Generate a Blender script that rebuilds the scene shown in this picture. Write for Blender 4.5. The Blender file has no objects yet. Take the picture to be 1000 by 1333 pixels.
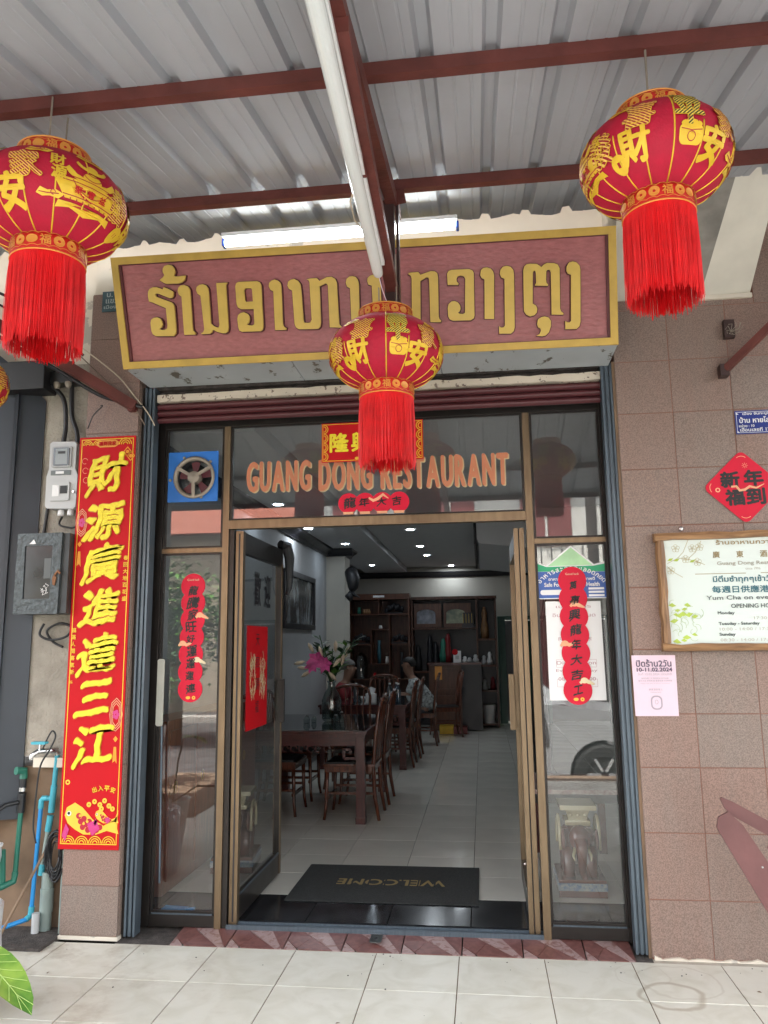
import bpy, bmesh, math, random
from mathutils import Vector, Matrix
from mathutils.geometry import tessellate_polygon
random.seed(7)
R = math.radians
sc = bpy.context.scene
COL = sc.collection

# ------------------------------------------------------------------ camera, sky, sun, exposure
cam_d = bpy.data.cameras.new('camera')
cam_d.lens = 36.0 * 1010 / 1333.0
cam_d.sensor_fit = 'VERTICAL'
cam_d.sensor_height = 36.0
cam_d.clip_start = 0.05
cam_d.clip_end = 400
cam = bpy.data.objects.new('camera', cam_d)
COL.objects.link(cam)
_r = Vector((0.99222378, 0.12388248, -0.01204591))
_u = Vector((0.03244842, -0.16402445, 0.98592245))
# measured axes of the photograph (pitch 9.6, yaw -7.0, roll -0.7 degrees)
_f = Vector((-0.12016269, 0.97864657, 0.16676875))
_u = _r.cross(_f).normalized(); _r = _f.cross(_u).normalized()
cam.matrix_world = Matrix(((_r.x, _u.x, -_f.x, 0), (_r.y, _u.y, -_f.y, 0), (_r.z, _u.z, -_f.z, 1.47), (0, 0, 0, 1)))
sc.camera = cam

SUN_EL, SUN_AZ = R(69), R(-24)       # behind the building, to the left: the front is in shade, the street is sunlit
world = bpy.data.worlds.new('World'); sc.world = world; world.use_nodes = True
wn = world.node_tree
bg = wn.nodes['Background']
sky = wn.nodes.new('ShaderNodeTexSky'); sky.sky_type = 'NISHITA'; sky.sun_disc = False
sky.sun_elevation = SUN_EL; sky.sun_rotation = SUN_AZ
sky.air_density = 1.2; sky.dust_density = 2.5
hs_ = wn.nodes.new('ShaderNodeHueSaturation'); hs_.inputs['Saturation'].default_value = .16   # bright hazy tropical sky
wn.links.new(sky.outputs[0], hs_.inputs['Color']); wn.links.new(hs_.outputs[0], bg.inputs[0]); bg.inputs[1].default_value = 0.15
sd = bpy.data.lights.new('sun', 'SUN'); sd.energy = 4.0; sd.angle = R(0.6); sd.color = (1, 0.95, 0.88)
so = bpy.data.objects.new('sun', sd); COL.objects.link(so)
sv = Vector((math.sin(SUN_AZ) * math.cos(SUN_EL), math.cos(SUN_AZ) * math.cos(SUN_EL), math.sin(SUN_EL)))
so.rotation_euler = sv.to_track_quat('Z', 'Y').to_euler()
sc.view_settings.view_transform = 'Standard'
sc.view_settings.look = 'None'
sc.view_settings.gamma = 1.0
sc.view_settings.exposure = 3.15
sc.view_settings.use_curve_mapping = False
sc.cycles.use_denoising = True
sc.cycles.max_bounces = 10
sc.cycles.transparent_max_bounces = 16
sc.cycles.diffuse_bounces = 5
sc.cycles.caustics_reflective = False
sc.cycles.caustics_refractive = False
sc.cycles.sample_clamp_indirect = 6.0

# ------------------------------------------------------------------ materials
_mats = {}
def M(name, col=(.5, .5, .5), rough=.5, metal=0., var=.08, scale=8., bump=0., bscale=60., emis=None, es=0., coat=0.,
      col2=None, spec=.5, alpha=None, dirt=0., dcol=(.03, .025, .02), dscale=3., obj_var=0., stretch=None):
    """one principled material with procedural variation, fine bump and optional stains"""
    if name in _mats: return _mats[name]
    m = bpy.data.materials.new(name); m.use_nodes = True; _mats[name] = m
    nt = m.node_tree; N = nt.nodes; L = nt.links
    p = N['Principled BSDF']
    p.inputs['Roughness'].default_value = rough; p.inputs['Metallic'].default_value = metal
    p.inputs['Specular IOR Level'].default_value = spec
    p.inputs['Coat Weight'].default_value = coat
    tc = N.new('ShaderNodeTexCoord'); src = tc.outputs['Object']
    if stretch:
        mp = N.new('ShaderNodeMapping'); mp.inputs['Scale'].default_value = stretch
        L.new(src, mp.inputs[0]); src = mp.outputs[0]
    c = tuple(col) + (1,)
    if var > 0 or col2:
        nz = N.new('ShaderNodeTexNoise'); nz.inputs['Scale'].default_value = scale; nz.inputs['Detail'].default_value = 6
        L.new(src, nz.inputs['Vector'])
        mx = N.new('ShaderNodeMix'); mx.data_type = 'RGBA'
        rp = N.new('ShaderNodeMapRange'); rp.inputs[1].default_value = .32; rp.inputs[2].default_value = .68
        L.new(nz.outputs[0], rp.inputs[0]); L.new(rp.outputs[0], mx.inputs[0])
        a = c if not col2 else c
        if col2: mx.inputs[6].default_value = c; mx.inputs[7].default_value = tuple(col2) + (1,)
        else:
            mx.inputs[6].default_value = tuple(max(0, x * (1 - var)) for x in col) + (1,)
            mx.inputs[7].default_value = tuple(min(1, x * (1 + var)) for x in col) + (1,)
        out = mx.outputs[2]
        if dirt > 0:
            n2 = N.new('ShaderNodeTexNoise'); n2.inputs['Scale'].default_value = dscale; n2.inputs['Detail'].default_value = 9
            n2.inputs['Roughness'].default_value = .65
            L.new(tc.outputs['Object'], n2.inputs['Vector'])
            r2 = N.new('ShaderNodeMapRange'); r2.inputs[1].default_value = .55; r2.inputs[2].default_value = .75
            r2.inputs[4].default_value = dirt
            L.new(n2.outputs[0], r2.inputs[0])
            m2 = N.new('ShaderNodeMix'); m2.data_type = 'RGBA'; L.new(r2.outputs[0], m2.inputs[0])
            L.new(out, m2.inputs[6]); m2.inputs[7].default_value = tuple(dcol) + (1,); out = m2.outputs[2]
        if obj_var > 0:
            oi = N.new('ShaderNodeObjectInfo')
            hv = N.new('ShaderNodeHueSaturation')
            r3 = N.new('ShaderNodeMapRange'); r3.inputs[3].default_value = 1 - obj_var; r3.inputs[4].default_value = 1 + obj_var
            L.new(oi.outputs['Random'], r3.inputs[0]); L.new(r3.outputs[0], hv.inputs['Value'])
            L.new(out, hv.inputs['Color']); out = hv.outputs[0]
        L.new(out, p.inputs['Base Color'])
        rr = N.new('ShaderNodeMapRange'); rr.inputs[3].default_value = max(0.02, rough - .08); rr.inputs[4].default_value = min(1, rough + .1)
        L.new(nz.outputs[0], rr.inputs[0]); L.new(rr.outputs[0], p.inputs['Roughness'])
    else:
        p.inputs['Base Color'].default_value = c
    if bump > 0:
        nb = N.new('ShaderNodeTexNoise'); nb.inputs['Scale'].default_value = bscale; nb.inputs['Detail'].default_value = 4
        L.new(src, nb.inputs['Vector'])
        b = N.new('ShaderNodeBump'); b.inputs['Strength'].default_value = bump; b.inputs['Distance'].default_value = .01
        L.new(nb.outputs[0], b.inputs['Height']); L.new(b.outputs[0], p.inputs['Normal'])
    if emis:
        p.inputs['Emission Color'].default_value = tuple(emis) + (1,); p.inputs['Emission Strength'].default_value = es
    return m

def glass_mat(name, tint=(.86, .9, .9), boost=0.0, smear=.015):
    m = bpy.data.materials.new(name); m.use_nodes = True; nt = m.node_tree; N = nt.nodes; L = nt.links
    N.remove(N['Principled BSDF'])
    out = N['Material Output']
    t = N.new('ShaderNodeBsdfTransparent'); t.inputs[0].default_value = tint + (1,)
    g = N.new('ShaderNodeBsdfGlossy'); g.inputs['Roughness'].default_value = smear
    f = N.new('ShaderNodeFresnel'); f.inputs[0].default_value = 1.5
    ad = N.new('ShaderNodeMath'); ad.operation = 'ADD'; ad.inputs[1].default_value = boost; ad.use_clamp = True
    ge = N.new('ShaderNodeNewGeometry')
    cl = N.new('ShaderNodeMath'); cl.operation = 'LESS_THAN'; cl.inputs[1].default_value = .5; L.new(ge.outputs['Backfacing'], cl.inputs[0])
    ml = N.new('ShaderNodeMath'); ml.operation = 'MULTIPLY'; L.new(cl.outputs[0], ml.inputs[0]); L.new(f.outputs[0], ml.inputs[1])
    m17 = N.new('ShaderNodeMath'); m17.operation = 'MULTIPLY'; m17.inputs[1].default_value = 1.7; L.new(ml.outputs[0], m17.inputs[0])
    L.new(m17.outputs[0], ad.inputs[0])   # one reflecting face per pane carries both surfaces
    mx = N.new('ShaderNodeMixShader'); L.new(ad.outputs[0], mx.inputs[0]); L.new(t.outputs[0], mx.inputs[1]); L.new(g.outputs[0], mx.inputs[2])
    L.new(mx.outputs[0], out.inputs[0])
    _mats[name] = m
    return m

def granite(name, c1, c2, rough=.35, speck=.5):
    """polished stone tile: fine dark and light grains, a slow cloud, a different tone for each tile"""
    m = bpy.data.materials.new(name); m.use_nodes = True; nt = m.node_tree; N = nt.nodes; L = nt.links; p = N['Principled BSDF']
    tc = N.new('ShaderNodeTexCoord'); geo = N.new('ShaderNodeNewGeometry'); oi = N.new('ShaderNodeObjectInfo')
    fine = N.new('ShaderNodeTexNoise'); fine.inputs['Scale'].default_value = 190; fine.inputs['Detail'].default_value = 3
    L.new(geo.outputs['Position'], fine.inputs['Vector'])
    slow = N.new('ShaderNodeTexNoise'); slow.inputs['Scale'].default_value = 5; slow.inputs['Detail'].default_value = 5
    mp = N.new('ShaderNodeMapping'); mp.inputs['Scale'].default_value = (3.2, 1, .55)
    L.new(geo.outputs['Position'], mp.inputs[0]); L.new(mp.outputs[0], slow.inputs['Vector'])
    cr = N.new('ShaderNodeValToRGB'); e = cr.color_ramp.elements
    e[0].position = .36; e[0].color = tuple(x * (1 - speck) for x in c1) + (1,)
    e[1].position = .66; e[1].color = tuple(min(1, x * (1 + speck * .9)) for x in c1) + (1,)
    e.new(.5).color = tuple(c1) + (1,)
    L.new(fine.outputs[0], cr.inputs[0])
    cr2 = N.new('ShaderNodeValToRGB'); e = cr2.color_ramp.elements
    e[0].position = .36; e[0].color = tuple(x * (1 - speck) for x in c2) + (1,)
    e[1].position = .66; e[1].color = tuple(min(1, x * (1 + speck * .9)) for x in c2) + (1,)
    e.new(.5).color = tuple(c2) + (1,)
    L.new(fine.outputs[0], cr2.inputs[0])
    sm = N.new('ShaderNodeMath'); sm.operation = 'ADD'; L.new(slow.outputs[0], sm.inputs[0]); L.new(oi.outputs['Random'], sm.inputs[1])
    rp = N.new('ShaderNodeMapRange'); rp.inputs[1].default_value = .5; rp.inputs[2].default_value = 1.5
    L.new(sm.outputs[0], rp.inputs[0])
    mx = N.new('ShaderNodeMix'); mx.data_type = 'RGBA'; L.new(rp.outputs[0], mx.inputs[0]); L.new(cr.outputs[0], mx.inputs[6]); L.new(cr2.outputs[0], mx.inputs[7])
    L.new(mx.outputs[2], p.inputs['Base Color'])
    rr = N.new('ShaderNodeMapRange'); rr.inputs[3].default_value = rough - .1; rr.inputs[4].default_value = rough + .15
    L.new(slow.outputs[0], rr.inputs[0]); L.new(rr.outputs[0], p.inputs['Roughness'])
    b = N.new('ShaderNodeBump'); b.inputs['Strength'].default_value = .12; b.inputs['Distance'].default_value = .002
    L.new(fine.outputs[0], b.inputs['Height']); L.new(b.outputs[0], p.inputs['Normal'])
    _mats[name] = m
    return m

def porch_tile_mat():
    """glazed off-white tile with faint veins, footprints of dirt and two dried water rings"""
    m = bpy.data.materials.new('porch tile'); m.use_nodes = True; nt = m.node_tree; N = nt.nodes; L = nt.links; p = N['Principled BSDF']
    geo = N.new('ShaderNodeNewGeometry'); pos = geo.outputs['Position']; oi = N.new('ShaderNodeObjectInfo')
    nz = N.new('ShaderNodeTexNoise'); nz.inputs['Scale'].default_value = 7; nz.inputs['Detail'].default_value = 8; nz.inputs['Distortion'].default_value = 1.2
    L.new(pos, nz.inputs['Vector'])
    cr = N.new('ShaderNodeValToRGB'); e = cr.color_ramp.elements
    e[0].position = .3; e[0].color = (.63, .61, .52, 1); e[1].position = .6; e[1].color = (.72, .705, .625, 1)
    L.new(nz.outputs[0], cr.inputs[0]); out = cr.outputs[0]
    hv = N.new('ShaderNodeHueSaturation'); r3 = N.new('ShaderNodeMapRange'); r3.inputs[3].default_value = .95; r3.inputs[4].default_value = 1.03
    L.new(oi.outputs['Random'], r3.inputs[0]); L.new(r3.outputs[0], hv.inputs['Value']); L.new(out, hv.inputs['Color']); out = hv.outputs[0]
    def mixin(fac, col, amt):
        nonlocal out
        a = N.new('ShaderNodeMath'); a.operation = 'MULTIPLY'; a.inputs[1].default_value = amt; a.use_clamp = True; L.new(fac, a.inputs[0])
        mx = N.new('ShaderNodeMix'); mx.data_type = 'RGBA'; L.new(a.outputs[0], mx.inputs[0]); L.new(out, mx.inputs[6]); mx.inputs[7].default_value = col + (1,)
        out = mx.outputs[2]
    # dirt tracks, stronger towards the left wall
    n2 = N.new('ShaderNodeTexNoise'); n2.inputs['Scale'].default_value = 3.2; n2.inputs['Detail'].default_value = 10; n2.inputs['Roughness'].default_value = .7
    L.new(pos, n2.inputs['Vector'])
    r2 = N.new('ShaderNodeMapRange'); r2.inputs[1].default_value = .52; r2.inputs[2].default_value = .72; L.new(n2.outputs[0], r2.inputs[0])
    sx = N.new('ShaderNodeSeparateXYZ'); L.new(pos, sx.inputs[0])
    rl = N.new('ShaderNodeMapRange'); rl.inputs[1].default_value = -.9; rl.inputs[2].default_value = -2.0; rl.inputs[3].default_value = .12; rl.inputs[4].default_value = 1.0
    L.new(sx.outputs[0], rl.inputs[0])
    mu = N.new('ShaderNodeMath'); mu.operation = 'MULTIPLY'; L.new(r2.outputs[0], mu.inputs[0]); L.new(rl.outputs[0], mu.inputs[1])
    mixin(mu.outputs[0], (.30, .235, .17), .75)
    # rings left by pots
    for (cx, cy, rad, w, amt) in ((.735, 3.66, .125, .010, .62), (.80, 3.80, .17, .006, .25), (.66, 3.86, .12, .004, .15)):
        sb = N.new('ShaderNodeVectorMath'); sb.operation = 'SUBTRACT'; sb.inputs[1].default_value = (cx, cy, 0); L.new(pos, sb.inputs[0])
        n3 = N.new('ShaderNodeTexNoise'); n3.inputs['Scale'].default_value = 6; L.new(pos, n3.inputs['Vector'])
        ln = N.new('ShaderNodeVectorMath'); ln.operation = 'LENGTH'; L.new(sb.outputs[0], ln.inputs[0])
        ad = N.new('ShaderNodeMath'); ad.operation = 'MULTIPLY_ADD'; ad.inputs[1].default_value = .09; L.new(n3.outputs[0], ad.inputs[0]); L.new(ln.outputs['Value'], ad.inputs[2])
        s2 = N.new('ShaderNodeMath'); s2.operation = 'SUBTRACT'; s2.inputs[1].default_value = rad + .045; L.new(ad.outputs[0], s2.inputs[0])
        ab = N.new('ShaderNodeMath'); ab.operation = 'ABSOLUTE'; L.new(s2.outputs[0], ab.inputs[0])
        rg = N.new('ShaderNodeMapRange'); rg.inputs[1].default_value = w * .4; rg.inputs[2].default_value = w * 1.6; rg.inputs[3].default_value = 1; rg.inputs[4].default_value = 0
        L.new(ab.outputs[0], rg.inputs[0]); mixin(rg.outputs[0], (.36, .30, .22), amt)
    L.new(out, p.inputs['Base Color'])
    rr = N.new('ShaderNodeMapRange'); rr.inputs[3].default_value = .22; rr.inputs[4].default_value = .5; L.new(n2.outputs[0], rr.inputs[0]); L.new(rr.outputs[0], p.inputs['Roughness'])
    _mats['porch tile'] = m
    return m

def wood_mat(name, c1, c2, rough=.4, scale=6, axis='Z', coat=0.):
    m = bpy.data.materials.new(name); m.use_nodes = True; nt = m.node_tree; N = nt.nodes; L = nt.links; p = N['Principled BSDF']
    tc = N.new('ShaderNodeTexCoord'); mp = N.new('ShaderNodeMapping')
    mp.inputs['Scale'].default_value = {'Z': (9, 9, 1), 'X': (1, 9, 9), 'Y': (9, 1, 9)}[axis]
    L.new(tc.outputs['Object'], mp.inputs[0])
    nz = N.new('ShaderNodeTexNoise'); nz.inputs['Scale'].default_value = scale; nz.inputs['Detail'].default_value = 8; nz.inputs['Distortion'].default_value = .8
    L.new(mp.outputs[0], nz.inputs['Vector'])
    cr = N.new('ShaderNodeValToRGB'); e = cr.color_ramp.elements; e[0].position = .35; e[0].color = c1 + (1,); e[1].position = .65; e[1].color = c2 + (1,)
    L.new(nz.outputs[0], cr.inputs[0]); L.new(cr.outputs[0], p.inputs['Base Color']); p.inputs['Roughness'].default_value = rough; p.inputs['Coat Weight'].default_value = coat
    b = N.new('ShaderNodeBump'); b.inputs['Strength'].default_value = .25; b.inputs['Distance'].default_value = .004
    L.new(nz.outputs[0], b.inputs['Height']); L.new(b.outputs[0], p.inputs['Normal'])
    _mats[name] = m
    return m

def peel_mat(name, paint, under, amount=.5, scale=5, rough=.6, stretch=(1, 1, 1)):
    """painted surface with flakes missing, the undercoat showing"""
    m = bpy.data.materials.new(name); m.use_nodes = True; nt = m.node_tree; N = nt.nodes; L = nt.links; p = N['Principled BSDF']
    tc = N.new('ShaderNodeTexCoord'); mp = N.new('ShaderNodeMapping'); mp.inputs['Scale'].default_value = stretch; L.new(tc.outputs['Object'], mp.inputs[0])
    nz = N.new('ShaderNodeTexNoise'); nz.inputs['Scale'].default_value = scale; nz.inputs['Detail'].default_value = 10; nz.inputs['Roughness'].default_value = .68
    L.new(mp.outputs[0], nz.inputs['Vector'])
    rp = N.new('ShaderNodeMapRange'); rp.inputs[1].default_value = amount; rp.inputs[2].default_value = amount + .02; L.new(nz.outputs[0], rp.inputs[0])
    n2 = N.new('ShaderNodeTexNoise'); n2.inputs['Scale'].default_value = 3; n2.inputs['Detail'].default_value = 8; L.new(tc.outputs['Object'], n2.inputs['Vector'])
    mp2 = N.new('ShaderNodeMix'); mp2.data_type = 'RGBA'; L.new(n2.outputs[0], mp2.inputs[0])
    mp2.inputs[6].default_value = tuple(x * .75 for x in paint) + (1,); mp2.inputs[7].default_value = tuple(min(1, x * 1.2) for x in paint) + (1,)
    mx = N.new('ShaderNodeMix'); mx.data_type = 'RGBA'; L.new(rp.outputs[0], mx.inputs[0]); L.new(mp2.outputs[2], mx.inputs[6]); mx.inputs[7].default_value = under + (1,)
    L.new(mx.outputs[2], p.inputs['Base Color']); p.inputs['Roughness'].default_value = rough
    b = N.new('ShaderNodeBump'); b.inputs['Strength'].default_value = .4; b.inputs['Distance'].default_value = .003; b.invert = True
    L.new(rp.outputs[0], b.inputs['Height']); L.new(b.outputs[0], p.inputs['Normal'])
    _mats[name] = m
    return m

def marble_mat(name, c1, c2, vein):
    m = bpy.data.materials.new(name); m.use_nodes = True; nt = m.node_tree; N = nt.nodes; L = nt.links; p = N['Principled BSDF']
    geo = N.new('ShaderNodeNewGeometry')
    nz = N.new('ShaderNodeTexNoise'); nz.inputs['Scale'].default_value = 14; nz.inputs['Detail'].default_value = 8; nz.inputs['Distortion'].default_value = 2.2
    L.new(geo.outputs['Position'], nz.inputs['Vector'])
    cr = N.new('ShaderNodeValToRGB'); e = cr.color_ramp.elements; e[0].position = .4; e[0].color = c1 + (1,); e[1].position = .62; e[1].color = c2 + (1,)
    e.new(.5).color = vein + (1,)
    L.new(nz.outputs[0], cr.inputs[0]); L.new(cr.outputs[0], p.inputs['Base Color']); p.inputs['Roughness'].default_value = .3
    _mats[name] = m
    return m

def stripe_mat(name, c1, c2, n=90, ang=.6):
    m = bpy.data.materials.new(name); m.use_nodes = True; nt = m.node_tree; N = nt.nodes; L = nt.links; p = N['Principled BSDF']
    tc = N.new('ShaderNodeTexCoord'); mp = N.new('ShaderNodeMapping'); mp.inputs['Rotation'].default_value = (0, ang, 0); L.new(tc.outputs['Object'], mp.inputs[0])
    w = N.new('ShaderNodeTexWave'); w.bands_direction = 'Z'; w.inputs['Scale'].default_value = n; L.new(mp.outputs[0], w.inputs['Vector'])
    cr = N.new('ShaderNodeValToRGB'); cr.color_ramp.interpolation = 'CONSTANT'; e = cr.color_ramp.elements; e[0].color = c1 + (1,); e[1].position = .42; e[1].color = c2 + (1,)
    L.new(w.outputs[0], cr.inputs[0]); L.new(cr.outputs[0], p.inputs['Base Color']); p.inputs['Roughness'].default_value = .55
    _mats[name] = m
    return m

# ------------------------------------------------------------------ mesh builder
class B:
    def __init__(s): s.v = []; s.f = []; s.m = []; s.cur = 0
    def add(s, vs, fs):
        o = len(s.v); s.v += [tuple(v) for v in vs]; s.f += [tuple(i + o for i in f) for f in fs]; s.m += [s.cur] * len(fs); return s
    def box(s, x0, x1, y0, y1, z0, z1, bev=0.0):
        if x0 > x1: x0, x1 = x1, x0
        if y0 > y1: y0, y1 = y1, y0
        if z0 > z1: z0, z1 = z1, z0
        if bev <= 0:
            return s.add([(x0, y0, z0), (x1, y0, z0), (x1, y1, z0), (x0, y1, z0), (x0, y0, z1), (x1, y0, z1), (x1, y1, z1), (x0, y1, z1)],
                         [(0, 3, 2, 1), (4, 5, 6, 7), (0, 1, 5, 4), (1, 2, 6, 5), (2, 3, 7, 6), (3, 0, 4, 7)])
        bm = bmesh.new()
        bmesh.ops.create_cube(bm, size=1)
        for v in bm.verts: v.co = Vector(((x0 + x1) / 2 + v.co.x * (x1 - x0), (y0 + y1) / 2 + v.co.y * (y1 - y0), (z0 + z1) / 2 + v.co.z * (z1 - z0)))
        bmesh.ops.bevel(bm, geom=bm.edges[:], offset=bev, segments=2, affect='EDGES', profile=.7)
        return s.bm(bm)
    def bm(s, bm):
        bm.verts.index_update()
        s.add([v.co[:] for v in bm.verts], [[v.index for v in f.verts] for f in bm.faces]); bm.free(); return s
    def bar(s, p0, p1, w, h, up=(0, 0, 1)):
        """rectangular bar between two points; w across, h along 'up'"""
        a, b = Vector(p0), Vector(p1); d = (b - a).normalized(); u = Vector(up); x = d.cross(u)
        if x.length < 1e-4: u = Vector((0, 1, 0)); x = d.cross(u)
        x.normalize(); z = x.cross(d).normalized(); x *= w / 2; z *= h / 2
        return s.add([a - x - z, a + x - z, a + x + z, a - x + z, b - x - z, b + x - z, b + x + z, b - x + z],
                     [(0, 3, 2, 1), (4, 5, 6, 7), (0, 1, 5, 4), (1, 2, 6, 5), (2, 3, 7, 6), (3, 0, 4, 7)][:6])
    def tube(s, pts, r, n=8, cap=True):
        pts = [Vector(p) for p in pts]; rs = r if isinstance(r, (list, tuple)) else [r] * len(pts)
        rings = []; prev = None
        for i, p in enumerate(pts):
            d = (pts[min(i + 1, len(pts) - 1)] - pts[max(i - 1, 0)])
            if d.length < 1e-9: d = Vector((0, 0, 1))
            d.normalize()
            if prev is None:
                x = d.cross(Vector((0, 0, 1)))
                if x.length < .05: x = d.cross(Vector((0, 1, 0)))
            else: x = prev - d * prev.dot(d)
            x.normalize(); prev = x; y = d.cross(x)
            rings.append([p + (x * math.cos(2 * math.pi * k / n) + y * math.sin(2 * math.pi * k / n)) * rs[i] for k in range(n)])
        vs = [v for rg in rings for v in rg]; fs = []
        for i in range(len(pts) - 1):
            for k in range(n):
                fs.append((i * n + k, i * n + (k + 1) % n, (i + 1) * n + (k + 1) % n, (i + 1) * n + k))
        if cap: fs.append(tuple(range(n - 1, -1, -1))); fs.append(tuple((len(pts) - 1) * n + k for k in range(n)))
        return s.add(vs, fs)
    def lathe(s, prof, c=(0, 0, 0), n=24, axis='Z', cap=False):
        vs = []; fs = []
        for (r, z) in prof:
            for k in range(n):
                a = 2 * math.pi * k / n; x, y = r * math.cos(a), r * math.sin(a)
                if axis == 'Z': q = (c[0] + x, c[1] + y, c[2] + z)
                elif axis == 'Y': q = (c[0] + x, c[1] + z, c[2] + y)
                else: q = (c[0] + z, c[1] + x, c[2] + y)
                vs.append(q)
        m = len(prof)
        for i in range(m - 1):
            for k in range(n):
                fs.append((i * n + k, i * n + (k + 1) % n, (i + 1) * n + (k + 1) % n, (i + 1) * n + k))
        if cap: fs.append(tuple(range(n))); fs.append(tuple((m - 1) * n + k for k in range(n)))
        return s.add(vs, fs)
    def ell(s, c, rx, ry, rz, n=16, m=10):
        prof = [(math.sin(math.pi * i / m), -math.cos(math.pi * i / m)) for i in range(m + 1)]
        o = len(s.v); s.lathe(prof, n=n)
        for i in range(o, len(s.v)):
            x, y, z = s.v[i]; s.v[i] = (c[0] + x * rx, c[1] + y * ry, c[2] + z * rz)
        return s
    def prism(s, loops, y0, y1):
        """XZ outline(s), first the outer, the rest holes, from front y0 to back y1"""
        if not isinstance(loops[0][0], (tuple, list)): loops = [loops]
        tri = tessellate_polygon([[Vector((p[0], p[1], 0)) for p in lp] for lp in loops])
        flat = [p for lp in loops for p in lp]; n = len(flat)
        vs = [(p[0], y0, p[1]) for p in flat] + [(p[0], y1, p[1]) for p in flat]
        fs = []
        for t in tri:
            a, b, c_ = [flat[i] for i in t]
            ar = (b[0] - a[0]) * (c_[1] - a[1]) - (c_[0] - a[0]) * (b[1] - a[1])
            t2 = tuple(t) if ar > 0 else tuple(reversed(t))
            fs.append(t2); fs.append(tuple(i + n for i in reversed(t2)))
        o = 0
        for lp in loops:
            k = len(lp)
            for i in range(k):
                j = (i + 1) % k; fs.append((o + i, o + i + n, o + j + n, o + j))
            o += k
        return s.add(vs, fs)
    def text(s, body, cx, cz, h=None, w=None, y=0., bold=0., dy=.0003, shear=0., al='C', rot=0., squash=None):
        vs, fs, tw, th, x0, z0 = text_geo(body)
        if h and w: sx, sz = w / tw, h / th
        elif h: sx = sz = h / th
        else: sx = sz = w / tw
        if squash: sx *= squash
        k = 1 if bold <= 0 else 8
        for j in range(k if bold > 0 else 1):
            ox = oz = 0
            if bold > 0: ox, oz = bold * math.cos(j * math.pi / 4), bold * math.sin(j * math.pi / 4)
            q = []
            for (x, z) in vs:
                X = (x - x0 - (tw / 2 if al == 'C' else 0)) * sx + ox; Z = (z - z0 - th / 2) * sz + oz
                X += Z * shear
                if rot: X, Z = X * math.cos(rot) - Z * math.sin(rot), X * math.sin(rot) + Z * math.cos(rot)
                q.append((cx + X, y - dy * (j + 1), cz + Z))
            s.add(q, fs)
        return s
    def curve(s, fn, nu, nv):
        vs = [fn(i / nu, j / nv) for j in range(nv + 1) for i in range(nu + 1)]
        fs = [(j * (nu + 1) + i, j * (nu + 1) + i + 1, (j + 1) * (nu + 1) + i + 1, (j + 1) * (nu + 1) + i) for j in range(nv) for i in range(nu)]
        return s.add(vs, fs)
    def mesh(s, name, mats, org=(0, 0, 0), smooth=False):
        me = bpy.data.meshes.new(name)
        me.from_pydata([(v[0] - org[0], v[1] - org[1], v[2] - org[2]) for v in s.v], [], s.f)
        if not isinstance(mats, (list, tuple)): mats = [mats]
        for m in mats: me.materials.append(m)
        if len(mats) > 1: me.polygons.foreach_set('material_index', s.m)
        if smooth:
            me.polygons.foreach_set('use_smooth', [True] * len(me.polygons))
            if smooth == 'auto':
                try: me.set_sharp_from_angle(angle=R(38))
                except Exception: pass
        me.update()
        return me
    def build(s, name, mats, parent=None, label=None, cat=None, group=None, kind=None, smooth=False, org=None):
        if parent is not None:
            org = root_of(parent).location[:]
        elif org is None:
            xs = [v[0] for v in s.v]; ys = [v[1] for v in s.v]; zs = [v[2] for v in s.v]
            org = ((min(xs) + max(xs)) / 2, (min(ys) + max(ys)) / 2, min(zs))
        me = s.mesh(name, mats, org, smooth)
        o = bpy.data.objects.new(name, me); COL.objects.link(o)
        if parent is not None: o.parent = parent
        else: o.location = org
        tag(o, label, cat, group, kind)
        return o

def root_of(o):
    while o.parent is not None: o = o.parent
    return o
def tag(o, label=None, cat=None, group=None, kind=None):
    if label: o['label'] = label
    if cat: o['category'] = cat
    if group: o['group'] = group
    if kind: o['kind'] = kind
    return o
def thing(name, loc, label, cat, group=None, rz=0.):
    o = bpy.data.objects.new(name, None); COL.objects.link(o); o.empty_display_size = .1
    o.location = loc; o.rotation_euler = (0, 0, rz)
    return tag(o, label, cat, group)
def struct(name, b, m, smooth=False):
    return b.build(name, m, kind='structure', smooth=smooth)
def dup(root, loc, rz=None, label=None, group=None):
    def cp(o, par):
        c = o.copy(); COL.objects.link(c); c.parent = par
        for ch in list(o.children): cp(ch, c)
        return c
    r = cp(root, None); r.location = loc
    if rz is not None: r.rotation_euler = (0, 0, rz)
    if label: r['label'] = label
    if group: r['group'] = group
    return r

_tc = {}
def text_geo(body):
    if body in _tc: return _tc[body]
    c = bpy.data.curves.new('t', 'FONT'); c.body = body; c.size = 1; c.resolution_u = 3
    o = bpy.data.objects.new('t', c); COL.objects.link(o)
    dg = bpy.context.evaluated_depsgraph_get(); dg.update()
    me = bpy.data.meshes.new_from_object(o.evaluated_get(dg))
    vs = [(v.co.x, v.co.y) for v in me.vertices]; fs = []
    for p in me.polygons:
        t = tuple(p.vertices)
        fs.append(t if p.normal.z > 0 else tuple(reversed(t)))
    bpy.data.objects.remove(o); bpy.data.curves.remove(c); bpy.data.meshes.remove(me)
    xs = [v[0] for v in vs] or [0, 1]; zs = [v[1] for v in vs] or [0, 1]
    r = (vs, fs, max(xs) - min(xs), max(zs) - min(zs), min(xs), min(zs))
    _tc[body] = r
    return r

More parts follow.
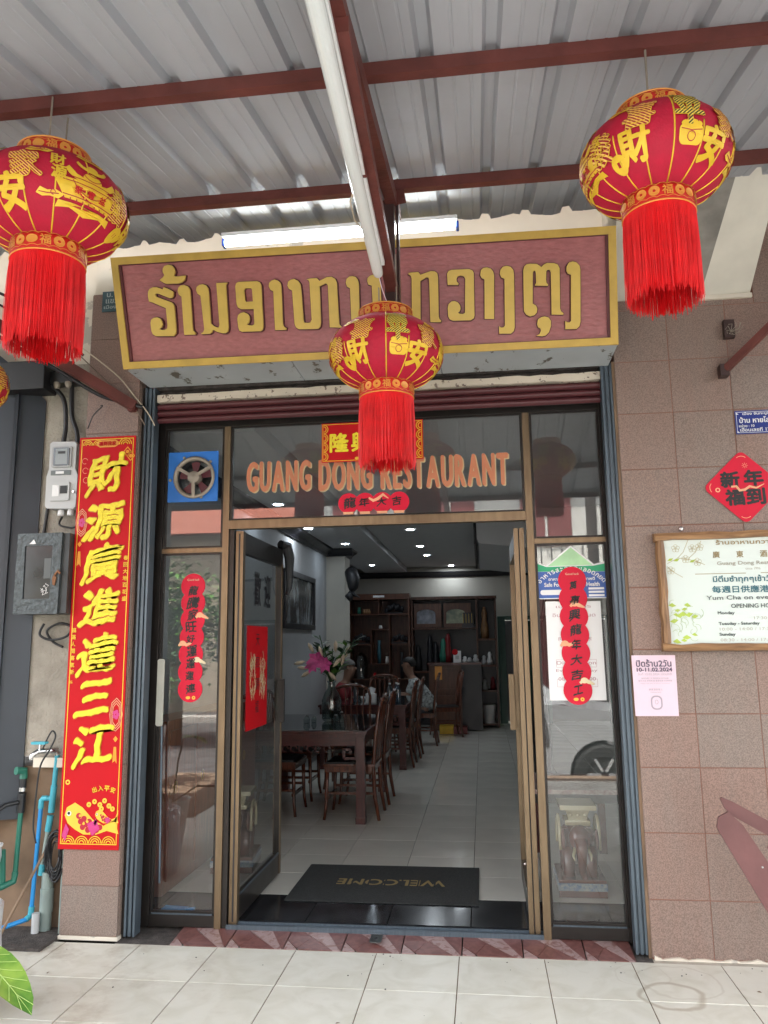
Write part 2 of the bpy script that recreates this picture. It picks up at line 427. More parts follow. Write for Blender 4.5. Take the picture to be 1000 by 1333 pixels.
def arc(c, r, a0, a1, n=8):
    return [(c[0] + r * math.cos(a0 + (a1 - a0) * i / n), c[1] + r * math.sin(a0 + (a1 - a0) * i / n)) for i in range(n + 1)]
def rrect(x0, x1, z0, z1, r, n=4):
    return arc((x1 - r, z0 + r), r, -math.pi / 2, 0, n) + arc((x1 - r, z1 - r), r, 0, math.pi / 2, n) + arc((x0 + r, z1 - r), r, math.pi / 2, math.pi, n) + arc((x0 + r, z0 + r), r, math.pi, 1.5 * math.pi, n)
def circ(cx, cz, r, n=20, rx=None):
    return [(cx + (rx or r) * math.cos(2 * math.pi * i / n), cz + r * math.sin(2 * math.pi * i / n)) for i in range(n)]
def ribbon(pts, w, y0, y1, b):
    """flat strip following a line in the XZ plane"""
    L_, R_ = [], []
    for i, p in enumerate(pts):
        a = pts[max(i - 1, 0)]; c = pts[min(i + 1, len(pts) - 1)]
        d = Vector((c[0] - a[0], c[1] - a[1])); d.normalize(); ww = w[i] if isinstance(w, (list, tuple)) else w
        L_.append((p[0] - d.y * ww / 2, p[1] + d.x * ww / 2)); R_.append((p[0] + d.y * ww / 2, p[1] - d.x * ww / 2))
    b.prism(L_ + R_[::-1], y0, y1)
def bez(p0, p1, p2, p3, n=12):
    out = []
    for i in range(n + 1):
        t = i / n; s_ = 1 - t
        out.append(tuple(s_ ** 3 * a + 3 * s_ * s_ * t * b_ + 3 * s_ * t * t * c + t ** 3 * d for a, b_, c, d in zip(p0, p1, p2, p3)))
    return out
def skin(name, joints, edges, mat, parent, label=None, levels=1):
    """one continuous body grown over a skeleton"""
    me = bpy.data.meshes.new(name); org = root_of(parent).location
    me.from_pydata([(Vector(j[:3]) - org)[:] for j in joints], edges, [])
    o = bpy.data.objects.new(name, me); COL.objects.link(o)
    sk = o.modifiers.new('skin', 'SKIN')
    lay = me.skin_vertices[0] if me.skin_vertices else None
    if lay is None:
        bm = bmesh.new(); bm.from_mesh(me); bm.verts.layers.skin.verify(); bm.to_mesh(me); bm.free(); lay = me.skin_vertices[0]
    for i, j in enumerate(joints):
        r_ = j[3]; lay.data[i].radius = (r_, r_ if len(j) < 5 else j[4])
    lay.data[0].use_root = True
    ss = o.modifiers.new('sub', 'SUBSURF'); ss.levels = levels; ss.render_levels = levels
    dg = bpy.context.evaluated_depsgraph_get(); dg.update()
    m2 = bpy.data.meshes.new_from_object(o.evaluated_get(dg))
    o.modifiers.clear(); o.data = m2; m2.name = name; m2.materials.clear(); m2.materials.append(mat)
    m2.polygons.foreach_set('use_smooth', [True] * len(m2.polygons))
    o.parent = parent
    if label: o['label'] = label
    return o
# ------------------------------------------------------------------ shared materials
m_grout = M('grout', (.20, .13, .10), .9, bump=.3)
m_grout_red = M('grout red', (.27, .125, .09), .9)
m_granite = granite('brown granite', (.245, .158, .128), (.222, .172, .146), .34, .28)
m_porch = porch_tile_mat()
m_porch_grout = M('porch grout', (.20, .14, .095), .9, var=.3, scale=12)
m_intile = M('interior tile', (.74, .725, .655), .10, var=.05, scale=3, obj_var=.05)
m_ingrout = M('interior grout', (.05, .05, .045), .8)
m_blacktile = M('black tile', (.018, .019, .022), .15, var=.4, scale=4, dirt=.35, dcol=(.08, .08, .08), dscale=9)
m_marble_red = marble_mat('red marble', (.14, .056, .050), (.20, .088, .078), (.17, .07, .062))
m_marble_pale = marble_mat('pale marble', (.33, .22, .21), (.22, .11, .10), (.36, .26, .25))
m_cream = peel_mat('cream plaster', (.70, .64, .54), (.50, .46, .40), .62, 3, .85)
m_plaster = M('grey plaster', (.34, .31, .26), .95, var=.2, scale=6, bump=.9, bscale=70, dirt=.5, dcol=(.15, .13, .10), dscale=5)
m_oldtile = M('old brown panel', (.20, .13, .08), .7, var=.25, scale=5, dirt=.6, dcol=(.06, .045, .03), dscale=4)
m_galv = M('metal sheet underside', (.40, .418, .455), .66, .0, var=.08, scale=3, stretch=(1.5, .35, 1), dirt=.25, dcol=(.25, .24, .24), dscale=2.2)
m_steel_red = M('red oxide steel', (.13, .035, .028), .55, .1, var=.22, scale=9, bump=.25, bscale=40, dirt=.3, dcol=(.05, .03, .02))
m_steel_brown = M('dark brown steel', (.055, .030, .028), .45, .2, var=.2, scale=9)
m_bronze = M('bronze anodised frame', (.20, .145, .09), .34, .75, var=.15, scale=7, stretch=(4, 4, .7), dirt=.25, dcol=(.10, .07, .045), dscale=6)
m_bronze_dk = M('dark bronze frame', (.028, .024, .022), .32, .5, var=.15, scale=7)
m_rail = M('blue grey rail', (.105, .135, .165), .38, .55, var=.16, scale=6, stretch=(14, 14, .6), dirt=.35, dcol=(.06, .06, .06), dscale=5)
m_shutter = peel_mat('maroon shutter', (.085, .018, .022), (.62, .55, .50), .70, 9, .4, (1, 1, 2.2))
m_peelcream = peel_mat('peeling cream edge', (.62, .55, .45), (.20, .15, .12), .58, 26, .8)
m_darkconc = M('dark concrete', (.07, .06, .055), .95, var=.4, scale=22, bump=1., bscale=90)
m_greypaint = peel_mat('grey painted slab', (.43, .47, .49), (.13, .12, .10), .585, 9, .55, (1, .6, 1))
m_glass = glass_mat('window glass', (.93, .945, .94), .035)
m_gold = M('gold painted wood', (.52, .34, .065), .42, .15, var=.14, scale=9, dirt=.35, dcol=(.22, .13, .04), dscale=9)
m_goldlet = M('gold letter', (.62, .43, .09), .40, .1, var=.08, scale=14, dirt=.25, dcol=(.33, .20, .06), dscale=14)
m_maroonedge = M('letter edge', (.10, .02, .022), .5)
m_signpink = M('sign board', (.36, .118, .118), .34, var=.12, scale=30, bump=.25, bscale=26, dirt=.45, dcol=(.25, .09, .09), dscale=2.5, stretch=(1, 1, 2.6))
m_white = M('white plastic', (.78, .79, .79), .35, var=.03)
m_black = M('black', (.012, .012, .014), .5)
m_blackpl = M('black plastic', (.016, .017, .019), .4, var=.2)
m_red = M('banner red', (.50, .0025, .008), .6, var=.04, scale=3, spec=.25)
m_redpk = M('sticker red', (.62, .006, .035), .5, var=.04, spec=.3)
m_redln = M('lantern velvet', (.44, .002, .030), .70, var=.10, scale=18, bump=.15, bscale=140)
m_redband = M('lantern band', (.58, .012, .012), .5, var=.05)
m_tassel = M('tassel thread', (.72, .006, .010), .5, var=.12, scale=20)
m_gilt = M('gilt print', (.80, .52, .035), .38, .15, var=.08, scale=20)
m_gilt2 = M('gilt orange', (.72, .30, .05), .4, .1, var=.08)
m_hatch_y = stripe_mat('hatched yellow', (.86, .64, .10), (.07, .06, .015), 42, .75)
m_hatch_r = stripe_mat('hatched orange', (.88, .55, .13), (.36, .01, .02), 42, -.75)
m_yellow = M('plush yellow', (.86, .68, .025), .5, var=.10, scale=45, bump=.4, bscale=120)
m_ink = M('ink black', (.012, .010, .012), .5, var=0)
m_paper = M('paper', (.80, .80, .80), .6, var=.02)
m_pink = M('pink paper', (.74, .57, .66), .6, var=.03)
m_printdk = M('print dark', (.10, .07, .12), .6, var=0)
m_printgy = M('print grey', (.38, .33, .38), .6, var=0)
m_blue = M('blue enamel', (.012, .03, .22), .3, var=.1)
m_fanblue = M('fan blue', (.015, .15, .52), .45, var=.1, dirt=.3, dcol=(.03, .06, .12))
m_fangrey = M('fan metal', (.30, .26, .21), .5, .3, var=.2)
m_pvcblue = M('pvc blue', (.02, .26, .62), .38, var=.08)
m_pvccyan = M('pvc cyan', (.06, .38, .48), .38, var=.08)
m_pvcgreen = M('ppr green', (.02, .16, .11), .4, var=.12, dirt=.3)
m_pvcgrey = M('pvc grey', (.24, .30, .28), .5, var=.12, dirt=.4, dcol=(.12, .1, .07))
m_metergrey = M('meter grey', (.50, .51, .51), .45, var=.05, dirt=.2, dcol=(.3, .28, .25))
m_slate = M('slate metal', (.045, .054, .066), .42, .3, var=.15, scale=2, stretch=(1, 1, .3), dirt=.2, dcol=(.02, .02, .025))
m_hammer = M('hammered grey', (.060, .072, .076), .4, .3, var=.35, scale=60, bump=.6, bscale=60)
m_leaf = M('leaf green', (.10, .26, .035), .4, var=.35, scale=7)
m_leafdk = M('leaf dark', (.025, .075, .018), .45, var=.3, scale=9)
m_maroonwood = M('maroon painted board', (.15, .062, .060), .42, var=.18, scale=6, bump=.15, bscale=30, dirt=.45, dcol=(.07, .03, .03), dscale=5)
m_wallin = M('interior wall', (.42, .43, .44), .8, var=.05, scale=2)
m_wallcream = M('interior cream wall', (.55, .53, .47), .8, var=.05, scale=2)
m_ceil = M('interior ceiling', (.52, .53, .54), .8, var=.03)
m_crown = M('crown dark', (.012, .012, .016), .35)
m_rose = wood_mat('rosewood', (.040, .006, .006), (.085, .015, .012), .30, 5, 'Z', .08)
m_rosex = wood_mat('rosewood rail', (.040, .006, .006), (.085, .015, .012), .30, 5, 'X', .08)
m_darkred = M('dark red lacquer', (.16, .008, .010), .4)
m_chairwood = wood_mat('chair wood', (.065, .017, .009), (.15, .042, .018), .22, 5, 'Z', .4)
m_brownwood = wood_mat('cabinet wood', (.060, .020, .010), (.125, .044, .022), .38, 4, 'Z')
m_framewood = wood_mat('frame wood', (.17, .085, .038), (.36, .20, .09), .5, 4, 'X')
m_framewoodz = wood_mat('frame wood upright', (.17, .085, .038), (.36, .20, .09), .5, 4, 'Z')
m_tabletop = M('glossy table glass', (.010, .014, .016), .06, var=0, spec=.7)
m_mat = M('door mat rubber', (.035, .038, .038), .9, var=.35, scale=90, bump=1., bscale=160)
m_chrome = M('chrome', (.6, .6, .6), .15, 1., var=0)
m_asphalt = M('asphalt', (.07, .07, .07), .9, var=.3, scale=6, bump=.4)

# ------------------------------------------------------------------ ground outside
g = B().box(-40, 40, -60, -.75, -.6, -.35)
struct('street', g, m_asphalt)
g = B().box(-3.6, 3.2, -.75, 4.0, -.5, -.0035)
struct('porch_bed', g, m_porch_grout)
pav = bpy.data.objects.new('pavement', None); COL.objects.link(pav); tag(pav, kind='structure')
J0, PT, GAP = .241, .397, .0045
tile_me = None
def tile_mesh(w, h, t, bev, name, mat):
    b = B().box(-w / 2, w / 2, -h / 2, h / 2, -t, 0, bev)
    return b.mesh(name, mat)
tm = B()
w_ = PT - GAP
def simple_tile(name, wx, wy, t, mat, ch=.0015):
    b = B(); a, c = wx / 2, wy / 2
    vs = [(-a, -c, -t), (a, -c, -t), (a, c, -t), (-a, c, -t), (-a, -c, -ch), (a, -c, -ch), (a, c, -ch), (-a, c, -ch),
          (-a + ch, -c + ch, 0), (a - ch, -c + ch, 0), (a - ch, c - ch, 0), (-a + ch, c - ch, 0)]
    fs = [(8, 9, 10, 11)] + [(4 + i, 4 + (i + 1) % 4, 8 + (i + 1) % 4, 8 + i) for i in range(4)] + [(i, (i + 1) % 4, 4 + (i + 1) % 4, 4 + i) for i in range(4)]
    b.add(vs, fs); return b.mesh(name, mat)
tme = simple_tile('tile', PT - GAP, .4 - GAP, .01, m_porch)
for r_i in range(11):
    y = 4.0 - .2 - .4 * r_i
    for k in range(-8, 8):
        x = J0 + PT * (k + .5)
        if y < 1.6 and abs(x) > 2.4: continue
        o = bpy.data.objects.new('tile', tme); COL.objects.link(o); o.parent = pav
        o.location = (x, y, random.uniform(-.0007, .0007)); o.rotation_euler = (random.uniform(-.001, .001), random.uniform(-.001, .001), 0)
B().box(-1.88, 3.1, 4.0, 4.06, -.05, -.001).build('mortar_joint', M('mortar', (.42, .38, .32), .9, var=.2, scale=14), pav)
# red and white marble threshold, sloping up to the door track
th = bpy.data.objects.new('threshold', None); COL.objects.link(th); tag(th, kind='structure')
B().box(-1.88, .74, 4.004, 4.25, -.1, .0).build('bed', m_darkconc, th)
def slab(x0, x1, polys, nm, mt):
    for pl in polys:
        b = B(); n = len(pl)
        def P(u, v, dz=0.): return (x0 + (x1 - x0) * u, 4.003 + .2 * v, .0025 + .020 * v + dz)
        b.add([P(u, v) for u, v in pl] + [P(u, v, -.012) for u, v in pl], [tuple(range(n))] + [tuple(n + i for i in reversed(range(n)))] + [(i, i + n, (i + 1) % n + n, (i + 1) % n) for i in range(n)])
        b.build(nm, mt, th)
for k in range(-6, 3):
    x0 = .146 + .2905 * k + .003; x1 = x0 + .2905 - .006
    x0 = max(x0, -1.78); x1 = min(x1, .66)
    if x1 - x0 < .05: continue
    e_ = .006
    slab(x0, x1, [[(.18, 1), (.62, 1), (.98, 0), (.86, 0)]], 'tile', m_marble_pale)
    slab(x0, x1, [[(.62 + e_, 1), (1, 1), (1, 0), (.98 + e_, 0)], [(0, 1), (.18 - e_, 1), (.40, .62), (.22, .08), (.0, .45)], [(.40 + e_, .62), (.86 - e_, 0), (.26, 0), (.23, .08)]], 'tile', m_marble_red)
    slab(x0, x1, [[(0, .43), (.2, .06), (.22, 0), (0, 0)]], 'tile', m_marble_pale)
t = thing('floor_bolt_socket', (-.57, 4.12, .018), 'rusty steel bolt socket plate set in the red marble threshold', 'bolt socket')
B().prism(rrect(-.6, -.54, .0, .07, .012), 4.0, 4.006).build('plate', m_chrome, t)
for v in t.children[0].data.vertices: v.co = Vector((v.co.x, v.co.z * 1.6 - .06 + .03, .006 + (v.co.y + .12) * .3 + v.co.z * .1))
B().ell((-.57, 4.115, .024), .012, .022, .004).build('slot', m_black, t)

# ------------------------------------------------------------------ right wall of granite tiles
def wall_tiles(root, xs, zs, y, mat, t=.012, rnd=.0012):
    for i in range(len(xs) - 1):
        for j in range(len(zs) - 1):
            x0, x1, z0, z1 = xs[i] + .0016, xs[i + 1] - .0016, zs[j] + .0016, zs[j + 1] - .0016
            dy = random.uniform(0, rnd); ch = .0018
            b = B(); vs = []
            for (xx0, xx1, zz0, zz1, yy) in ((x0, x1, z0, z1, y + t), (x0, x1, z0, z1, y + ch + dy), (x0 + ch, x1 - ch, z0 + ch, z1 - ch, y + dy)):
                vs += [(xx0, yy, zz0), (xx1, yy, zz0), (xx1, yy, zz1), (xx0, yy, zz1)]
            fs = [(8, 9, 10, 11)] + [(4 + k, 4 + (k + 1) % 4, 8 + (k + 1) % 4, 8 + k) for k in range(4)] + [(k, (k + 1) % 4, 4 + (k + 1) % 4, 4 + k) for k in range(4)]
            b.add(vs, fs); b.build('tile', mat, root)
rw = thing('tiled_wall', (1.9, 4.04, 0), 'wide wall of brown granite tiles right of the shop front, carrying the notice board', 'wall')
B().box(.744, 3.2, 4.0434, 4.6, 0, 3.26).build('wall_core', m_grout_red, rw)
B().box(1.47, 8, 4.0436, 16.5, 3.261, 6.5).build('wall_core', m_grout_red, rw)
XS = [.740, 1.020, 1.318, 1.616, 1.914, 2.212, 2.51, 2.81, 3.1]
ZS = [.006, .262, .561, .861, 1.113, 1.424, 1.731, 2.043, 2.337, 2.634, 2.918, 3.205]
wall_tiles(rw, XS, ZS, 4.04, m_granite)
wall_tiles(rw, [.740, 1.02, 1.318, 1.47], [3.205, 3.262], 4.04, m_granite)
wall_tiles(rw, [1.47, 1.616, 1.914, 2.212, 2.51, 2.81, 3.1], [3.205, 3.5, 3.8, 4.1, 4.4], 4.04, m_granite)
# left pillar
lp = thing('tiled_pillar', (-2.04, 4.15, 0), 'narrow brown granite pillar left of the shop front behind the red banner', 'pillar')
B().box(-2.19, -1.892, 4.0336, 4.5, .0, 3.50).build('wall_core', m_grout, lp)
ZL = [.02, .258, .56, .86, 1.16, 1.46, 1.76, 2.06, 2.36, 2.66, 2.954, 3.221, 3.505]
wall_tiles(lp, [-2.195, -1.885], ZL, 4.03, m_granite)
for j in range(len(ZL) - 1):
    B().box(-1.892, -1.882, 4.044, 4.3, ZL[j] + .0016, ZL[j + 1] - .0016).build('tile', m_granite, lp)
    B().box(-2.2025, -2.1925, 4.044, 4.3, ZL[j] + .0016, ZL[j + 1] - .0016).build('tile', m_granite, lp)
B().box(-2.2, -1.88, 4.026, 4.2, .0, .018).build('mortar_base', m_cream, lp)

# upper wall, canopy slab and haunch
uw = thing('upper_wall', (-.5, 4.3, 2.93), 'cream plastered upper wall and haunched beam above the sign', 'wall')
B().box(-8, -2.22, 4.20, 16.5, 3.125, 6.5).build('left_panel', m_cream, uw)
B().box(-2.219, 1.466, 4.10, 16.5, 3.51, 6.5).build('wall_panel', m_cream, uw)
b = B()
# sloping soffit rising towards the street, and the beam proud of it
b.add([(.735, 4.052, 3.262), (1.21, 4.052, 3.262), (1.21, 3.30, 3.86), (.735, 3.30, 3.86), (.735, 4.10, 3.262), (1.21, 4.10, 3.262), (1.21, 4.10, 4.3), (.735, 4.10, 4.3), (1.21, 3.3, 4.3), (.735, 3.3, 4.3)],
      [(0, 1, 2, 3), (0, 4, 5, 1), (0, 3, 9, 7, 4), (2, 8, 9, 3), (1, 5, 6, 8, 2)])
b.build('soffit', m_cream, uw)
b = B()
b.add([(1.20, 4.04, 3.250), (1.455, 4.04, 3.262), (1.462, 3.15, 3.90), (1.30, 3.15, 3.90), (.95, 4.04, 3.285), (1.12, 3.15, 3.96), (1.12, 3.15, 4.3), (1.46, 3.15, 4.3), (1.455, 4.07, 3.26), (1.455, 4.07, 4.3), (.95, 4.07, 3.28), (.95, 4.07, 4.3)],
      [(0, 1, 2, 3), (1, 8, 9, 7, 2), (3, 2, 7, 6, 5), (0, 4, 10, 8, 1)])
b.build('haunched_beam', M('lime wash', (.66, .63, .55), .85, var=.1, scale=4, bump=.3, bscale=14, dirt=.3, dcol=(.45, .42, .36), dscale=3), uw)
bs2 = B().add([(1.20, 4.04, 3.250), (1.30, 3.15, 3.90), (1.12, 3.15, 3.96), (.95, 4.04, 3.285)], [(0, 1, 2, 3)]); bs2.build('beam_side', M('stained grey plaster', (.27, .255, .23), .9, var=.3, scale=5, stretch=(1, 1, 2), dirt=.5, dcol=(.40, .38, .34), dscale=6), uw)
B().box(1.195, 1.46, 4.025, 4.05, 3.235, 3.258).build('plaster_lip', m_cream, uw)
B().box(-1.90, .735, 4.10, 4.6, 2.92, 3.51).build('lintel', m_darkconc, uw)
sl = thing('canopy_slab', (-.56, 3.9, 2.91), 'grey painted concrete slab with flaking paint directly under the sign board', 'slab')
b = B()
for (x0, x1) in ((-1.838, -.938), (-.934, -.172), (-.168, .712)):
    z_ = lambda x: 2.926 - (x + 1.84) * .0055
    b.add([(x0, 3.76, z_(x0)), (x1, 3.76, z_(x1)), (x1, 4.06, z_(x1)), (x0, 4.06, z_(x0)), (x0, 3.76, z_(x0) + .07), (x1, 3.76, z_(x1) + .07), (x1, 4.06, z_(x1) + .07), (x0, 4.06, z_(x0) + .07)],
          [(0, 3, 2, 1), (4, 5, 6, 7), (0, 1, 5, 4), (1, 2, 6, 5), (2, 3, 7, 6), (3, 0, 4, 7)])
b.build('slab_panel', m_greypaint, sl)
b = B()
b.add([(-1.84, 3.77, 2.93), (-1.84, 4.03, 2.93), (-1.84, 4.03, 3.5), (-1.84, 3.62, 3.45)], [(0, 1, 2, 3)]); b.add([(.712, 3.77, 2.93), (.712, 4.03, 2.93), (.712, 4.03, 3.5), (.712, 3.62, 3.45)], [(3, 2, 1, 0)])
b.build('side_cheek', m_slate, sl)

# left neighbour wall behind the meter
nw = thing('roughcast_wall', (-2.7, 4.2, 0), 'rough grey plaster wall section behind the electricity meter and pipes', 'wall')
B().box(-3.4, -2.206, 4.13, 4.5, .885, 3.12).build('plaster_panel', m_plaster, nw)
B().box(-3.4, -2.206, 4.15, 4.5, 0, .83).build('lower_panel', m_oldtile, nw)
B().box(-2.43, -2.206, 4.09, 4.4, .832, .883, .004).build('ledge', m_cream, nw)
B().box(-3.3, -2.20, 3.86, 4.15, -.01, .014).build('floor_curb', m_darkconc, nw)

B().box(-8, 8, 2.1, 4.099, 4.42, 4.60).build('sky_block_slab', m_cream, uw)  # unseen overhead slab, added to keep sky light off the wall below
b = B(); rnd = random.Random(12); n = 60
b.prism([(.75 + 2.3 * i / n, .0) for i in range(n + 1)] + [(.75 + 2.3 * (n - i) / n, .004 + max(0, rnd.gauss(.004, .006))) for i in range(n + 1)], 4.028, 4.052); b.build('mortar_base', m_cream, rw)
# ------------------------------------------------------------------ awning: sheets, purlins, truss
def roofz(y, x=0): return 3.268 + .226 * (y - 2.23) + .058
aw = thing('metal_awning', (-.3, 2.0, 3.2), 'grey ribbed metal awning on red oxide steel purlins over the entrance', 'awning')
prof = []   # one pitch of the sheet: pan with two small stiffeners, trapezoid rib
P_ = .21
for u, h in ((0, 0), (.052, 0), (.055, .0022), (.061, .0022), (.064, 0), (.110, 0), (.113, .0022), (.119, .0022), (.122, 0), (.150, 0)): prof.append((u, h))
prof += [(.163, .028), (.197, .028), (.21, 0)]
rib0 = .089 - .18
for sidx, k0 in enumerate(range(-16, 14, 3)):
    b = B(); x0 = rib0 + P_ * k0
    cols = []
    for k in range(3):
        for (u, h) in (prof if k == 2 else prof[:-1]): cols.append((x0 + P_ * k + u, h))
    lift = .0015 * (sidx % 2)
    ys = [.45 + i * .31 for i in range(12)]; ys[-1] = 3.84 + random.uniform(-.01, .02)
    ys.insert(-1, ys[-1] - .05)
    vs = []; n = len(cols)
    for yi, y in enumerate(ys):
        for ci, (x, h) in enumerate(cols):
            z = roofz(y) + h + lift + .002 * math.sin(x * 3 + y * 2.2 + sidx)
            if yi == len(ys) - 1: z -= .006 if h < .01 else .0; z += .005 * math.sin(x * 41 + sidx)
            yy = y + (.012 * math.sin(x * 19) + (.01 if h > .01 else 0) if yi == len(ys) - 1 else 0)
            vs.append((x, yy, z))
    fs = [(j * n + i, (j + 1) * n + i, (j + 1) * n + i + 1, j * n + i + 1) for j in range(len(ys) - 1) for i in range(n - 1)]
    b.add(vs, fs); me = b.build('roof_sheet', m_galv, aw)
    sol = [(x, y, z + .0008) for (x, y, z) in vs]; bb = B(); bb.add(sol, [tuple(reversed(f)) for f in fs])
def purlin(y, w=.04, h=.048, x0=-3.6, x1=3.1):
    z = roofz(y) - .004
    B().bar((x0, y, z - h / 2), (x1, y, z - h / 2), w, h).build('purlin', m_steel_red, aw)
for y in (.55, 1.22, 2.23, 3.23): purlin(y)
sb_ = B()
for y in (1.22, 2.23, 3.23):
    for k in range(-14, 14):
        x = rib0 + P_ * k + .18
        sb_.tube([(x + .012, y + .024, roofz(y) - .012), (x + .012, y + .024, roofz(y) + .028)], .0028, 6)
sb_.build('roofing_screw', m_fangrey, aw)
# rafter, lower chord, post, diagonals
def bar(nm, p0, p1, w, h, m=m_steel_red): return B().bar(p0, p1, w, h).build(nm, m, aw)
rz_ = lambda y: roofz(y) - .10
bar('rafter', (-.315, .45, rz_(.45)), (-.345, 3.40, rz_(3.40)), .05, .06)
bar('lower_chord', (-.312, 1.72, 3.030), (-.345, 3.24, 3.010), .05, .045)
bar('lower_chord', (-.315, .7, 3.06) if False else (-.315, 1.0, 3.02), (-.315, 1.74, 3.075), .045, .045)
bar('post', (-.352, 3.20, 2.93), (-.352, 3.20, 3.46), .045, .045, m_steel_brown)
bar('brace', (-.378, 2.36, 2.99), (-.378, 3.16, 3.44), .03, .04, m_steel_brown)
bar('brace', (-.34, 2.30, 2.99), (-.34, 1.78, rz_(1.78)), .03, .04)
bar('post', (-.318, 3.232, 2.93), (-.318, 3.232, 3.46), .012, .05, m_steel_brown)
bar('gusset', (-.41, 3.195, 3.435), (-.28, 3.195, 3.455), .006, .07)
b = B()
for z in (3.035, 3.055): b.lathe([(0, 0), (.006, 0), (.006, .01), (0, .01)], (-.33, 3.168, z), 10, 'Y')
b.build('bolt', m_white, aw)
bar('side_strut', (1.285, 4.0, 2.835), (2.10, 3.60, 3.575), .035, .035)
B().box(1.258, 1.300, 3.985, 4.038, 2.80, 2.862).build('strut_foot', m_steel_brown, aw)
B().box(1.30, 1.352, 4.005, 4.039, 3.012, 3.108).build('wall_socket', m_steel_brown, aw)
b = B()
for i in range(9):
    a = i * .8; b.tube([(1.33, 4.0, 3.04), (1.335 + .03 * math.cos(a), 3.985, 3.045 + .03 * math.sin(a)), (1.34 + .045 * math.cos(a + .6), 3.98, 3.05 + .035 * math.sin(a + .9))], .0015, 4)
b.build('frayed_wire', m_fangrey, aw)
bar('side_strut', (-1.90, 4.0, 2.80), (-2.72, 3.55, 3.30), .045, .055)
bar('side_strut', (-2.50, 3.55, 3.12), (-2.95, 3.2, 3.55), .04, .05)
B().box(-1.935, -1.89, 3.99, 4.028, 2.775, 2.825).build('strut_foot', m_steel_red, aw)

# ------------------------------------------------------------------ fluorescent lamps
fl = thing('fluorescent_lamp', (-.66, 3.60, 3.5), 'lit fluorescent batten lamp with blue end holders on top of the sign', 'lamp')
m_lit = M('lit tube', (1, 1, 1), .4, var=0, emis=(.88, .96, 1.0), es=3.2)
B().tube([(-1.245, 3.582, 3.511), (-.07, 3.582, 3.511)], .019, 14).build('tube', m_lit, fl)
B().box(-1.26, -.055, 3.555, 3.64, 3.534, 3.556, .004).build('batten', m_white, fl)
m_hold = M('holder blue', (.01, .05, .35), .4)
for x in (-1.262, -.062): B().box(x, x + .014, 3.572, 3.61, 3.494, 3.532, .003).build('tube_holder', m_hold, fl)
f2 = thing('fluorescent_lamp', (-.40, 2.3, 3.06), 'unlit white tube lamp clipped along the lower chord of the awning truss', 'lamp')
m_off = M('unlit tube', (.74, .78, .78), .22, var=.02, coat=.3)
B().tube([(-.335, 1.25, 2.965), (-.345, 1.7, 2.965), (-.374, 2.92, 2.965), (-.374, 2.95, 2.965), (-.374, 2.96, 2.965)], [.024, .024, .022, .020, .012], 18).build('tube', m_off, f2)
B().bar((-.318, 1.25, 2.985), (-.352, 2.90, 2.983), .022, .020).build('batten', m_white, f2)
B().tube([(-.365, 2.32, 2.97), (-.398, 2.40, 2.955), (-.402, 2.52, 2.955), (-.388, 2.62, 2.975)], .003, 6).build('cable', M('beige cable', (.5, .42, .32), .6), f2)
B().tube([(-.372, 2.95, 2.955), (-.365, 3.0, 2.92), (-.345, 3.10, 2.87)], .0018, 6).build('cable', m_pink, f2)

